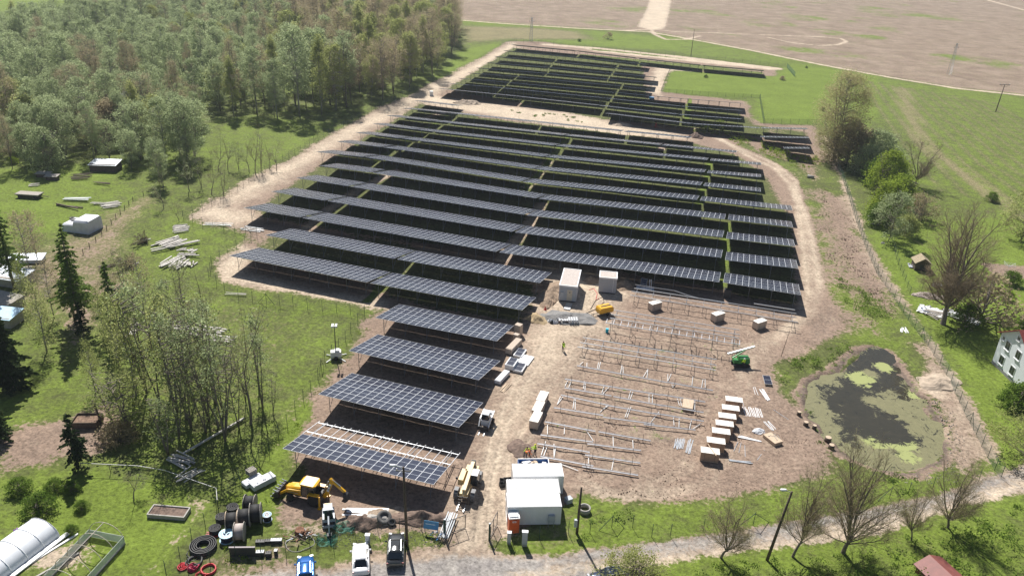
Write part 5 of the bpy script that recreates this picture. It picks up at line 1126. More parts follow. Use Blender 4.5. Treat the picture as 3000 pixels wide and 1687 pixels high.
stones('soil_clods', [(1600,1110),(1720,980),(1860,900),(2240,960),(2280,1010),(2150,1140),(2300,1200),(2420,1330),(2300,1420),(2000,1470),(1720,1440),(1600,1290)], 5200, .16, mat('dry_clods', (.30, .215, .165), .95, 0, .4, 5), 'dry soil clods scattered over the unfinished lot', 21)
stones('soil_clods', [(2410,540),(2500,640),(2580,800),(2640,930),(2560,960),(2440,800),(2390,650)], 1500, .24, mat('dry_clods', (.30, .215, .165)), 'clods and roots on the rough bank by the green fence', 22)
stones('loose_stones', [(960,1520),(1290,1540),(1290,1600),(980,1600)], 500, .22, CONC, 'stones and rubble along the fence behind the cars', 23)
stones('shore_stones', [(2720,1150),(2790,1200),(2840,1330),(2800,1420),(2600,1420),(2640,1395),(2770,1380),(2780,1290)], 420, .22, mat('pale_stone', (.42, .38, .33), .95, 0, .3, 4), 'pale stones and stumps along the right shore of the pond', 24)
# ------------------------------------------------------------------ vehicles
def wheel(t, x, y, r, w_, name='wheel', hub=GREYP):
    e = MB().use(BLACK, True).lathe([(r*.55, -w_/2), (r*.92, -w_/2), (r, -w_*.35), (r, w_*.35), (r*.92, w_/2), (r*.55, w_/2)], 20, (0, 0, 0), 'y').build('wheel', t, loc=(x, y, r))
    MB().use(hub, True).lathe([(.03, -w_*.42), (r*.56, -w_*.46), (r*.56, w_*.46), (.03, w_*.42)], 14, (0, 0, 0), 'y').build('rim', e)
    return e
def car(F, B_, label, paint, suv=False, L=4.5, W=1.85, H=1.5, roof=None, sunroof=False):
    """F, B_: ground points under nose and tail; x forward"""
    c = (F+B_)/2; t = empty('parked_car', (c.x, c.y, 0), heading(B_, F), label, 'car', 'cars parked at the bottom of the photo')
    hb = H*.58
    def ring(x, hw, z0, z1, tw=.86):
        return [(x, -hw*.8, z0), (x, -hw, z0+.12), (x, -hw*1.0, z0+(z1-z0)*.62), (x, -hw*tw, z1), (x, -hw*.4, z1+.025), (x, hw*.4, z1+.025), (x, hw*tw, z1), (x, hw*1.0, z0+(z1-z0)*.62), (x, hw, z0+.12), (x, hw*.8, z0)]
    hw = W/2; q = L/4.5
    st = [(-2.25, .78, .38, hb*.86), (-2.18, .92, .28, hb*.97), (-1.9, .99, .22, hb), (-1.3, 1, .2, hb+.02), (0, 1, .2, hb+.01), (.9, 1, .2, hb-.01), (1.6, .97, .2, hb-.10), (2.0, .90, .24, hb-.20), (2.18, .78, .3, hb-.30), (2.25, .62, .38, hb-.42)]
    b = MB().use(paint, True); b.loft([ring(x*q, hw*s_, a, z) for x, s_, a, z in st]); b.build('body', t)
    # cabin
    xf, xr = (.95, -1.75 if suv else -1.7); rf, rr = (.25, -1.35 if suv else -1.05)
    g = MB().use(GLASS, True)
    lo = [(xf*q, -hw*.80), (xf*q, hw*.80), (xr*q, hw*.80), (xr*q, -hw*.80)]; hi = [(rf*q, -hw*.62), (rf*q, hw*.62), (rr*q, hw*.62), (rr*q, -hw*.62)]
    def gh(z0, z1, f0=0, f1=1): 
        P = []
        for f, z in ((f0, z0), (f1, z1)): P += [(a[0]*(1-f)+b_[0]*f, a[1]*(1-f)+b_[1]*f, z) for a, b_ in zip(lo, hi)]
        return P
    g.smooth = False; g.add(gh(hb-.02, H-.03), [(0, 1, 5, 4), (1, 2, 6, 5), (2, 3, 7, 6), (3, 0, 4, 7), (4, 5, 6, 7)]); g.build('windows', t)
    r = MB().use(roof or paint, True); n = 6
    rings = []
    for i in range(n+1):
        f = i/n; x = (rf+.05)*(1-f)+(rr-.12)*f; zz = H-.03+.06*sin(pi*min(1, max(0, f*.9+.08))); s_ = .66-.03*abs(f-.5)
        rings.append([(x*q, -hw*s_, H-.06), (x*q, -hw*s_*.85, zz), (x*q, 0, zz+.02), (x*q, hw*s_*.85, zz), (x*q, hw*s_, H-.06)])
    r.loft(rings); rf_ = r.build('roof', t)
    if sunroof: MB().use(GLASS).box(((rf-.55)*q, 0, H+.052), (.75, hw*.85, .02)).build('sunroof', rf_)
    for s_ in (-1, 1):
        p = MB().use(paint); p.bar((xf*q, s_*hw*.80, hb), (rf*q, s_*hw*.63, H-.03), .07, .06); p.bar((xr*q, s_*hw*.80, hb), (rr*q, s_*hw*.63, H-.03), .14, .07); p.bar((-.35*q, s_*hw*.81, hb), (-.4*q, s_*hw*.64, H-.03), .06, .05).bar((rf*q, s_*hw*.63, H-.05), (xr*q*.8, s_*hw*.64, H-.05), .05, .04).bar((xf*q, s_*hw*.81, hb), (xr*q, s_*hw*.81, hb), .05, .04); p.build('side_pillars', t)
    for s_ in (-1, 1):
        MB().use(mat('lamp_glass', (.75, .78, .8), .1, .3)).box((2.05*q, s_*hw*.68, hb-.22), (.22, .34, .13), rz=-s_*.35).build('headlight', t)
        MB().use(mat('tail_lamp', (.4, .02, .02), .2)).box((-2.17*q, s_*hw*.75, hb-.12), (.08, .30, .14)).build('tail_light', t)
        MB().use(paint, True).box((.72*q, s_*(hw+.10), hb+.06), (.16, .22, .14)).build('mirror', t)
        if suv: MB().use(GALV).bar((rf*q, s_*hw*.60, H+.05), (rr*q, s_*hw*.60, H+.05), .04).build('roof_rail', t)
        for x in (1.4*q, -1.38*q): wheel(t, x, s_*(hw-.13), .34, .24)
    return t
PW = mat('white_car_paint', (.82, .82, .83), .25, 0, .02, coat=.6); PB = mat('blue_car_paint', (.02, .13, .42), .22, .35, .05, coat=.8); PG = mat('dark_grey_car_paint', (.07, .075, .075), .22, .5, .05, coat=.8); PD = mat('dark_blue_car_paint', (.03, .045, .09), .22, .3, .05, coat=.6)
car(G(1057,1602), G(1058,1692), 'white hatchback parked by the fence between the blue and the dark car', PW, H=1.55)
car(G(1162,1580), G(1158,1662), 'dark grey estate car with a glass roof parked beside the utility pole', PG, True, 4.8, 1.95, 1.7, sunroof=True)
car(G(896,1640), G(896,1730), 'metallic blue car at the bottom edge, leftmost of the parked cars', PB, True, 4.3, 1.85, 1.6)
car(G(1725,1712), G(1840,1700), 'dark blue car half hidden behind the budding bush at the bottom edge', PD, True, 4.6, 1.85, 1.65)

def backhoe():
    F, R_ = G(845,1470), G(980,1480); c = G(905,1462); t = empty('backhoe_loader', (c.x, c.y, 0), heading(G(935,1478), G(862,1462)), 'yellow backhoe loader standing at the shadow edge of the half-finished table', 'excavator')
    b = MB().use(YEL); b.loft([[(x, -hw, z0), (x, hw, z0), (x, hw, z1), (x, hw*.7, z1+.12), (x, -hw*.7, z1+.12), (x, -hw, z1)] for x, hw, z0, z1 in ((2.6, .42, .8, 1.45), (1.6, .50, .75, 1.7), (.55, .55, .75, 1.85))]); b.build('bonnet', t)
    MB().use(DARKST).box((.6, 0, .75), (4.4, .8, .4)).build('chassis', t)
    MB().use(GLASS).box((-.35, 0, 1.85), (1.7, 1.5, 1.5), taper=.92).build('cab', t)
    r = MB().use(YEL); r.loft([[(x, -hw, 2.58), (x, hw, 2.58), (x, hw*.95, z), (x, -hw*.95, z)] for x, hw, z in ((.75, .55, 2.66), (.5, .86, 2.74), (-1.1, .88, 2.76), (-1.35, .6, 2.68))]); r.build('cab_roof', t)
    p = MB().use(DARKST)
    for x in (.48, -.4, -1.18):
        for s_ in (-1, 1): p.bar((x, s_*.77, 1.1), (x*.94, s_*.72, 2.58), .08)
    p.build('cab_frame', t)
    for s_ in (-1, 1):
        wheel(t, -1.15, s_*.92, .78, .48, hub=YEL); wheel(t, 1.9, s_*.86, .48, .36, hub=YEL)
        MB().use(YEL).box((-1.15, s_*.92, 1.68), (1.3, .5, .08)).box((-.5, s_*.92, 1.45), (.08, .5, .4)).build('mudguard', t)
        a = MB().use(YEL).bar((.6, s_*.62, 1.55), (2.3, s_*.62, 1.35), .14, .28).bar((2.3, s_*.62, 1.35), (3.35, s_*.62, .55), .14, .26); a.build('loader_arm', t)
        MB().use(GALV).bar((1.0, s_*.62, 1.1), (2.4, s_*.62, 1.2), .07).build('ram', t)
    k = MB().use(DARKST).prismy([(3.3, .25), (3.35, 1.05), (3.6, 1.1), (4.2, .35), (4.15, .22)], -1.15, 1.15); bk = k.build('front_bucket', t)
    f = MB().use(GREYP)
    for y in (-1., -.5, 0, .5, 1.): f.bar((3.4, y, 1.12), (3.95, y, 1.28), .06).bar((4.15, y, .25), (4.42, y, .2), .09)
    f.build('tooth', bk)
    MB().use(DARKST).box((-1.75, 0, 1.0), (.3, 2.0, 1.0)).build('rear_frame', t)
    for s_ in (-1, 1): MB().use(YEL).bar((-1.9, s_*1.0, 1.6), (-1.95, s_*1.15, .12), .16).box((-1.95, s_*1.15, .06), (.4, .4, .1)).build('stabiliser', t)
    # boom swung back
    bm_ = MB().use(YEL); P = [(-2.0, 0, .9), (-2.45, 0, 1.6), (-3.15, .0, 3.5)]
    bm_.bar(P[0], P[1], .3, .42).bar(P[1], P[2], .26, .42); bo = bm_.build('boom', t)
    MB().use(YEL).bar(P[2], (-4.7, 0, 2.25), .22, .34).bar((-2.95, 0, 3.75), (-3.3, 0, 3.4), .26, .3).build('dipper', t)
    MB().use(GALV).bar((-1.95, .02, 1.6), (-2.7, .02, 3.35), .1).bar((-3.0, 0, 3.8), (-4.2, 0, 2.95), .09).build('ram', t)
    MB().use(DARKST).prismy([(-4.6, 2.25), (-5.0, 2.0), (-5.15, 1.3), (-4.8, .95), (-4.35, 1.1), (-4.6, 1.5)], -.35, .35).build('rear_bucket', t)
    # maker's lettering on the boom side
    cu = bpy.data.curves.new('letters', 'FONT'); cu.body = 'JCB'; cu.size = .52; cu.align_x = 'CENTER'; cu.align_y = 'CENTER'; cu.extrude = .004
    tmp = bpy.data.objects.new('tmp', cu); col.objects.link(tmp); dg = bpy.context.evaluated_depsgraph_get(); me = bpy.data.meshes.new_from_object(tmp.evaluated_get(dg)); bpy.data.objects.remove(tmp)
    me.materials.clear(); me.materials.append(mat('black_lettering', (.02, .02, .02), .5)); ang = atan2(3.5-1.6, -(3.15-2.45))
    for s_ in (-1, 1):
        o = link('lettering', me, bo); M_ = Matrix.Translation((-2.78, s_*.142, 2.5)) @ (Matrix.Rotation(0 if s_ < 0 else pi, 4, 'Z')) @ Matrix.Rotation(pi/2, 4, 'X')
        o.matrix_local = M_ @ Matrix.Rotation(radians(70) if s_ > 0 else radians(-70+180), 4, 'Z')
        MB().use(WHITE).box((-2.78, s_*.134, 2.5), (.3, .01, 1.25), ry=radians(-20)).build('letter_panel', bo)
    return t
backhoe()
def telehandler():
    c = G(1372,1432); rz = heading(G(1388,1375), G(1345,1490)); t = empty('telehandler', (c.x, c.y, 0), rz, 'cream telescopic handler with forks standing at the end of the half-finished table', 'telehandler')
    MB().use(CREAM).box((0, 0, 1.0), (5.0, 1.0, .6)).box((-1.9, 0, 1.45), (1.2, 1.5, .5)).build('chassis', t)
    MB().use(CREAM).box((-.5, -.85, 1.35), (2.4, .65, .7), taper=.9).build('engine_cover', t)
    cb = MB().use(GLASS).box((-.2, .75, 1.75), (1.45, .85, 1.35), taper=.88); cb.build('cab', t); MB().use(WHITE).box((-.25, .75, 2.46), (1.25, .8, .07)).build('cab_roof', t)
    MB().use(CREAM).bar((-2.4, 0, 2.15), (2.3, 0, 1.55), .42, .45).bar((2.2, 0, 1.55), (2.75, 0, .95), .3, .4).build('boom', t)
    MB().use(DARKST).bar((-2.55, 0, 2.35), (-2.4, 0, 1.2), .5, .4).build('boom_mount', t)
    for x in (1.75, -1.7):
        for s_ in (-1, 1):
            wheel(t, x, s_*1.02, .62, .42, hub=CREAM); MB().use(mat('dark_grey_mudguard', (.12, .125, .135), .5)).lathe([(.70, -.24), (.74, -.24), (.74, .24), (.70, .24)], 10, (0, 0, 0), 'y').box((0, 0, .68), (.7, .5, .08)).build('mudguard', t, loc=(x, s_*1.02, .62))
    g = MB().use(DARKST)
    for z in (.3, .75, 1.2): g.bar((2.95, -.62, z), (2.95, .62, z), .07)
    for y in (-.6, 0, .6): g.bar((2.95, y, .2), (2.95, y, 1.3), .07)
    g.build('fork_carriage', t)
    for y in (-.4, .4): MB().use(GALV).bar((2.98, y, .18), (4.2, y, .14), .13, .05).build('fork', t)
    for s_ in (-1, 1): MB().use(DARKST).box((.6, s_*1.3, 1.9), (.12, .26, .3)).bar((.6, s_*1.0, 1.5), (.6, s_*1.3, 1.9), .05).build('mirror', t)
telehandler()
def skid():
    c = G(1424,1245); t = empty('skid_steer', (c.x, c.y, 0), heading(G(1440,1215), G(1416,1262)), 'small white skid steer loader on the haul road beside the first complete table', 'loader')
    MB().use(WHITE).box((-.3, 0, .85), (2.2, 1.0, .9)).box((-1.15, 0, 1.15), (.6, 1.35, .8), taper=.9).build('body', t)
    MB().use(GLASS).box((.15, 0, 1.55), (1.15, .95, 1.1), taper=.93).build('cab', t); MB().use(GREYP).box((.12, 0, 2.13), (1.15, .98, .08)).build('cab_roof', t)
    for s_ in (-1, 1):
        MB().use(WHITE).bar((-1.4, s_*.72, 1.55), (.5, s_*.72, 1.25), .16, .22).bar((.5, s_*.72, 1.25), (1.4, s_*.66, .45), .14, .2).build('lift_arm', t)
        for x in (.5, -.65): wheel(t, x, s_*.78, .42, .3, hub=WHITE)
        MB().use(GALV).bar((1.5, s_*.35, .1), (2.55, s_*.35, .07), .11, .05).build('fork', t)
    MB().use(DARKST).box((1.45, 0, .4), (.1, 1.5, .6)).build('fork_carriage', t)
skid()
def mini():
    c = G(964,1530); t = empty('mini_excavator', (c.x, c.y, 0), heading(G(966,1500), G(968,1560)), 'mini excavator with a grey cab parked by the scrap heap', 'excavator')
    for s_ in (-1, 1):
        b = MB().use(BLACK, True); o = [(.8*cos(a) + (.0), .26+.24*sin(a)) for a in [2*pi*i/18 for i in range(18)]]; b.smooth = False; b.prismy([(x*1.15, z) for x, z in o], s_*.62-.14, s_*.62+.14); b.build('track', t)
    MB().use(GREYP).box((-.3, 0, .78), (1.7, 1.35, .5)).box((-.85, 0, 1.0), (.5, 1.35, .6), taper=.9).build('body', t)
    MB().use(GLASS).box((.0, .0, 1.6), (1.2, .95, 1.25), taper=.9).build('cab', t); r = MB().use(GREYP).box((-.02, 0, 2.25), (1.15, .95, .08)).use(YEL).box((-.5, 0, 2.3), (.12, .8, .05)); r.build('cab_roof', t)
    MB().use(GREYP).bar((.6, 0, .9), (1.35, 0, 2.0), .18, .24).bar((1.35, 0, 2.0), (2.3, 0, 1.7), .16, .22).build('boom', t); MB().use(GREYP).bar((2.3, 0, 1.75), (2.45, 0, .6), .14, .18).build('dipper', t)
    MB().use(DARKST).prismy([(2.3, .6), (2.75, .55), (2.7, .15), (2.3, .08), (2.15, .3)], -.25, .25).build('bucket', t); MB().use(GREYP).box((.98, 0, .3), (.08, 1.4, .32)).build('blade', t)
mini()
def drill():
    GR = mat('green_machine_paint', (.03, .22, .05), .45, .1, .1); c = G(2168,1070); t = empty('pile_driver', (c.x, c.y, 0), radians(5), 'small green tracked pile driving machine right of the mounting frames', 'pile driver')
    for s_ in (-1, 1): MB().use(BLACK).prismy([(x, z) for x, z in ((-1.2, .1), (-1.4, .35), (-1.1, .6), (1.1, .6), (1.4, .35), (1.2, .1))], s_*.7-.15, s_*.7+.15).build('track', t)
    MB().use(GR).box((.35, 0, 1.1), (1.9, 1.3, .9), taper=.85).box((-.9, 0, .85), (.7, 1.0, .5)).build('body', t)
    MB().use(GALV).bar((-2.2, .3, 1.9), (2.2, .9, 2.9), .28, .22).build('mast', t); MB().use(GR).bar((-1.6, -.2, 1.5), (.6, .6, 2.5), .26, .2).build('mast_carriage', t)
drill()
def genset():
    c = G(1770,920); t = empty('trailer_generator', (c.x, c.y, 0), radians(28), 'yellow two-wheeled generator trailer right of the gravel heap', 'generator')
    b = MB().use(YEL); b.prismy([(-1.4, .6), (1.4, .6), (1.4, 1.25), (1.15, 1.6), (-1.2, 1.6), (-1.4, 1.3)], -.75, .75); b.build('canopy', t)
    MB().use(DARKST).box((.15, 0, 1.64), (1.9, .22, .08)).build('vent', t); MB().use(DARKST).box((0, 0, .52), (2.6, 1.2, .14)).bar((-1.3, 0, .5), (-2.7, 0, .42), .09).bar((-2.2, 0, .5), (-2.3, .0, .02), .07).build('chassis', t)
    for s_ in (-1, 1): wheel(t, .1, s_*.75, .33, .22)
genset()
# lighting mast trailer by the left fence
t = empty('light_tower', G(985,1050), .2, 'white mobile light tower trailer outside the site fence', 'light tower')
MB().use(WHITE).box((0, 0, .95), (1.7, 1.0, .8), taper=.9).box((.2, 0, 1.45), (.7, .7, .3)).build('housing', t)
b = MB().use(WHITE)
for a in (.7, 2.4, 3.9, 5.5): b.bar((0, 0, .5), (2.0*cos(a), 1.7*sin(a), .08), .12)
b.build('outrigger', t)
for s_ in (-1, 1): wheel(t, 0, s_*.6, .33, .2)
MB().use(DARKST, True).tube([(0, 0, 1.2), (0, 0, 5.6)], [.09, .05], 8).build('mast', t)
for k in range(4): 
    MB().use(WHITE).box((.36*cos(k*1.57+.7), .36*sin(k*1.57+.7), 5.7), (.34, .34, .28), rz=k*1.57).build('floodlight', t)
# small items by the cabins
def toolbox(nm, x, y, d, m, lb, cat, rz=0.):
    t = empty(nm, G(x, y), rz, lb, cat); MB().use(m).box((0, 0, d[2]/2), d, taper=.96).build('body', t); MB().use(m).box((0, 0, d[2]+.02), (d[0]*1.03, d[1]*1.03, .05)).build('lid', t); return t
toolbox('steel_cabinet', 2129, 872, (1.3, .9, 1.7), DARKST, 'dark steel cabinet standing in the gap between two front-row tables', 'cabinet', -.2)
toolbox('white_box', 1264, 281, (1.2, 1.2, 1.6), WHITE, 'lone white box beside the forest track at the corner of the far block', 'box'); toolbox('blue_crate', 1909, 291, (1.6, 1.2, .7), mat('sky_blue', (.1, .35, .65), .5), 'blue crate beside the far block tables', 'box', .3)
toolbox('blue_canister', 1778, 974, (.45, .45, .7), mat('turquoise', (.0, .45, .6), .5), 'small turquoise canister left of the ladder-like frame', 'canister')
toolbox('grey_bin', 1665, 1470, (.8, .7, .6), GREYP, 'pale blue-grey bin at the corner of the white containers', 'bin', .5)
for k_, (x, y) in enumerate(((1470,1413),(1482,1411),(1494,1410),(1470,1424),(1482,1422))): 
    t = empty('plastic_tub', G(x, y), .1*k_, 'black square plastic tub in the cluster beside the middle white container', 'tub', 'black tubs by the containers')
    b = MB().use(BLACK); 
    for d_ in ((.27, 0, .04, .56), (-.27, 0, .04, .56), (0, .27, .56, .04), (0, -.27, .56, .04)): b.box((d_[0], d_[1], .25), (d_[2], d_[3], .5))
    b.build('tub_wall', t); MB().use(DARKST).box((0, 0, .03), (.5, .5, .04)).build('base', t)
def skip():
    A, B = G(1517,1345,1.4), G(1605,1344,1.4); L = (B-A).length; t = empty('waste_skip', (A.x, A.y, 0), heading(A, B), 'blue open waste skip full of cardboard behind the white containers', 'skip')
    b = MB().use(BLUE).box((L/2, 0, .75), (L, .07, 1.3)).box((L/2, -1.9, .75), (L, .07, 1.3)).box((0, -.95, .75), (.07, 1.83, 1.3)).box((L, -.95, .75), (.07, 1.83, 1.3)).box((L/2, -.95, .12), (L-.1, 1.8, .08)); b.build('body', t)
    MB().use(WHITE).bar((0, .05, 1.43), (L, .05, 1.43), .09).bar((L+.03, 0, 1.43), (L+.03, -1.9, 1.43), .09).build('rim', t)
    r = random.Random(4)
    for k in range(16):
        MB().use([WOODN, CR_T, TARP][k % 3]).box((r.uniform(.4, L-.4), r.uniform(-1.7, -.25), .95+r.uniform(0, .4)), (r.uniform(.5, 1.1), r.uniform(.4, .8), .05), rz=r.uniform(0, 3), rx=r.uniform(-.5, .5)).build('cardboard', t)
skip()
t = empty('concrete_ring', G(1712,1497), 0, 'grey concrete well ring lying on the verge right of the containers', 'concrete ring')
b = MB().use(CONC, True); n = 24; vs = [(r*cos(2*pi*i/n), r*sin(2*pi*i/n), z) for r, z in ((.72, 0), (.72, .6), (.58, .6), (.58, 0)) for i in range(n)]
b.add(vs, [(j*n+i, j*n+(i+1) % n, ((j+1) % 4)*n+(i+1) % n, ((j+1) % 4)*n+i) for j in range(4) for i in range(n)]).build('ring', t)
# material sacks and buckets in front of the gravel heap
for k_, (x, y, lb, m) in enumerate(((1618,944,'loose group of grey and white rubbish sacks before the gravel heap',TARP),(1650,943,'pallet with white-lidded paint buckets before the gravel heap',WHITE),(1678,945,'tight block of white-topped buckets right of the paint buckets',WHITE))):
    t = empty(['sack_heap', 'bucket_group', 'bucket_block'][k_], G(x, y), .1, lb, ['sacks', 'buckets', 'buckets'][k_]); r = random.Random(k_)
    if k_ == 0:
        for q in range(11): bb = blob([TARP, BLACK, WHITE, RED][[0, 1, 0, 2, 0, 1, 2, 0, 3, 1, 2][q]], .38, .32, .55, q+40); o = bb.build('sack', t); o.location = (r.uniform(-1.1, 1.2), r.uniform(-.6, .6), 0)
    else:
        for q in range(9 if k_ == 1 else 12):
            x_, y_ = ((q % 4)*.42-.6+(r.uniform(-.12, .12) if k_ == 1 else 0), (q//4)*.42-.4); e = MB().use(RUST if k_ == 1 else WHITE, True).cyl((x_, y_, 0), (x_, y_, .48 if k_ == 1 else .7), .17, 12).build('bucket', t); MB().use(WHITE, True).cyl((x_, y_, .49 if k_ == 1 else .71), (x_, y_, .54 if k_ == 1 else .76), .2, 12).build('lid', e)

# ------------------------------------------------------------------ people
def person(x, y, face, label, vest=HIVIS, hat=None, bend=0., arms=((.25, .1), (.25, -.1)), legs=.12, h=1.78):
    """one skinned body; clothes follow it as slightly larger skins"""
    P = G(x, y); t = empty('person', P, face, label, 'person'); s = h/1.78
    hip = Vector((0, 0, .93)); d = Vector((sin(bend), 0, cos(bend))); chest = hip+d*.42; neck = hip+d*.56; head = neck+Vector((sin(bend*.6)*.12+.02, 0, cos(bend*.6)*.13)); top = head+Vector((sin(bend)*.08, 0, .10))
    def skin(nm, verts, edges, radii, m):
        me = bpy.data.meshes.new(nm); me.from_pydata([tuple(Vector(v)*s) for v in verts], edges, []); me.materials.append(m); o = link(nm, me, t)
        md = o.modifiers.new('skin', 'SKIN'); sk = me.skin_vertices[0].data if me.skin_vertices else None
        if sk is None:
            bm = bmesh.new(); bm.from_mesh(me); bm.verts.layers.skin.verify(); bm.to_mesh(me); bm.free(); sk = me.skin_vertices[0].data
        for i, r in enumerate(radii): sk[i].radius = (r[0]*s, r[1]*s) if hasattr(r, '__len__') else (r*s, r*s); sk[i].use_root = (i == 0)
        o.modifiers.new('smooth', 'SUBSURF').levels = 1; o.modifiers['smooth'].render_levels = 1
        return o
    def limbs(k):
        V = [hip, hip+d*.2, chest, neck, head, top]; E = [(0, 1), (1, 2), (2, 3), (3, 4), (4, 5)]; R_ = [(.15, .11), (.14, .10), (.17, .11), (.06, .06), (.085, .09), (.06, .06)]
        for sd, (f, o_) in zip((1, -1), arms):
            sh = chest+Vector((0, sd*.19, .06)); el = sh+Vector((f*.6, sd*(.06+o_*.3), -.26)); wr = el+Vector((f*1.0+.04, -sd*.06+o_*.2, -.16 if f > .2 else -.24)); ha = wr+(wr-el).normalized()*.09
            b = len(V); V += [sh, el, wr, ha]; E += [(2, b), (b, b+1), (b+1, b+2), (b+2, b+3)]; R_ += [.065, .045, .032, .038]
            for fi in range(-2, 3):
                q = ha+(ha-wr).normalized()*(.075 if fi > -2 else .04)+Vector((0, fi*.018, -.01)); V.append(q); E.append((b+3, len(V)-1)); R_.append(.011)
        for sd in (1, -1):
            st = legs*sd; hp = hip+Vector((0, sd*.09, -.05)); kn = Vector((st*.7+.02, sd*.11, .50)); an = Vector((st, sd*.12, .09)); to = an+Vector((.16, sd*.02, -.05)); b = len(V); V += [hp, kn, an, to]; E += [(0, b), (b, b+1), (b+1, b+2), (b+2, b+3)]; R_ += [.095, .062, .045, .042]
        return V, E, R_
    V, E, R_ = limbs(0); skin('body', V, E, R_, SKIN)
    V2 = [hip, chest, chest+d*.08]; E2 = [(0, 1), (1, 2)]; R2 = [(.175, .135), (.20, .14), (.12, .10)]
    for i in (0, 1): b = 6+i*9; n_ = len(V2); V2 += [V[b], V[b+1], V[b+2]]; E2 += [(1, n_), (n_, n_+1), (n_+1, n_+2)]; R2 += [.085, .062, .048]
    skin('jacket', V2, E2, R2, vest)
    V3 = [hip]; E3 = []; R3 = [(.165, .13)]
    for i in (0, 1): b = 24+i*4; n_ = len(V3); V3 += [V[b], V[b+1], V[b+2]]; E3 += [(0, n_), (n_, n_+1), (n_+1, n_+2)]; R3 += [.11, .08, .065]
    skin('trousers', V3, E3, R3, NAVY)
    for i in (0, 1): b = 24+i*4; skin('boot', [V[b+2], V[b+3]], [(0, 1)], [.07, .055], BLACK)
    hm = MB().use(hat or mat('dark_hair', (.04, .03, .025), .9), True).lathe([(.115, .0), (.118, .05), (.09, .11), (.03, .135)], 14); 
    if hat: hm.box((.07, 0, .005), (.16, .2, .015))
    hm.v = [tuple((Vector(v)+head+Vector((0, 0, .02)))*s) for v in hm.v]; hm.build('helmet' if hat else 'hair', t)
    f = MB().use(mat('stripe', (.7, .72, .74), .3)); 
    return t
person(1649, 1028, -1.2, 'person in a yellow jacket standing alone in the middle of the haul road', arms=((.42, -.3), (.42, -.3)), legs=.03)
person(1551, 1334, -2.4, 'person in a yellow jacket bending forward, left of the two yellow figures by the skip', bend=.75, arms=((.35, 0), (.35, 0)), legs=.1)
person(1567, 1333, 3.0, 'person in a yellow jacket and yellow helmet standing upright behind the blue skip', hat=mat('yellow_helmet', (.75, .7, .02), .4), arms=((.3, -.1), (.35, -.1)))
person(1538, 1340, -.6, 'person in an orange vest stooping low beside the two yellow figures', vest=ORANGE, hat=mat('orange_helmet', (.85, .15, .05), .4), bend=1.15, arms=((.3, 0), (.3, 0)))
person(2177, 1078, 2.2, 'person in yellow with a white helmet standing beside the green pile driving machine', hat=WHITE)

# ------------------------------------------------------------------ cable drums, coils
def drum(x, y, R_, w_, rz, lb, m=BLACK, fl=WOODW, upright=True, spokes=False, group=None):
    t = empty('cable_drum', G(x, y), rz, lb, 'cable drum', group); ax = 'x' if upright else 'z'; c = (0, 0, R_) if upright else (0, 0, w_/2+.02)
    MB().use(m, True).lathe([(R_*.82, -w_/2+.04), (R_*.84, 0), (R_*.82, w_/2-.04)], 28, c, ax).build('cable', t)
    for s_ in (-1, 1):
        f = MB().use(fl, False)
        if spokes:
            n = 28; vs = []
            for zz in (s_*w_/2-.025, s_*w_/2+.025):
                for rr in (R_*.42, R_):
                    for i in range(n): a = 2*pi*i/n; vs.append((rr*cos(a), rr*sin(a), c[2]+zz))
            q = lambda i, j: i*n+(j % n); f.add(vs, [(q(0, j), q(0, j+1), q(1, j+1), q(1, j)) for j in range(n)]+[(q(2, j), q(3, j), q(3, j+1), q(2, j+1)) for j in range(n)]+[(q(1, j), q(1, j+1), q(3, j+1), q(3, j)) for j in range(n)]+[(q(0, j), q(2, j), q(2, j+1), q(0, j+1)) for j in range(n)])
            for k in range(3): a = 2*pi*k/3+.5; f.bar((0, 0, c[2]+s_*w_/2), (R_*.5*cos(a), R_*.5*sin(a), c[2]+s_*w_/2), .12, .05)
            for k in range(28): a = 2*pi*k/28; f.use(mat('pale_blue', (.25, .5, .68), .5) if fl is not WHITE else WHITE).bar((R_*.55*cos(a), R_*.55*sin(a), c[2]+s_*w_/2+.035), (R_*.97*cos(a), R_*.97*sin(a), c[2]+s_*w_/2+.035), .045, .02)
        else: f.lathe([(.05, s_*w_/2-.035), (R_, s_*w_/2-.035), (R_, s_*w_/2+.035), (.05, s_*w_/2+.035)], 28, c, ax)
        f.build('flange', t)
    return t
GRP = None
drum(735,1495,1.05,1.15,.05,'dark cable drum standing apart behind the row of three'); drum(683,1548,1.12,1.2,.22,'left drum of the tight row of three dark drums', fl=WOODN)
drum(719,1537,1.12,1.2,.22,'middle drum of the tight row of three dark drums'); drum(752,1526,1.18,1.15,.22,'right drum of the tight row of three dark drums'); drum(704,1578,1.05,1.0,.15,'nearly empty drum with a pale wooden core, in front of the row of three', m=mat('pale_core', (.46, .40, .37), .8))
drum(784,1522,.52,.75,.2,'small grey drum with a three-spoke top lying right of the dark drums', fl=mat('pale_grey_plastic', (.5, .5, .52), .5), upright=False, spokes=True)
drum(666,1580,.82,.85,.2,'blue drum with a slotted pale blue flange standing on end', m=mat('navy_cable', (.01, .02, .07), .5), fl=mat('flange_blue', (.42, .65, .78), .5), upright=False, spokes=True)
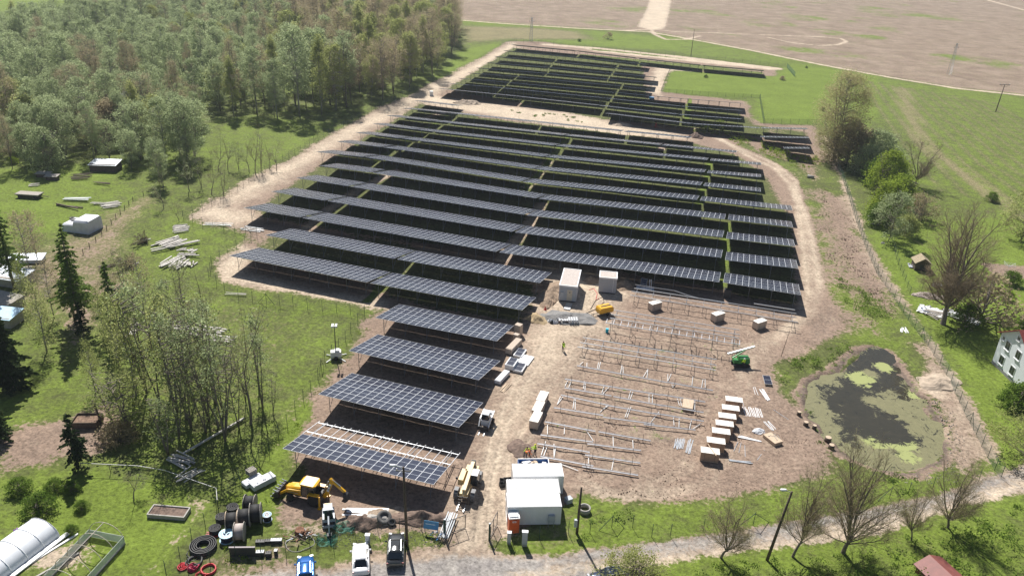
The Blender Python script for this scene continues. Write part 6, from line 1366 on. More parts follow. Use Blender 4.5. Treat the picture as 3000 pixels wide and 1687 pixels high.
def coil(x, y, R_, r, turns, layers, m, lb, wob=0., seed=1, nm='pipe_coil'):
    rr = random.Random(seed); t = empty(nm, G(x, y), rr.uniform(0, 6), lb, 'coil')
    for l_ in range(layers):
        for k in range(turns):
            Rk = R_-k*r*(3.1 if turns > 3 else 2.3); pts = [(Rk*(1+wob*.12*sin(a*2+k+l_))*cos(a)+rr.uniform(-1, 1)*wob*.06+k*wob*.08, Rk*(1+wob*.1*cos(a+l_))*sin(a), r+l_*r*1.9+wob*.05*sin(3*a+k)) for a in [2*pi*i/26 for i in range(26)]]
            MB().use(m, True).tube(pts, r, 6, closed=True).build('loop', t)
    return t
PIPE = mat('black_pipe', (.03, .03, .033), .45, 0, .2)
coil(683,1498,.62,.05,4,8,PIPE,'upright-stacked coil of black pipe nearest the white pallet loads'); coil(650,1526,.60,.05,4,8,PIPE,'middle stacked coil of black pipe left of the drum row'); coil(631,1558,.60,.05,4,7,PIPE,'stacked coil of black pipe with pale ties above the red stakes')
coil(596,1604,1.35,.07,4,4,PIPE,'largest flat coil of black pipe at the lower left'); coil(569,1645,.8,.07,2,2,PIPE,'loose double loop of black pipe below the largest coil', 1.); coil(572,1622,.9,.06,1,1,PIPE,'single loose loop of pipe touching the largest coil', 1.5, 3)
REDP = mat('red_hose', (.62, .03, .05), .45, 0, .1)
coil(535,1661,.50,.05,4,2,REDP,'small tight red hose coil, leftmost of the red ones', .6, 4, 'hose_coil'); coil(567,1665,.45,.06,4,3,mat('crimson_hose', (.42, .02, .07), .5),'tangled crimson hose coil in the middle', 1.6, 5, 'hose_coil'); coil(612,1670,.72,.075,1,2,REDP,'single bright red hose loop, rightmost of the red ones', .4, 6, 'hose_coil'); coil(590,1690,.6,.05,2,1,REDP,'loose red hose at the bottom edge', 2., 7, 'hose_coil')
sticks('red_stakes', 622,1567,8,6,1.4,.07,.16,'bundle of red stakes lying below the black coils', REDP, 'stakes', .12)
t = empty('steel_plate', G(712,1628), .08, 'dark ribbed steel plate standing on edge before the pale-core drum', 'steel plate'); MB().use(DARKST).box((0, 0, .62), (2.7, .16, 1.2)).build('plate', t); MB().use(mat('plate_edge', (.3, .26, .27), .6)).box((0, 0, 1.25), (2.72, .2, .05)).build('edge', t)
for x, y, d, m, lb in ((763,1625,(.85,.5,.5),GREYP,'grey battery-like box with pale pins, left of three on the grass'),(787,1627,(.6,.5,.45),DARKST,'dark small box, middle of three on the grass'),(809,1622,(.34,.4,.55),WHITE,'narrow white-topped canister, right of three on the grass'),(763,1590,(1.0,.5,.3),DARKST,'black attachment tray lying above the three boxes'),(784,1588,(.6,.45,.3),DARKST,'small black bracket between the tray and the grader'),(810,1588,(1.2,.5,.4),GREYP,'grey tined attachment at the right end of the tool row')):
    t = empty('tool_box', G(x, y), .1, lb, 'tool'); MB().use(DARKST).box((0, 0, d[2]/2), d).build('body', t); b = MB().use(m).box((0, 0, d[2]+.02), (d[0]*.98, d[1]*.9, .04))
    for k in range(3): b.bar((-d[0]*.3+k*d[0]*.3, 0, d[2]), (-d[0]*.3+k*d[0]*.3, .1, d[2]+.18), .04)
    b.build('top', t)
def tyre(x, y, R_, w_, lb, tilt=.3):
    t = empty('tyre', G(x, y), .4, lb, 'tyre'); b = MB().use(BLACK if R_ < .5 else mat('dusty_rubber', (.13, .125, .12), .9, 0, .3, 4), True); b.lathe([(R_*.5, -w_/2), (R_*.9, -w_/2), (R_, -w_*.3), (R_, w_*.3), (R_*.9, w_/2), (R_*.5, w_/2), (R_*.5, w_*.3), (R_*.45, 0), (R_*.5, -w_*.3)], 26)
    b.v = [tuple(Matrix.Rotation(tilt, 3, 'X') @ Vector(v)+Vector((0, 0, R_*sin(tilt)*.9+w_*.4))) for v in b.v]; b.f = b.f[:-2]; b.mi = b.mi[:-2]; b.sm = b.sm[:-2]; b.build('tread', t); return t
tyre(1126,1527,.85,.5,'large dusty tractor tyre leaning on the rubble', .5); tyre(1148,1537,.48,.35,'smaller tyre with a rusty rim beside the tractor tyre', .5); tyre(213,642,.6,.4,'tyre lying left of the white tarpaulin heap', 0); tyre(12,893,.4,.3,'tyre on the shed roof at the left edge', 0)
# scrap heap
t = empty('scrap_heap', G(892,1570), 0, 'rusty tangle of scrap iron and old cable near the mini excavator', 'scrap'); r = random.Random(11)
for k in range(26):
    a = r.uniform(0, 6.3); p = Vector((r.gauss(0, .8), r.gauss(0, .55), r.uniform(.05, .5))); q = p+Vector((cos(a)*r.uniform(.3, 1), sin(a)*r.uniform(.3, .9), r.uniform(-.2, .35))); MB().use([RUST, WOODD, GREYP][k % 3]).bar(p, q, r.uniform(.05, .14), .07).build('piece', t)
t = empty('scrap_ring', G(879,1560), 0, 'rusty round drum lid on the left side of the scrap heap', 'scrap'); MB().use(RUST, True).lathe([(.55, 0), (.6, .15), (.52, .4), (.5, .5), (.4, .42)], 20).build('ring', t)
coil(880,1590,1.4,.045,1,1,mat('grey_cable', (.3, .28, .27), .7),'large loose loop of grey cable lying before the scrap heap', 1.2, 9, 'cable_loop')
for x, y, lb in ((1010,1548,'green plastic netting thrown over grass right of the mini excavator'),(957,1587,'smaller green netting in front of the mini excavator')):
    o = bpy.data.meshes.new('netting'); rr = np.random.default_rng(3); n = 9; vs = [(i*.28-1.1, j*.22-.9, .05+abs(rr.normal())*.28) for j in range(n) for i in range(n)]; o.from_pydata(vs, [], [(j*n+i, j*n+i+1, (j+1)*n+i+1, (j+1)*n+i) for j in range(n-1) for i in range(n-1)]); o.materials.append(mat('green_netting', (.03, .19, .14), .6, alpha=.55)); ob = link('green_netting', o); ob.location = G(x, y); tag(ob, lb, 'netting')
t = empty('sign_board', G(1263,1560), -.15, 'sky-blue notice board facing the lane left of the gate', 'sign'); SB = mat('sign_blue', (.14, .40, .68), .5, 0, .05)
MB().use(SB).box((0, 0, 1.1), (1.7, .04, .95), rx=-.35).build('panel', t); b = MB().use(WHITE)
for k, w_ in enumerate((1.3, .9, 1.15)): b.box((0, -.075+.0*k-(.18-.09*k)*.0, 1.3-k*.2), (w_, .01, .045), rx=-.35)
MB().use(WHITE).box((-.05, -.12, 1.32), (1.1, .01, .05), rx=-.35).build('text_line', t)
for s_ in (-1, 1): MB().use(DARKST).bar((s_*.75, .1, 0), (s_*.75, .1, 1.3), .06).build('post', t)
def bicycle(x, y, rz, lb):
    t = empty('bicycle', G(x, y), rz, lb, 'bicycle')
    for xx in (-.5, .5):
        w_ = MB().use(BLACK, True).tube([(xx+.33*cos(a), 0, .34+.33*sin(a)) for a in [2*pi*i/20 for i in range(20)]], .022, 5, closed=True).build('wheel', t)
    MB().use(mat('bike_blue', (.02, .22, .55), .4)).bar((-.5, 0, .34), (-.12, 0, .75), .04).bar((-.12, 0, .75), (.36, 0, .8), .04).bar((-.5, 0, .34), (-.02, 0, .32), .04).bar((-.02, 0, .32), (.36, 0, .78), .04).bar((.36, 0, .9), (.5, 0, .34), .04).build('frame', t)
    MB().use(BLACK).box((-.15, 0, .85), (.26, .12, .06)).build('saddle', t); MB().use(BLACK).bar((.36, -.28, .98), (.36, .28, .98), .035).bar((.36, 0, .8), (.36, 0, .98), .035).build('handlebar', t)
bicycle(1272,1573,.2,'blue bicycle leaning by the blue notice board'); bicycle(1287,1582,.9,'second bicycle lying by the left gate post')

# ------------------------------------------------------------------ poles and pylons
def pole(x, y, ty, lb, m=WOODD, r=.15, lean=0., lamp=None, arms=False, box=False, nm='utility_pole'):
    H = Hgt(x, y, ty); t = empty(nm, G(x, y), 0, lb, nm.replace('_', ' ')); MB().use(m, True).tube([(0, 0, -.1), (lean*.5, 0, H/2), (lean, 0, H)], [r*1.15, r, r*.75], 10).build('pole', t)
    if lamp: MB().use(GALV).bar((lean, 0, H-.2), (lean-lamp*.7, 0, H+.15), .06).build('arm', t); MB().use(WHITE, True).box((lean-lamp, 0, H+.18), (.7, .28, .16), taper=.8).build('lamp_head', t)
    if arms:
        b = MB().use(DARKST).bar((lean-.8, 0, H-.5), (lean+.8, 0, H-.5), .09); b.build('cross_arm', t)
        for q in (-.7, 0, .7): MB().use(WHITE, True).cyl((lean+q, 0, H-.45), (lean+q, 0, H-.2), .06, 8).build('insulator', t)
    if box: MB().use(GREYP).box((-.25, -.1, 1.6), (.35, .3, 1.0)).build('meter_box', t)
    return t, H
pole(1193,1600,1368,'tall dark wooden pole with a cross arm rising beside the grey car', lean=-.25, arms=True, lamp=1.1)
pole(1690,1562,1427,'shorter dark pole with a grey box standing right of the white containers', box=True)
pole(2247,1640,1438,'dark leaning street lamp pole among the willows on the lane', lean=.9, lamp=.9, nm='street_lamp')
pole(2024,165,87,'thin lone pole on the grass beyond the far block', r=.13)
t, H = pole(2917,328,248,'dark pole with a wide flat cross arm on the green field at right', r=.16, lean=.35)
MB().use(DARKST).bar((-1.6, 0, H-.1), (2.4, 0, H-.1), .14).bar((-1.6, 0, H-.1), (.35, 0, H-1.0), .06).bar((2.4, 0, H-.1), (.35, 0, H-1.0), .06).build('cross_arm', t)
for q in (-1.4, .4, 2.2): MB().use(WHITE, True).cyl((q, 0, H), (q, 0, H+.35), .08, 8).build('insulator', t)
def pylon(x, y, ty, lb):
    H = Hgt(x, y, ty); t = empty('lattice_pylon', G(x, y), .3, lb, 'pylon'); b = MB().use(GALV); n = 10
    for sx in (-1, 1):
        for sy in (-1, 1): b.bar((sx*.75, sy*.75, 0), (sx*.22, sy*.22, H), .09)
    for i in range(n):
        z0, z1 = H*i/n, H*(i+1)/n; w0, w1 = .75-.53*i/n, .75-.53*(i+1)/n
        for (a, c) in (((-1, -1), (1, -1)), ((1, -1), (1, 1)), ((1, 1), (-1, 1)), ((-1, 1), (-1, -1))): b.bar((a[0]*w0, a[1]*w0, z0), (c[0]*w1, c[1]*w1, z1), .05)
    b.build('lattice', t); MB().use(GALV).bar((-1.3, 0, H-1.6), (1.3, 0, H-1.6), .12).bar((-.9, 0, H-.2), (.9, 0, H-.2), .12).build('cross_arm', t)
    for q in (-1.2, 1.2): MB().use(DARKST, True).cyl((q, 0, H-1.6), (q, 0, H-2.1), .1, 8).build('insulator', t)
pylon(2780,219,128,'lattice steel pylon standing in the ploughed field at right'); pylon(1555,122,52,'lattice steel pylon just beyond the far left corner of the solar site')
t, H = pole(2288,1045,968,'thin leaning rod on the bare soil above the pond', r=.04, lean=.5)

# ------------------------------------------------------------------ fences
MESH_G = mat('wire_mesh_green', (.10, .20, .15), .6, 0, .1, alpha=.22); MESH_D = mat('wire_mesh_grey', (.16, .19, .17), .6, 0, .1, alpha=.10); MESH_S = mat('green_mesh_dense', (.05, .16, .12), .6, 0, .1, alpha=.5)
def fence(pts, H, step, lb, m=MESH_D, post=GREENST, r=.035, rail=None, strut=0):
    P = GP(*pts); t = empty('wire_fence', (P[0].x, P[0].y, 0), 0, lb, 'fence'); o = Vector((P[0].x, P[0].y, 0)); me = MB().use(m); k = 0; D = []
    for a, b in zip(P[:-1], P[1:]):
        n_ = max(1, round((b-a).length/step))
        for i in range(n_): D.append(a+(b-a)*i/n_)
        me.add([a-o+Vector((0, 0, .05)), b-o+Vector((0, 0, .05)), b-o+Vector((0, 0, H*.94)), a-o+Vector((0, 0, H*.94))], [(0, 1, 2, 3)])
        if rail: me.use(rail).bar(a-o+Vector((0, 0, H)), b-o+Vector((0, 0, H)), .06, .05).use(m)
    D.append(P[-1]); me.build('wire_mesh', t); pm = MB().use(post, True).tube([(0, 0, -.1), (0, 0, H)], r, 6).mesh('post'); rr = random.Random(len(D))
    for i, q in enumerate(D):
        if i < 99: e = link('post', pm, t, q-o); e.rotation_euler = (rr.uniform(-.02, .02), rr.uniform(-.02, .02), 0)
        if strut and i % strut == strut-1 and i+1 < len(D): MB().use(post).bar(q-o+Vector((0, 0, H*.9)), (q+(D[i+1]-q)*.6)-o, .05).bar(q-o+Vector((0, 0, H*.9)), (q+(D[i-1]-q)*.6)-o, .05).build('strut', t)
    return t
fence([(2415,362),(2433,446),(2474,543),(2505,640),(2532,717),(2567,799),(2606,857),(2660,938),(2718,1014),(2772,1098),(2824,1207),(2859,1274),(2893,1341),(2913,1378),(2932,1400)], 2.0, 3.0, 'long green mesh fence running down the right side of the site to the lane', MESH_G, strut=9)
fence([(2225,290),(2237,364),(2415,366)], 2.0, 3.0, 'green mesh fence around the lower corner of the green meadow', MESH_G); fence([(2305,199),(2328,226)], 2.2, 3.0, 'short dense green fence end at the far right of the last row', MESH_S)
fence([(1964,204),(1936,272),(2050,280),(2226,290)], 1.8, 3.2, 'fence along the near side of the green meadow inside the far block', MESH_G)
fence([(1512,123),(1621,132),(1760,146),(1900,160),(2050,172),(2200,186),(2305,199)], 1.8, 4.0, 'fence along the far edge of the solar site before the fields', MESH_D)
fence([(1512,123),(1466,140),(1388,188),(1299,233),(1200,272),(1100,322),(994,380),(932,411),(881,446),(811,486),(760,518),(697,559),(620,600),(537,642)], 2.0, 3.2, 'fence along the woodland side of the solar site', MESH_D)
fence([(537,642),(594,664),(656,679),(753,692),(718,717),(668,748),(621,779),(612,815),(659,857),(699,877),(781,890),(859,900),(944,911),(986,916),(1068,926)], 2.1, 3.0, 'fence zigzagging around the left corner of the long rows', MESH_D, strut=7)
fence([(1068,926),(1028,978),(1012,1001),(993,1024),(952,1062),(932,1112),(911,1147),(889,1176),(865,1210),(842,1249),(816,1282),(789,1324),(760,1357),(732,1373),(703,1415),(672,1462),(635,1497),(602,1543),(563,1587),(529,1644),(488,1687)], 2.1, 2.6, 'fence running down the left side of the front tables to the bottom edge', MESH_D, strut=8)
fence([(488,1690),(617,1655),(692,1635),(767,1633),(838,1622),(909,1609),(976,1600),(1041,1570),(1107,1556),(1170,1556),(1236,1556),(1298,1565)], 2.0, 2.7, 'fence behind the parked cars ending at the left gate post', MESH_D)
fence([(1436,1580),(1500,1590),(1580,1578),(1665,1564),(1728,1560),(1792,1545),(1853,1546),(1909,1572),(1963,1571),(2060,1556),(2206,1537),(2435,1497),(2660,1447),(2800,1420),(2932,1400)], 1.9, 3.2, 'fence along the lane from the right gate post to the pond corner', MESH_D, strut=6)
fence([(241,1381),(408,1389),(486,1402),(560,1428),(637,1455),(640,1490)], 1.3, 4.0, 'low pale-topped garden fence across the lawn', MESH_D, post=WOODD, rail=mat('pale_rail', (.5, .5, .5), .6)); fence([(244,745),(299,690),(340,640),(390,590),(421,574)], 1.1, 3., 'old wooden post fence along the meadow track', MESH_D, post=WOODD, r=.07)
fence([(2600,640),(2625,760),(2665,860),(2700,850)], 1.5, 3., 'garden fence below the grey-green willow', MESH_D)
def gate(base, far, lb, H=2.0):
    A, B = G(*base), G(*far); t = empty('mesh_gate', A, heading(A, B), lb, 'gate'); L = (B-A).length
    MB().use(GREENST, True).tube([(0, 0, -.1), (0, 0, H+.4)], .10, 10).build('post', t); MB().use(WHITE, True).cyl((0, 0, H+.4), (0, 0, H+.45), .11, 10).build('post_cap', t)
    b = MB().use(DARKST)
    for z in (.15, H): b.bar((.15, 0, z), (L, 0, z), .06)
    for x in (.15, L*.5, L): b.bar((x, 0, .15), (x, 0, H), .06)
    b.build('leaf_frame', t); MB().use(MESH_D).add([(.15, 0, .15), (L, 0, .15), (L, 0, H), (.15, 0, H)], [(0, 1, 2, 3)]).build('leaf_mesh', t)
gate((1302,1570), (1363,1548), 'left open gate leaf of wire mesh with a thick dark post'); gate((1433,1582), (1456,1538), 'right open gate leaf of wire mesh swung towards the toilet')
t = sticks('steel_profiles', 1312, 1548, 80, 6, 4.2, .12, .22, 'bundle of long steel profiles leaning at the left gate post', GREYP, 'steel bars', .015); t.location.z = .5

# ------------------------------------------------------------------ house, sheds, gardens
def house():
    A, B = G(2905,1062), G(2966,1122); rz = heading(A, B); W = 8.5; D = 11; He = 5.6; Hr = 8.2; t = empty('house', A, rz, 'white two-storey house with a dark red roof cut by the right edge', 'house')
    wl = mat('white_render', (.76, .80, .84), .8, 0, .04, 1)
    b = MB().use(wl).add([(0, 0, 0), (W, 0, 0), (W, 0, He), (W/2, 0, Hr), (0, 0, He), (0, D, 0), (W, D, 0), (W, D, He), (W/2, D, Hr), (0, D, He)], [(0, 1, 2, 3, 4), (9, 8, 7, 6, 5), (0, 4, 9, 5), (1, 6, 7, 2)]); b.build('wall', t)
    MB().use(mat('grey_plinth', (.25, .25, .25), .9)).box((W/2, -.03, .25), (W+.06, .05, .5)).box((-.03, D/2, .25), (.05, D, .5)).build('plinth', t)
    r = MB().use(mat('red_roof_tiles', (.22, .045, .035), .75, 0, .2, 5)); 
    for s_ in (0, 1):
        x0, x1 = (-.45, W/2) if s_ == 0 else (W+.45, W/2); z0 = He-.45*(Hr-He)/(W/2); r.add([(x0, -.45, z0), (x0, D+.4, z0), (x1, D+.4, Hr+.03), (x1, -.45, Hr+.03), (x0, -.45, z0+.16), (x0, D+.4, z0+.16), (x1, D+.4, Hr+.2), (x1, -.45, Hr+.2)], [(0, 1, 2, 3), (7, 6, 5, 4), (0, 4, 5, 1), (1, 5, 6, 2), (2, 6, 7, 3), (3, 7, 4, 0)])
    rf = r.build('roof', t); MB().use(mat('brick_rubble', (.36, .30, .27))).box((W*.6, D*.5, Hr+.4), (.6, .6, 1.6)).build('chimney', rf)
    def win(x, z, w_, h): 
        f = MB().use(WHITE).box((x, -.03, z), (w_+.16, .06, h+.16)).box((x, -.09, z-h/2-.14), (w_+.3, .2, .08)).build('window', t); MB().use(GLASS).box((x-w_/4-.01, -.07, z), (w_/2-.07, .03, h-.1)).box((x+w_/4+.01, -.07, z), (w_/2-.07, .03, h-.1)).build('pane', f)
    for x, z in ((2.4, 4.55), (5.3, 4.55), (2.1, 1.8), (5.2, 1.7)): win(x, z, 1.15, 1.35)
    win(.95, 5.1, .5, .55); win(W/2, 6.9, .6, .7)
house()
def shed(x, y, rz, W, D, H, Hr, wm, rm, lb, nm='garden_shed', hole=False):
    t = empty(nm, G(x, y), rz, lb, 'shed'); b = MB().use(wm).add([(0, 0, 0), (W, 0, 0), (W, 0, H), (W/2, 0, Hr), (0, 0, H), (0, D, 0), (W, D, 0), (W, D, H), (W/2, D, Hr), (0, D, H)], [(0, 1, 2, 3, 4), (9, 8, 7, 6, 5), (0, 4, 9, 5), (1, 6, 7, 2)]); b.build('wall', t); r = MB().use(rm)
    for x0, x1 in ((-.25, W/2), (W+.25, W/2)):
        z0 = H-.25*(Hr-H)/(W/2); r.add([(x0, -.3, z0+.04), (x0, D+.3, z0+.04), (x1, D+.3, Hr+.04), (x1, -.3, Hr+.04), (x0, -.3, z0+.12), (x0, D+.3, z0+.12), (x1, D+.3, Hr+.12), (x1, -.3, Hr+.12)], [(0, 1, 2, 3), (7, 6, 5, 4), (0, 4, 5, 1), (1, 5, 6, 2), (2, 6, 7, 3), (3, 7, 4, 0)])
    r.build('roof', t); MB().use(DARKST).box((W/2, -.02, H*.42), (W*.35, .05, H*.8)).build('door', t); return t
shed(2678,792,-.15,2.9,2.6,1.7,2.7,WOODD,mat('tan_roof_boards', (.33, .27, .18), .9, 0, .3, 4),'small wooden shed with a tan board roof in the garden at right')
shed(2742,1735,.35,3.4,3.0,1.0,1.7,mat('red_paint_wall', (.2, .05, .04), .8),mat('red_metal_roof', (.22, .07, .06), .55, 0, .15, 2),'red metal roof of a low shed cut by the bottom edge')
def flatshed(x, y, rz, W, D, H, rm, lb, wm=TARP):
    t = empty('low_shed', G(x, y), rz, lb, 'shed'); MB().use(wm).box((W/2, D/2, H/2), (W-.2, D-.2, H)).build('wall', t); MB().use(rm).box((W/2, D/2, H+.08), (W+.3, D+.3, .1), rx=.10).build('roof', t)
TIN = mat('tin_roof', (.55, .60, .66), .5, .2, .12, 2)
flatshed(-30,835,-.2,6,4,1.7,TIN,'flat tin-roofed shed at the left edge among the birches', WOODW); flatshed(-45,905,-.3,5,3.4,1.6,WOODW,'lower weathered shed roof with a tyre on it at the left edge', WOODW); flatshed(-60,955,-.1,5.4,3.4,1.7,mat('blue_tin_roof', (.35, .52, .66), .4, .3, .1, 2),'pale blue corrugated roof at the left edge', WOODW); flatshed(20,775,.2,6,2.5,.8,TIN,'low sheet-covered stack beside the left-edge sheds')
flatshed(262,503,.05,6.5,4,1.8,TIN,'open lean-to with a pale tin roof at the woodland edge', WOODD); flatshed(105,520,0,3.2,1.6,.9,WOODW,'low dark crate-like hutch on the lawn by the woodland', WOODD); flatshed(132,528,0,2.8,1.6,.9,WOODW,'second low hutch right of the first one on the lawn', WOODD)
t = empty('tarpaulin_heap', G(245,672), -.2, 'big heap covered with white tarpaulin with a blue lower edge', 'covered heap')
b = MB().use(TARP); b.loft([[(x, -2.2*s_, 0), (x, -2.15*s_, 1.9*h), (x, -1.8*s_, 2.2*h), (x, 1.7*s_, 2.3*h), (x, 2.1*s_, 2.0*h), (x, 2.2*s_, 0)] for x, s_, h in ((-3.2, .9, .55), (-3.0, 1, .72), (-.5, 1, .8), (-.3, 1, 1.18), (2.6, 1, 1.25), (3.0, .97, 1.2))]); b.build('tarpaulin', t)
MB().use(mat('blue_tarp', (.05, .2, .6), .6)).box((-2.3, -1.95, .35), (1.9, .3, .7)).build('blue_skirt', t); MB().use(DARKST).box((-1.9, .2, 1.85), (1.2, 1.0, .12)).build('weight', t)
t = empty('timber_trailer', G(88,578), -.05, 'flat wooden farm trailer on the lawn at left', 'trailer'); MB().use(WOODW).box((0, 0, .9), (5.4, 2.2, .22)).build('deck', t); MB().use(WOODD).box((0, 0, .62), (5.0, 1.6, .3)).bar((2.6, 0, .6), (4.3, 0, .4), .12).build('chassis', t)
for x in (-1.8, 1.8):
    for s_ in (-1, 1): wheel(t, x, s_*.85, .4, .25)
t = empty('compost_box', G(258,1240), .1, 'brown plank compost box with a post leaning over it', 'compost box'); b = MB().use(WOODD)
for c_, d_ in (((0, -1.1, .45), (3.2, .1, .9)), ((0, 1.1, .45), (3.2, .1, .9)), ((-1.6, 0, .45), (.1, 2.1, .9)), ((1.6, 0, .45), (.1, 2.1, .9))): b.box(c_, d_)
b.build('side_boards', t); MB().use(mat('compost', (.20, .13, .09), .95, 0, .4, 4)).box((0, 0, .35), (3.1, 2.1, .6)).build('compost', t); MB().use(WOODD).bar((1.9, -.3, 0), (1.0, .3, 3.4), .2).build('post', t)
t = empty('raised_bed', G(496,1505), -.05, 'grey rimmed raised bed with a bare tree on the lawn', 'raised bed'); b = MB().use(CONC)
for c_, d_ in (((0, -.8, .25), (4.3, .15, .5)), ((0, .8, .25), (4.3, .15, .5)), ((-2.1, 0, .25), (.15, 1.45, .5)), ((2.1, 0, .25), (.15, 1.45, .5))): b.box(c_, d_)
b.build('rim', t); MB().use(SOIL).box((0, 0, .2), (4.05, 1.45, .36)).build('soil', t)
# polytunnel and frame
def tunnel():
    A, B = G(-60,1700), G(85,1592); L = (B-A).length+2; t = empty('polytunnel', A, heading(A, B), 'white-sheeted arched greenhouse in the bottom left corner', 'greenhouse'); W = 4.4; b = MB().use(mat('white_film', (.75, .78, .82), .35, 0, .05, 1), True)
    vs = [(L*i/12, -W/2+W*(1-cos(pi*j/12))/2, 1.7*sin(pi*j/12)**.8) for i in range(13) for j in range(13)]; b.add(vs, [(i*13+j, i*13+j+1, (i+1)*13+j+1, (i+1)*13+j) for i in range(12) for j in range(12)]); b.build('film', t)
    for i in range(5): MB().use(WHITE).tube([(L*i/4, -W/2*1.01+W*1.01*(1-cos(pi*j/12))/2, 1.73*sin(pi*j/12)**.8) for j in range(13)], .035, 5).build('hoop', t)
    for y in (-W/2-.35, W/2+.35): MB().use(WHITE).box((L/2, y, .18), (L+1.5, .5, .12)).build('side_board', t)
tunnel()
def openframe():
    A, B = G(130,1712), G(265,1572); L = (B-A).length; t = empty('greenhouse_frame', A, heading(A, B), 'open arched greenhouse frame without film beside the white one', 'greenhouse'); W = 4.2
    for i in range(5): MB().use(mat('pale_pipe', (.60, .54, .42), .6)).tube([(L*i/4, -W+W*(1-cos(pi*j/12))/2, .5+2.0*sin(pi*j/12)) for j in range(13)], .04, 5).build('hoop', t)
    MB().use(WOODW).bar((0, -W/2, 2.5), (L, -W/2, 2.5), .07).build('ridge', t)
    for y in (0, -W): MB().use(MESH_S if False else mat('clear_film', (.6, .66, .66), .4, 0, .05, alpha=.6)).box((L/2, y, .55), (L, .03, 1.0)).build('side_film', t); MB().use(WOODW).box((L/2, y, .08), (L, .12, .16)).build('sill', t)
    MB().use(mat('clear_film', (.6, .66, .66))).box((L, -W/2, .55), (.03, W, 1.0)).build('end_film', t)
openframe()
t = tag(link('flower_row', quads_mesh('flower_row', np.array([[G(45+q*110, 1555+q*8).x+RNG.normal()*.18, G(45+q*110, 1555+q*8).y+RNG.normal()*.15, .15+abs(RNG.normal())*.1] for q in RNG.uniform(0, 1, 900)]), .1, mat('purple_flowers', (.33, .12, .50), .8))), 'row of purple flowers along the bed above the greenhouses', 'flowers', kind='stuff')
for k_, (x, y, ang, L) in enumerate(((55,1600,62,6),(150,1612,60,6),(115,1590,-8,4),(160,1660,55,5))): sticks('garden_edging', x, y, ang, 1, L, .22, .2, ['white edging board left of the arched greenhouse','white edging board between the two greenhouses','pale slabs below the purple flower row','inner board of the open greenhouse frame'][k_], WHITE if k_ < 2 else CONC, 'boards')
# rubbish under the big tree
def sheet(x, y, L, W, rz, lb, m, seed):
    r = np.random.default_rng(seed); n = 12; vs = [((i/(n-1)-.5)*L+r.normal()*L*.02, (j/(n-1)-.5)*W+r.normal()*W*.03, .12+abs(r.normal())*.16) for j in range(n) for i in range(n)]
    o = MB().use(m).add(vs, [(j*n+i, j*n+i+1, (j+1)*n+i+1, (j+1)*n+i) for j in range(n-1) for i in range(n-1)]).build('rubbish_sheet'); o.location = G(x, y); o.rotation_euler = (0, 0, rz); return tag(o, lb, 'sheet')
sheet(2815,930,6.5,2.6,-.75,'crumpled white sheeting right of the huge leafless trunk', TARP, 1); sheet(2728,915,4.5,3.6,-.6,'dirty white boards and sheets left of the huge leafless trunk', WHITE, 2); sheet(2745,838,2.2,1.2,.1,'small white cover behind the huge leafless tree', TARP, 3); sheet(2675,782,2.0,2.0,1.3,'crumpled white foil beside the wooden shed', TARP, 4); sheet(2720,915,3,1.4,-.9,'blue-grey foil on the left rubbish boards', mat('blue_foil', (.3, .36, .5), .5), 5)
sticks('rubbish_boards', 2735,925,-50,9,2.6,.18,.35,'scattered boards on the white rubbish sheets', WOODW, 'timber', .3, .4, rough=.6); sticks('pale_planks', 2648,968,75,5,1.8,.16,.28,'small fan of pale planks on the bank right of the ditch', WHITE, 'timber', .15)
def dryer(x, y):
    t = empty('rotary_dryer', G(x, y), .3, 'white rotary clothes dryer on the lawn at right', 'clothes dryer'); MB().use(WHITE, True).tube([(0, 0, 0), (0, 0, 2.0)], .03, 6).build('pole', t)
    for k in range(4): a = k*pi/2; MB().use(WHITE).bar((0, 0, 1.5), (1.5*cos(a), 1.5*sin(a), 2.05), .04).build('arm', t)
    b = MB().use(WHITE)
    for r in (.8, 1.1, 1.4):
        for k in range(4): a, c = k*pi/2, (k+1)*pi/2; z = 1.5+.55*r/1.5; b.bar((r*cos(a), r*sin(a), z), (r*cos(c), r*sin(c), z), .015)
    b.build('lines', t)
dryer(2950,800)
for k_, (x, y) in enumerate(((2547,635),(2549,645),(2557,657),(2586,713))): o = blob(CONC, .45, .4, .4, k_+60).build('field_stone'); o.location = G(x, y); tag(o, 'pale boulder on the grass strip below the tree row, %s from the top' % ORD[k_], 'stone')
t = empty('drain_pipe', G(2378,522), -.4, 'pale concrete drain pipe end in the ditch by the track', 'drain pipe'); MB().use(CONC, True).cyl((-1.2, 0, .4), (.6, 0, .25), .42, 16).build('pipe', t)
for k_, (x, y, w_) in enumerate(((2360,1245,.7),(2385,1255,.6),(2425,1290,.9),(2435,1312,.8),(2340,1215,.6))):
    t = empty('tree_stump', G(x, y), k_, 'pale cut tree stump on the left shore of the pond, %s from the top' % ORD[[1, 2, 3, 4, 0][k_]], 'stump'); MB().use(WOODD, True).cyl((0, 0, -.2), (0, 0, .55), w_*.55, 12, w_*.45).build('stump', t); MB().use(WOODN).cyl((0, 0, .55), (0, 0, .57), w_*.44, 12).build('cut_face', t)
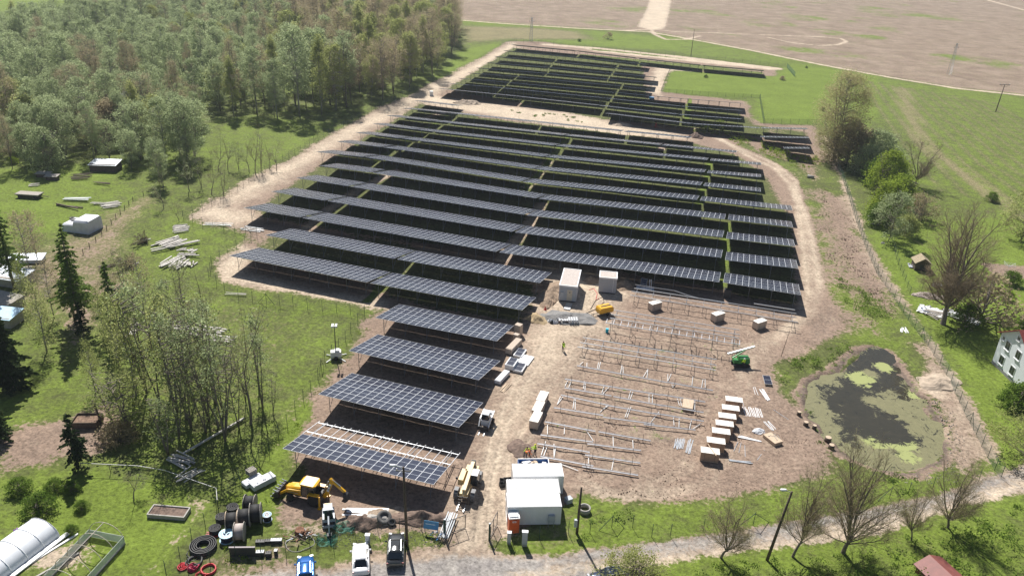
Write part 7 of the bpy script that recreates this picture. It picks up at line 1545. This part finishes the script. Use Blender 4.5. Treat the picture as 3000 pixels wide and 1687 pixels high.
# cables of the site
for k_, (pts, m, lb) in enumerate((([(1730,905),(1745,880),(1765,870),(1770,885),(1745,905),(1700,925)], BLACK, 'black cable looping on the sand between the transformer stations'), ([(1725,850),(1740,845),(1750,860),(1745,880),(1760,870)], REDP, 'red cable lying between the transformer stations'))):
    P = [G(x, y, .06) for x, y in pts]; Q = []
    for i in range(len(P)-1):
        for f in (0, .33, .66): Q.append(P[i].lerp(P[i+1], f))
    tag(MB().use(m, True).tube(Q, .05, 5).build('cable'), lb, 'cable')
t = empty('traffic_cone', G(1597,907), 0, 'red and white plastic cone at the soil ridge by the transformer station', 'cone'); MB().use(RED, True).cyl((0, 0, .03), (0, 0, .7), .2, 14, .04).build('cone', t); MB().use(RED).box((0, 0, .03), (.5, .5, .05)).build('base', t)
t = empty('tripod', G(1921,375), 0, 'small red tripod at the end of the pale strip', 'tripod'); 
for k in range(3): MB().use(RED).bar((.5*cos(k*2.1), .5*sin(k*2.1), 0), (0, 0, 1.6), .09).build('leg', t)
MB().use(RUST).box((0, 0, 1.6), (.5, .4, .5)).build('head', t)
t = empty('leaning_module', G(1874,848), -.25, 'solar module leaning in the shade at the back left of the longest frame', 'solar module'); sl_ = slab('module', 0, 1.13, 0, 2.1, 1, 1); sl_.transform(Matrix.Rotation(radians(60), 4, 'X') @ Matrix.Rotation(TILT, 4, 'X') @ Matrix.Translation((0, 0, -HN))); sl_.transform(Matrix.Translation((0, 0, .1))); link('module_face', sl_, t)
t = empty('ladder', G(1905,855), .1, 'short ladder leaning in the shade under the front row', 'ladder'); b = MB().use(ALU)
for x in (-.2, .2): b.bar((x, 0, 0), (x, .8, 2.2), .05)
b.build('rail', t); b = MB().use(ALU); [b.bar((-.2, .1+.09*k, .25+.25*k), (.2, .1+.09*k, .25+.25*k), .04) for k in range(8)]; b.build('rung', t)
for o_ in list(col.objects):
    if o_.parent is None and 'category' in o_ and 'kind' not in o_: o_['kind'] = 'thing'
# ------------------------------------------------------------------ haze
def haze():
    b = MB(); m = bpy.data.materials.new('haze'); m.use_nodes = True; n = m.node_tree.nodes; l = m.node_tree.links
    for x in list(n): n.remove(x)
    o = n.new('ShaderNodeOutputMaterial'); v = n.new('ShaderNodeVolumePrincipled'); v.inputs['Color'].default_value = (.80, .88, 1, 1); v.inputs['Density'].default_value = HAZE; v.inputs['Anisotropy'].default_value = .3
    l.new(v.outputs[0], o.inputs['Volume'])
    b.use(m).box((0, 3000, 34), (14000, 8000, 75)); ob = b.build('haze'); ob['kind'] = 'stuff'
    tag(ob, 'thin pale bluish haze softening the far woodland and fields', 'haze')
HAZE = .00014
haze()
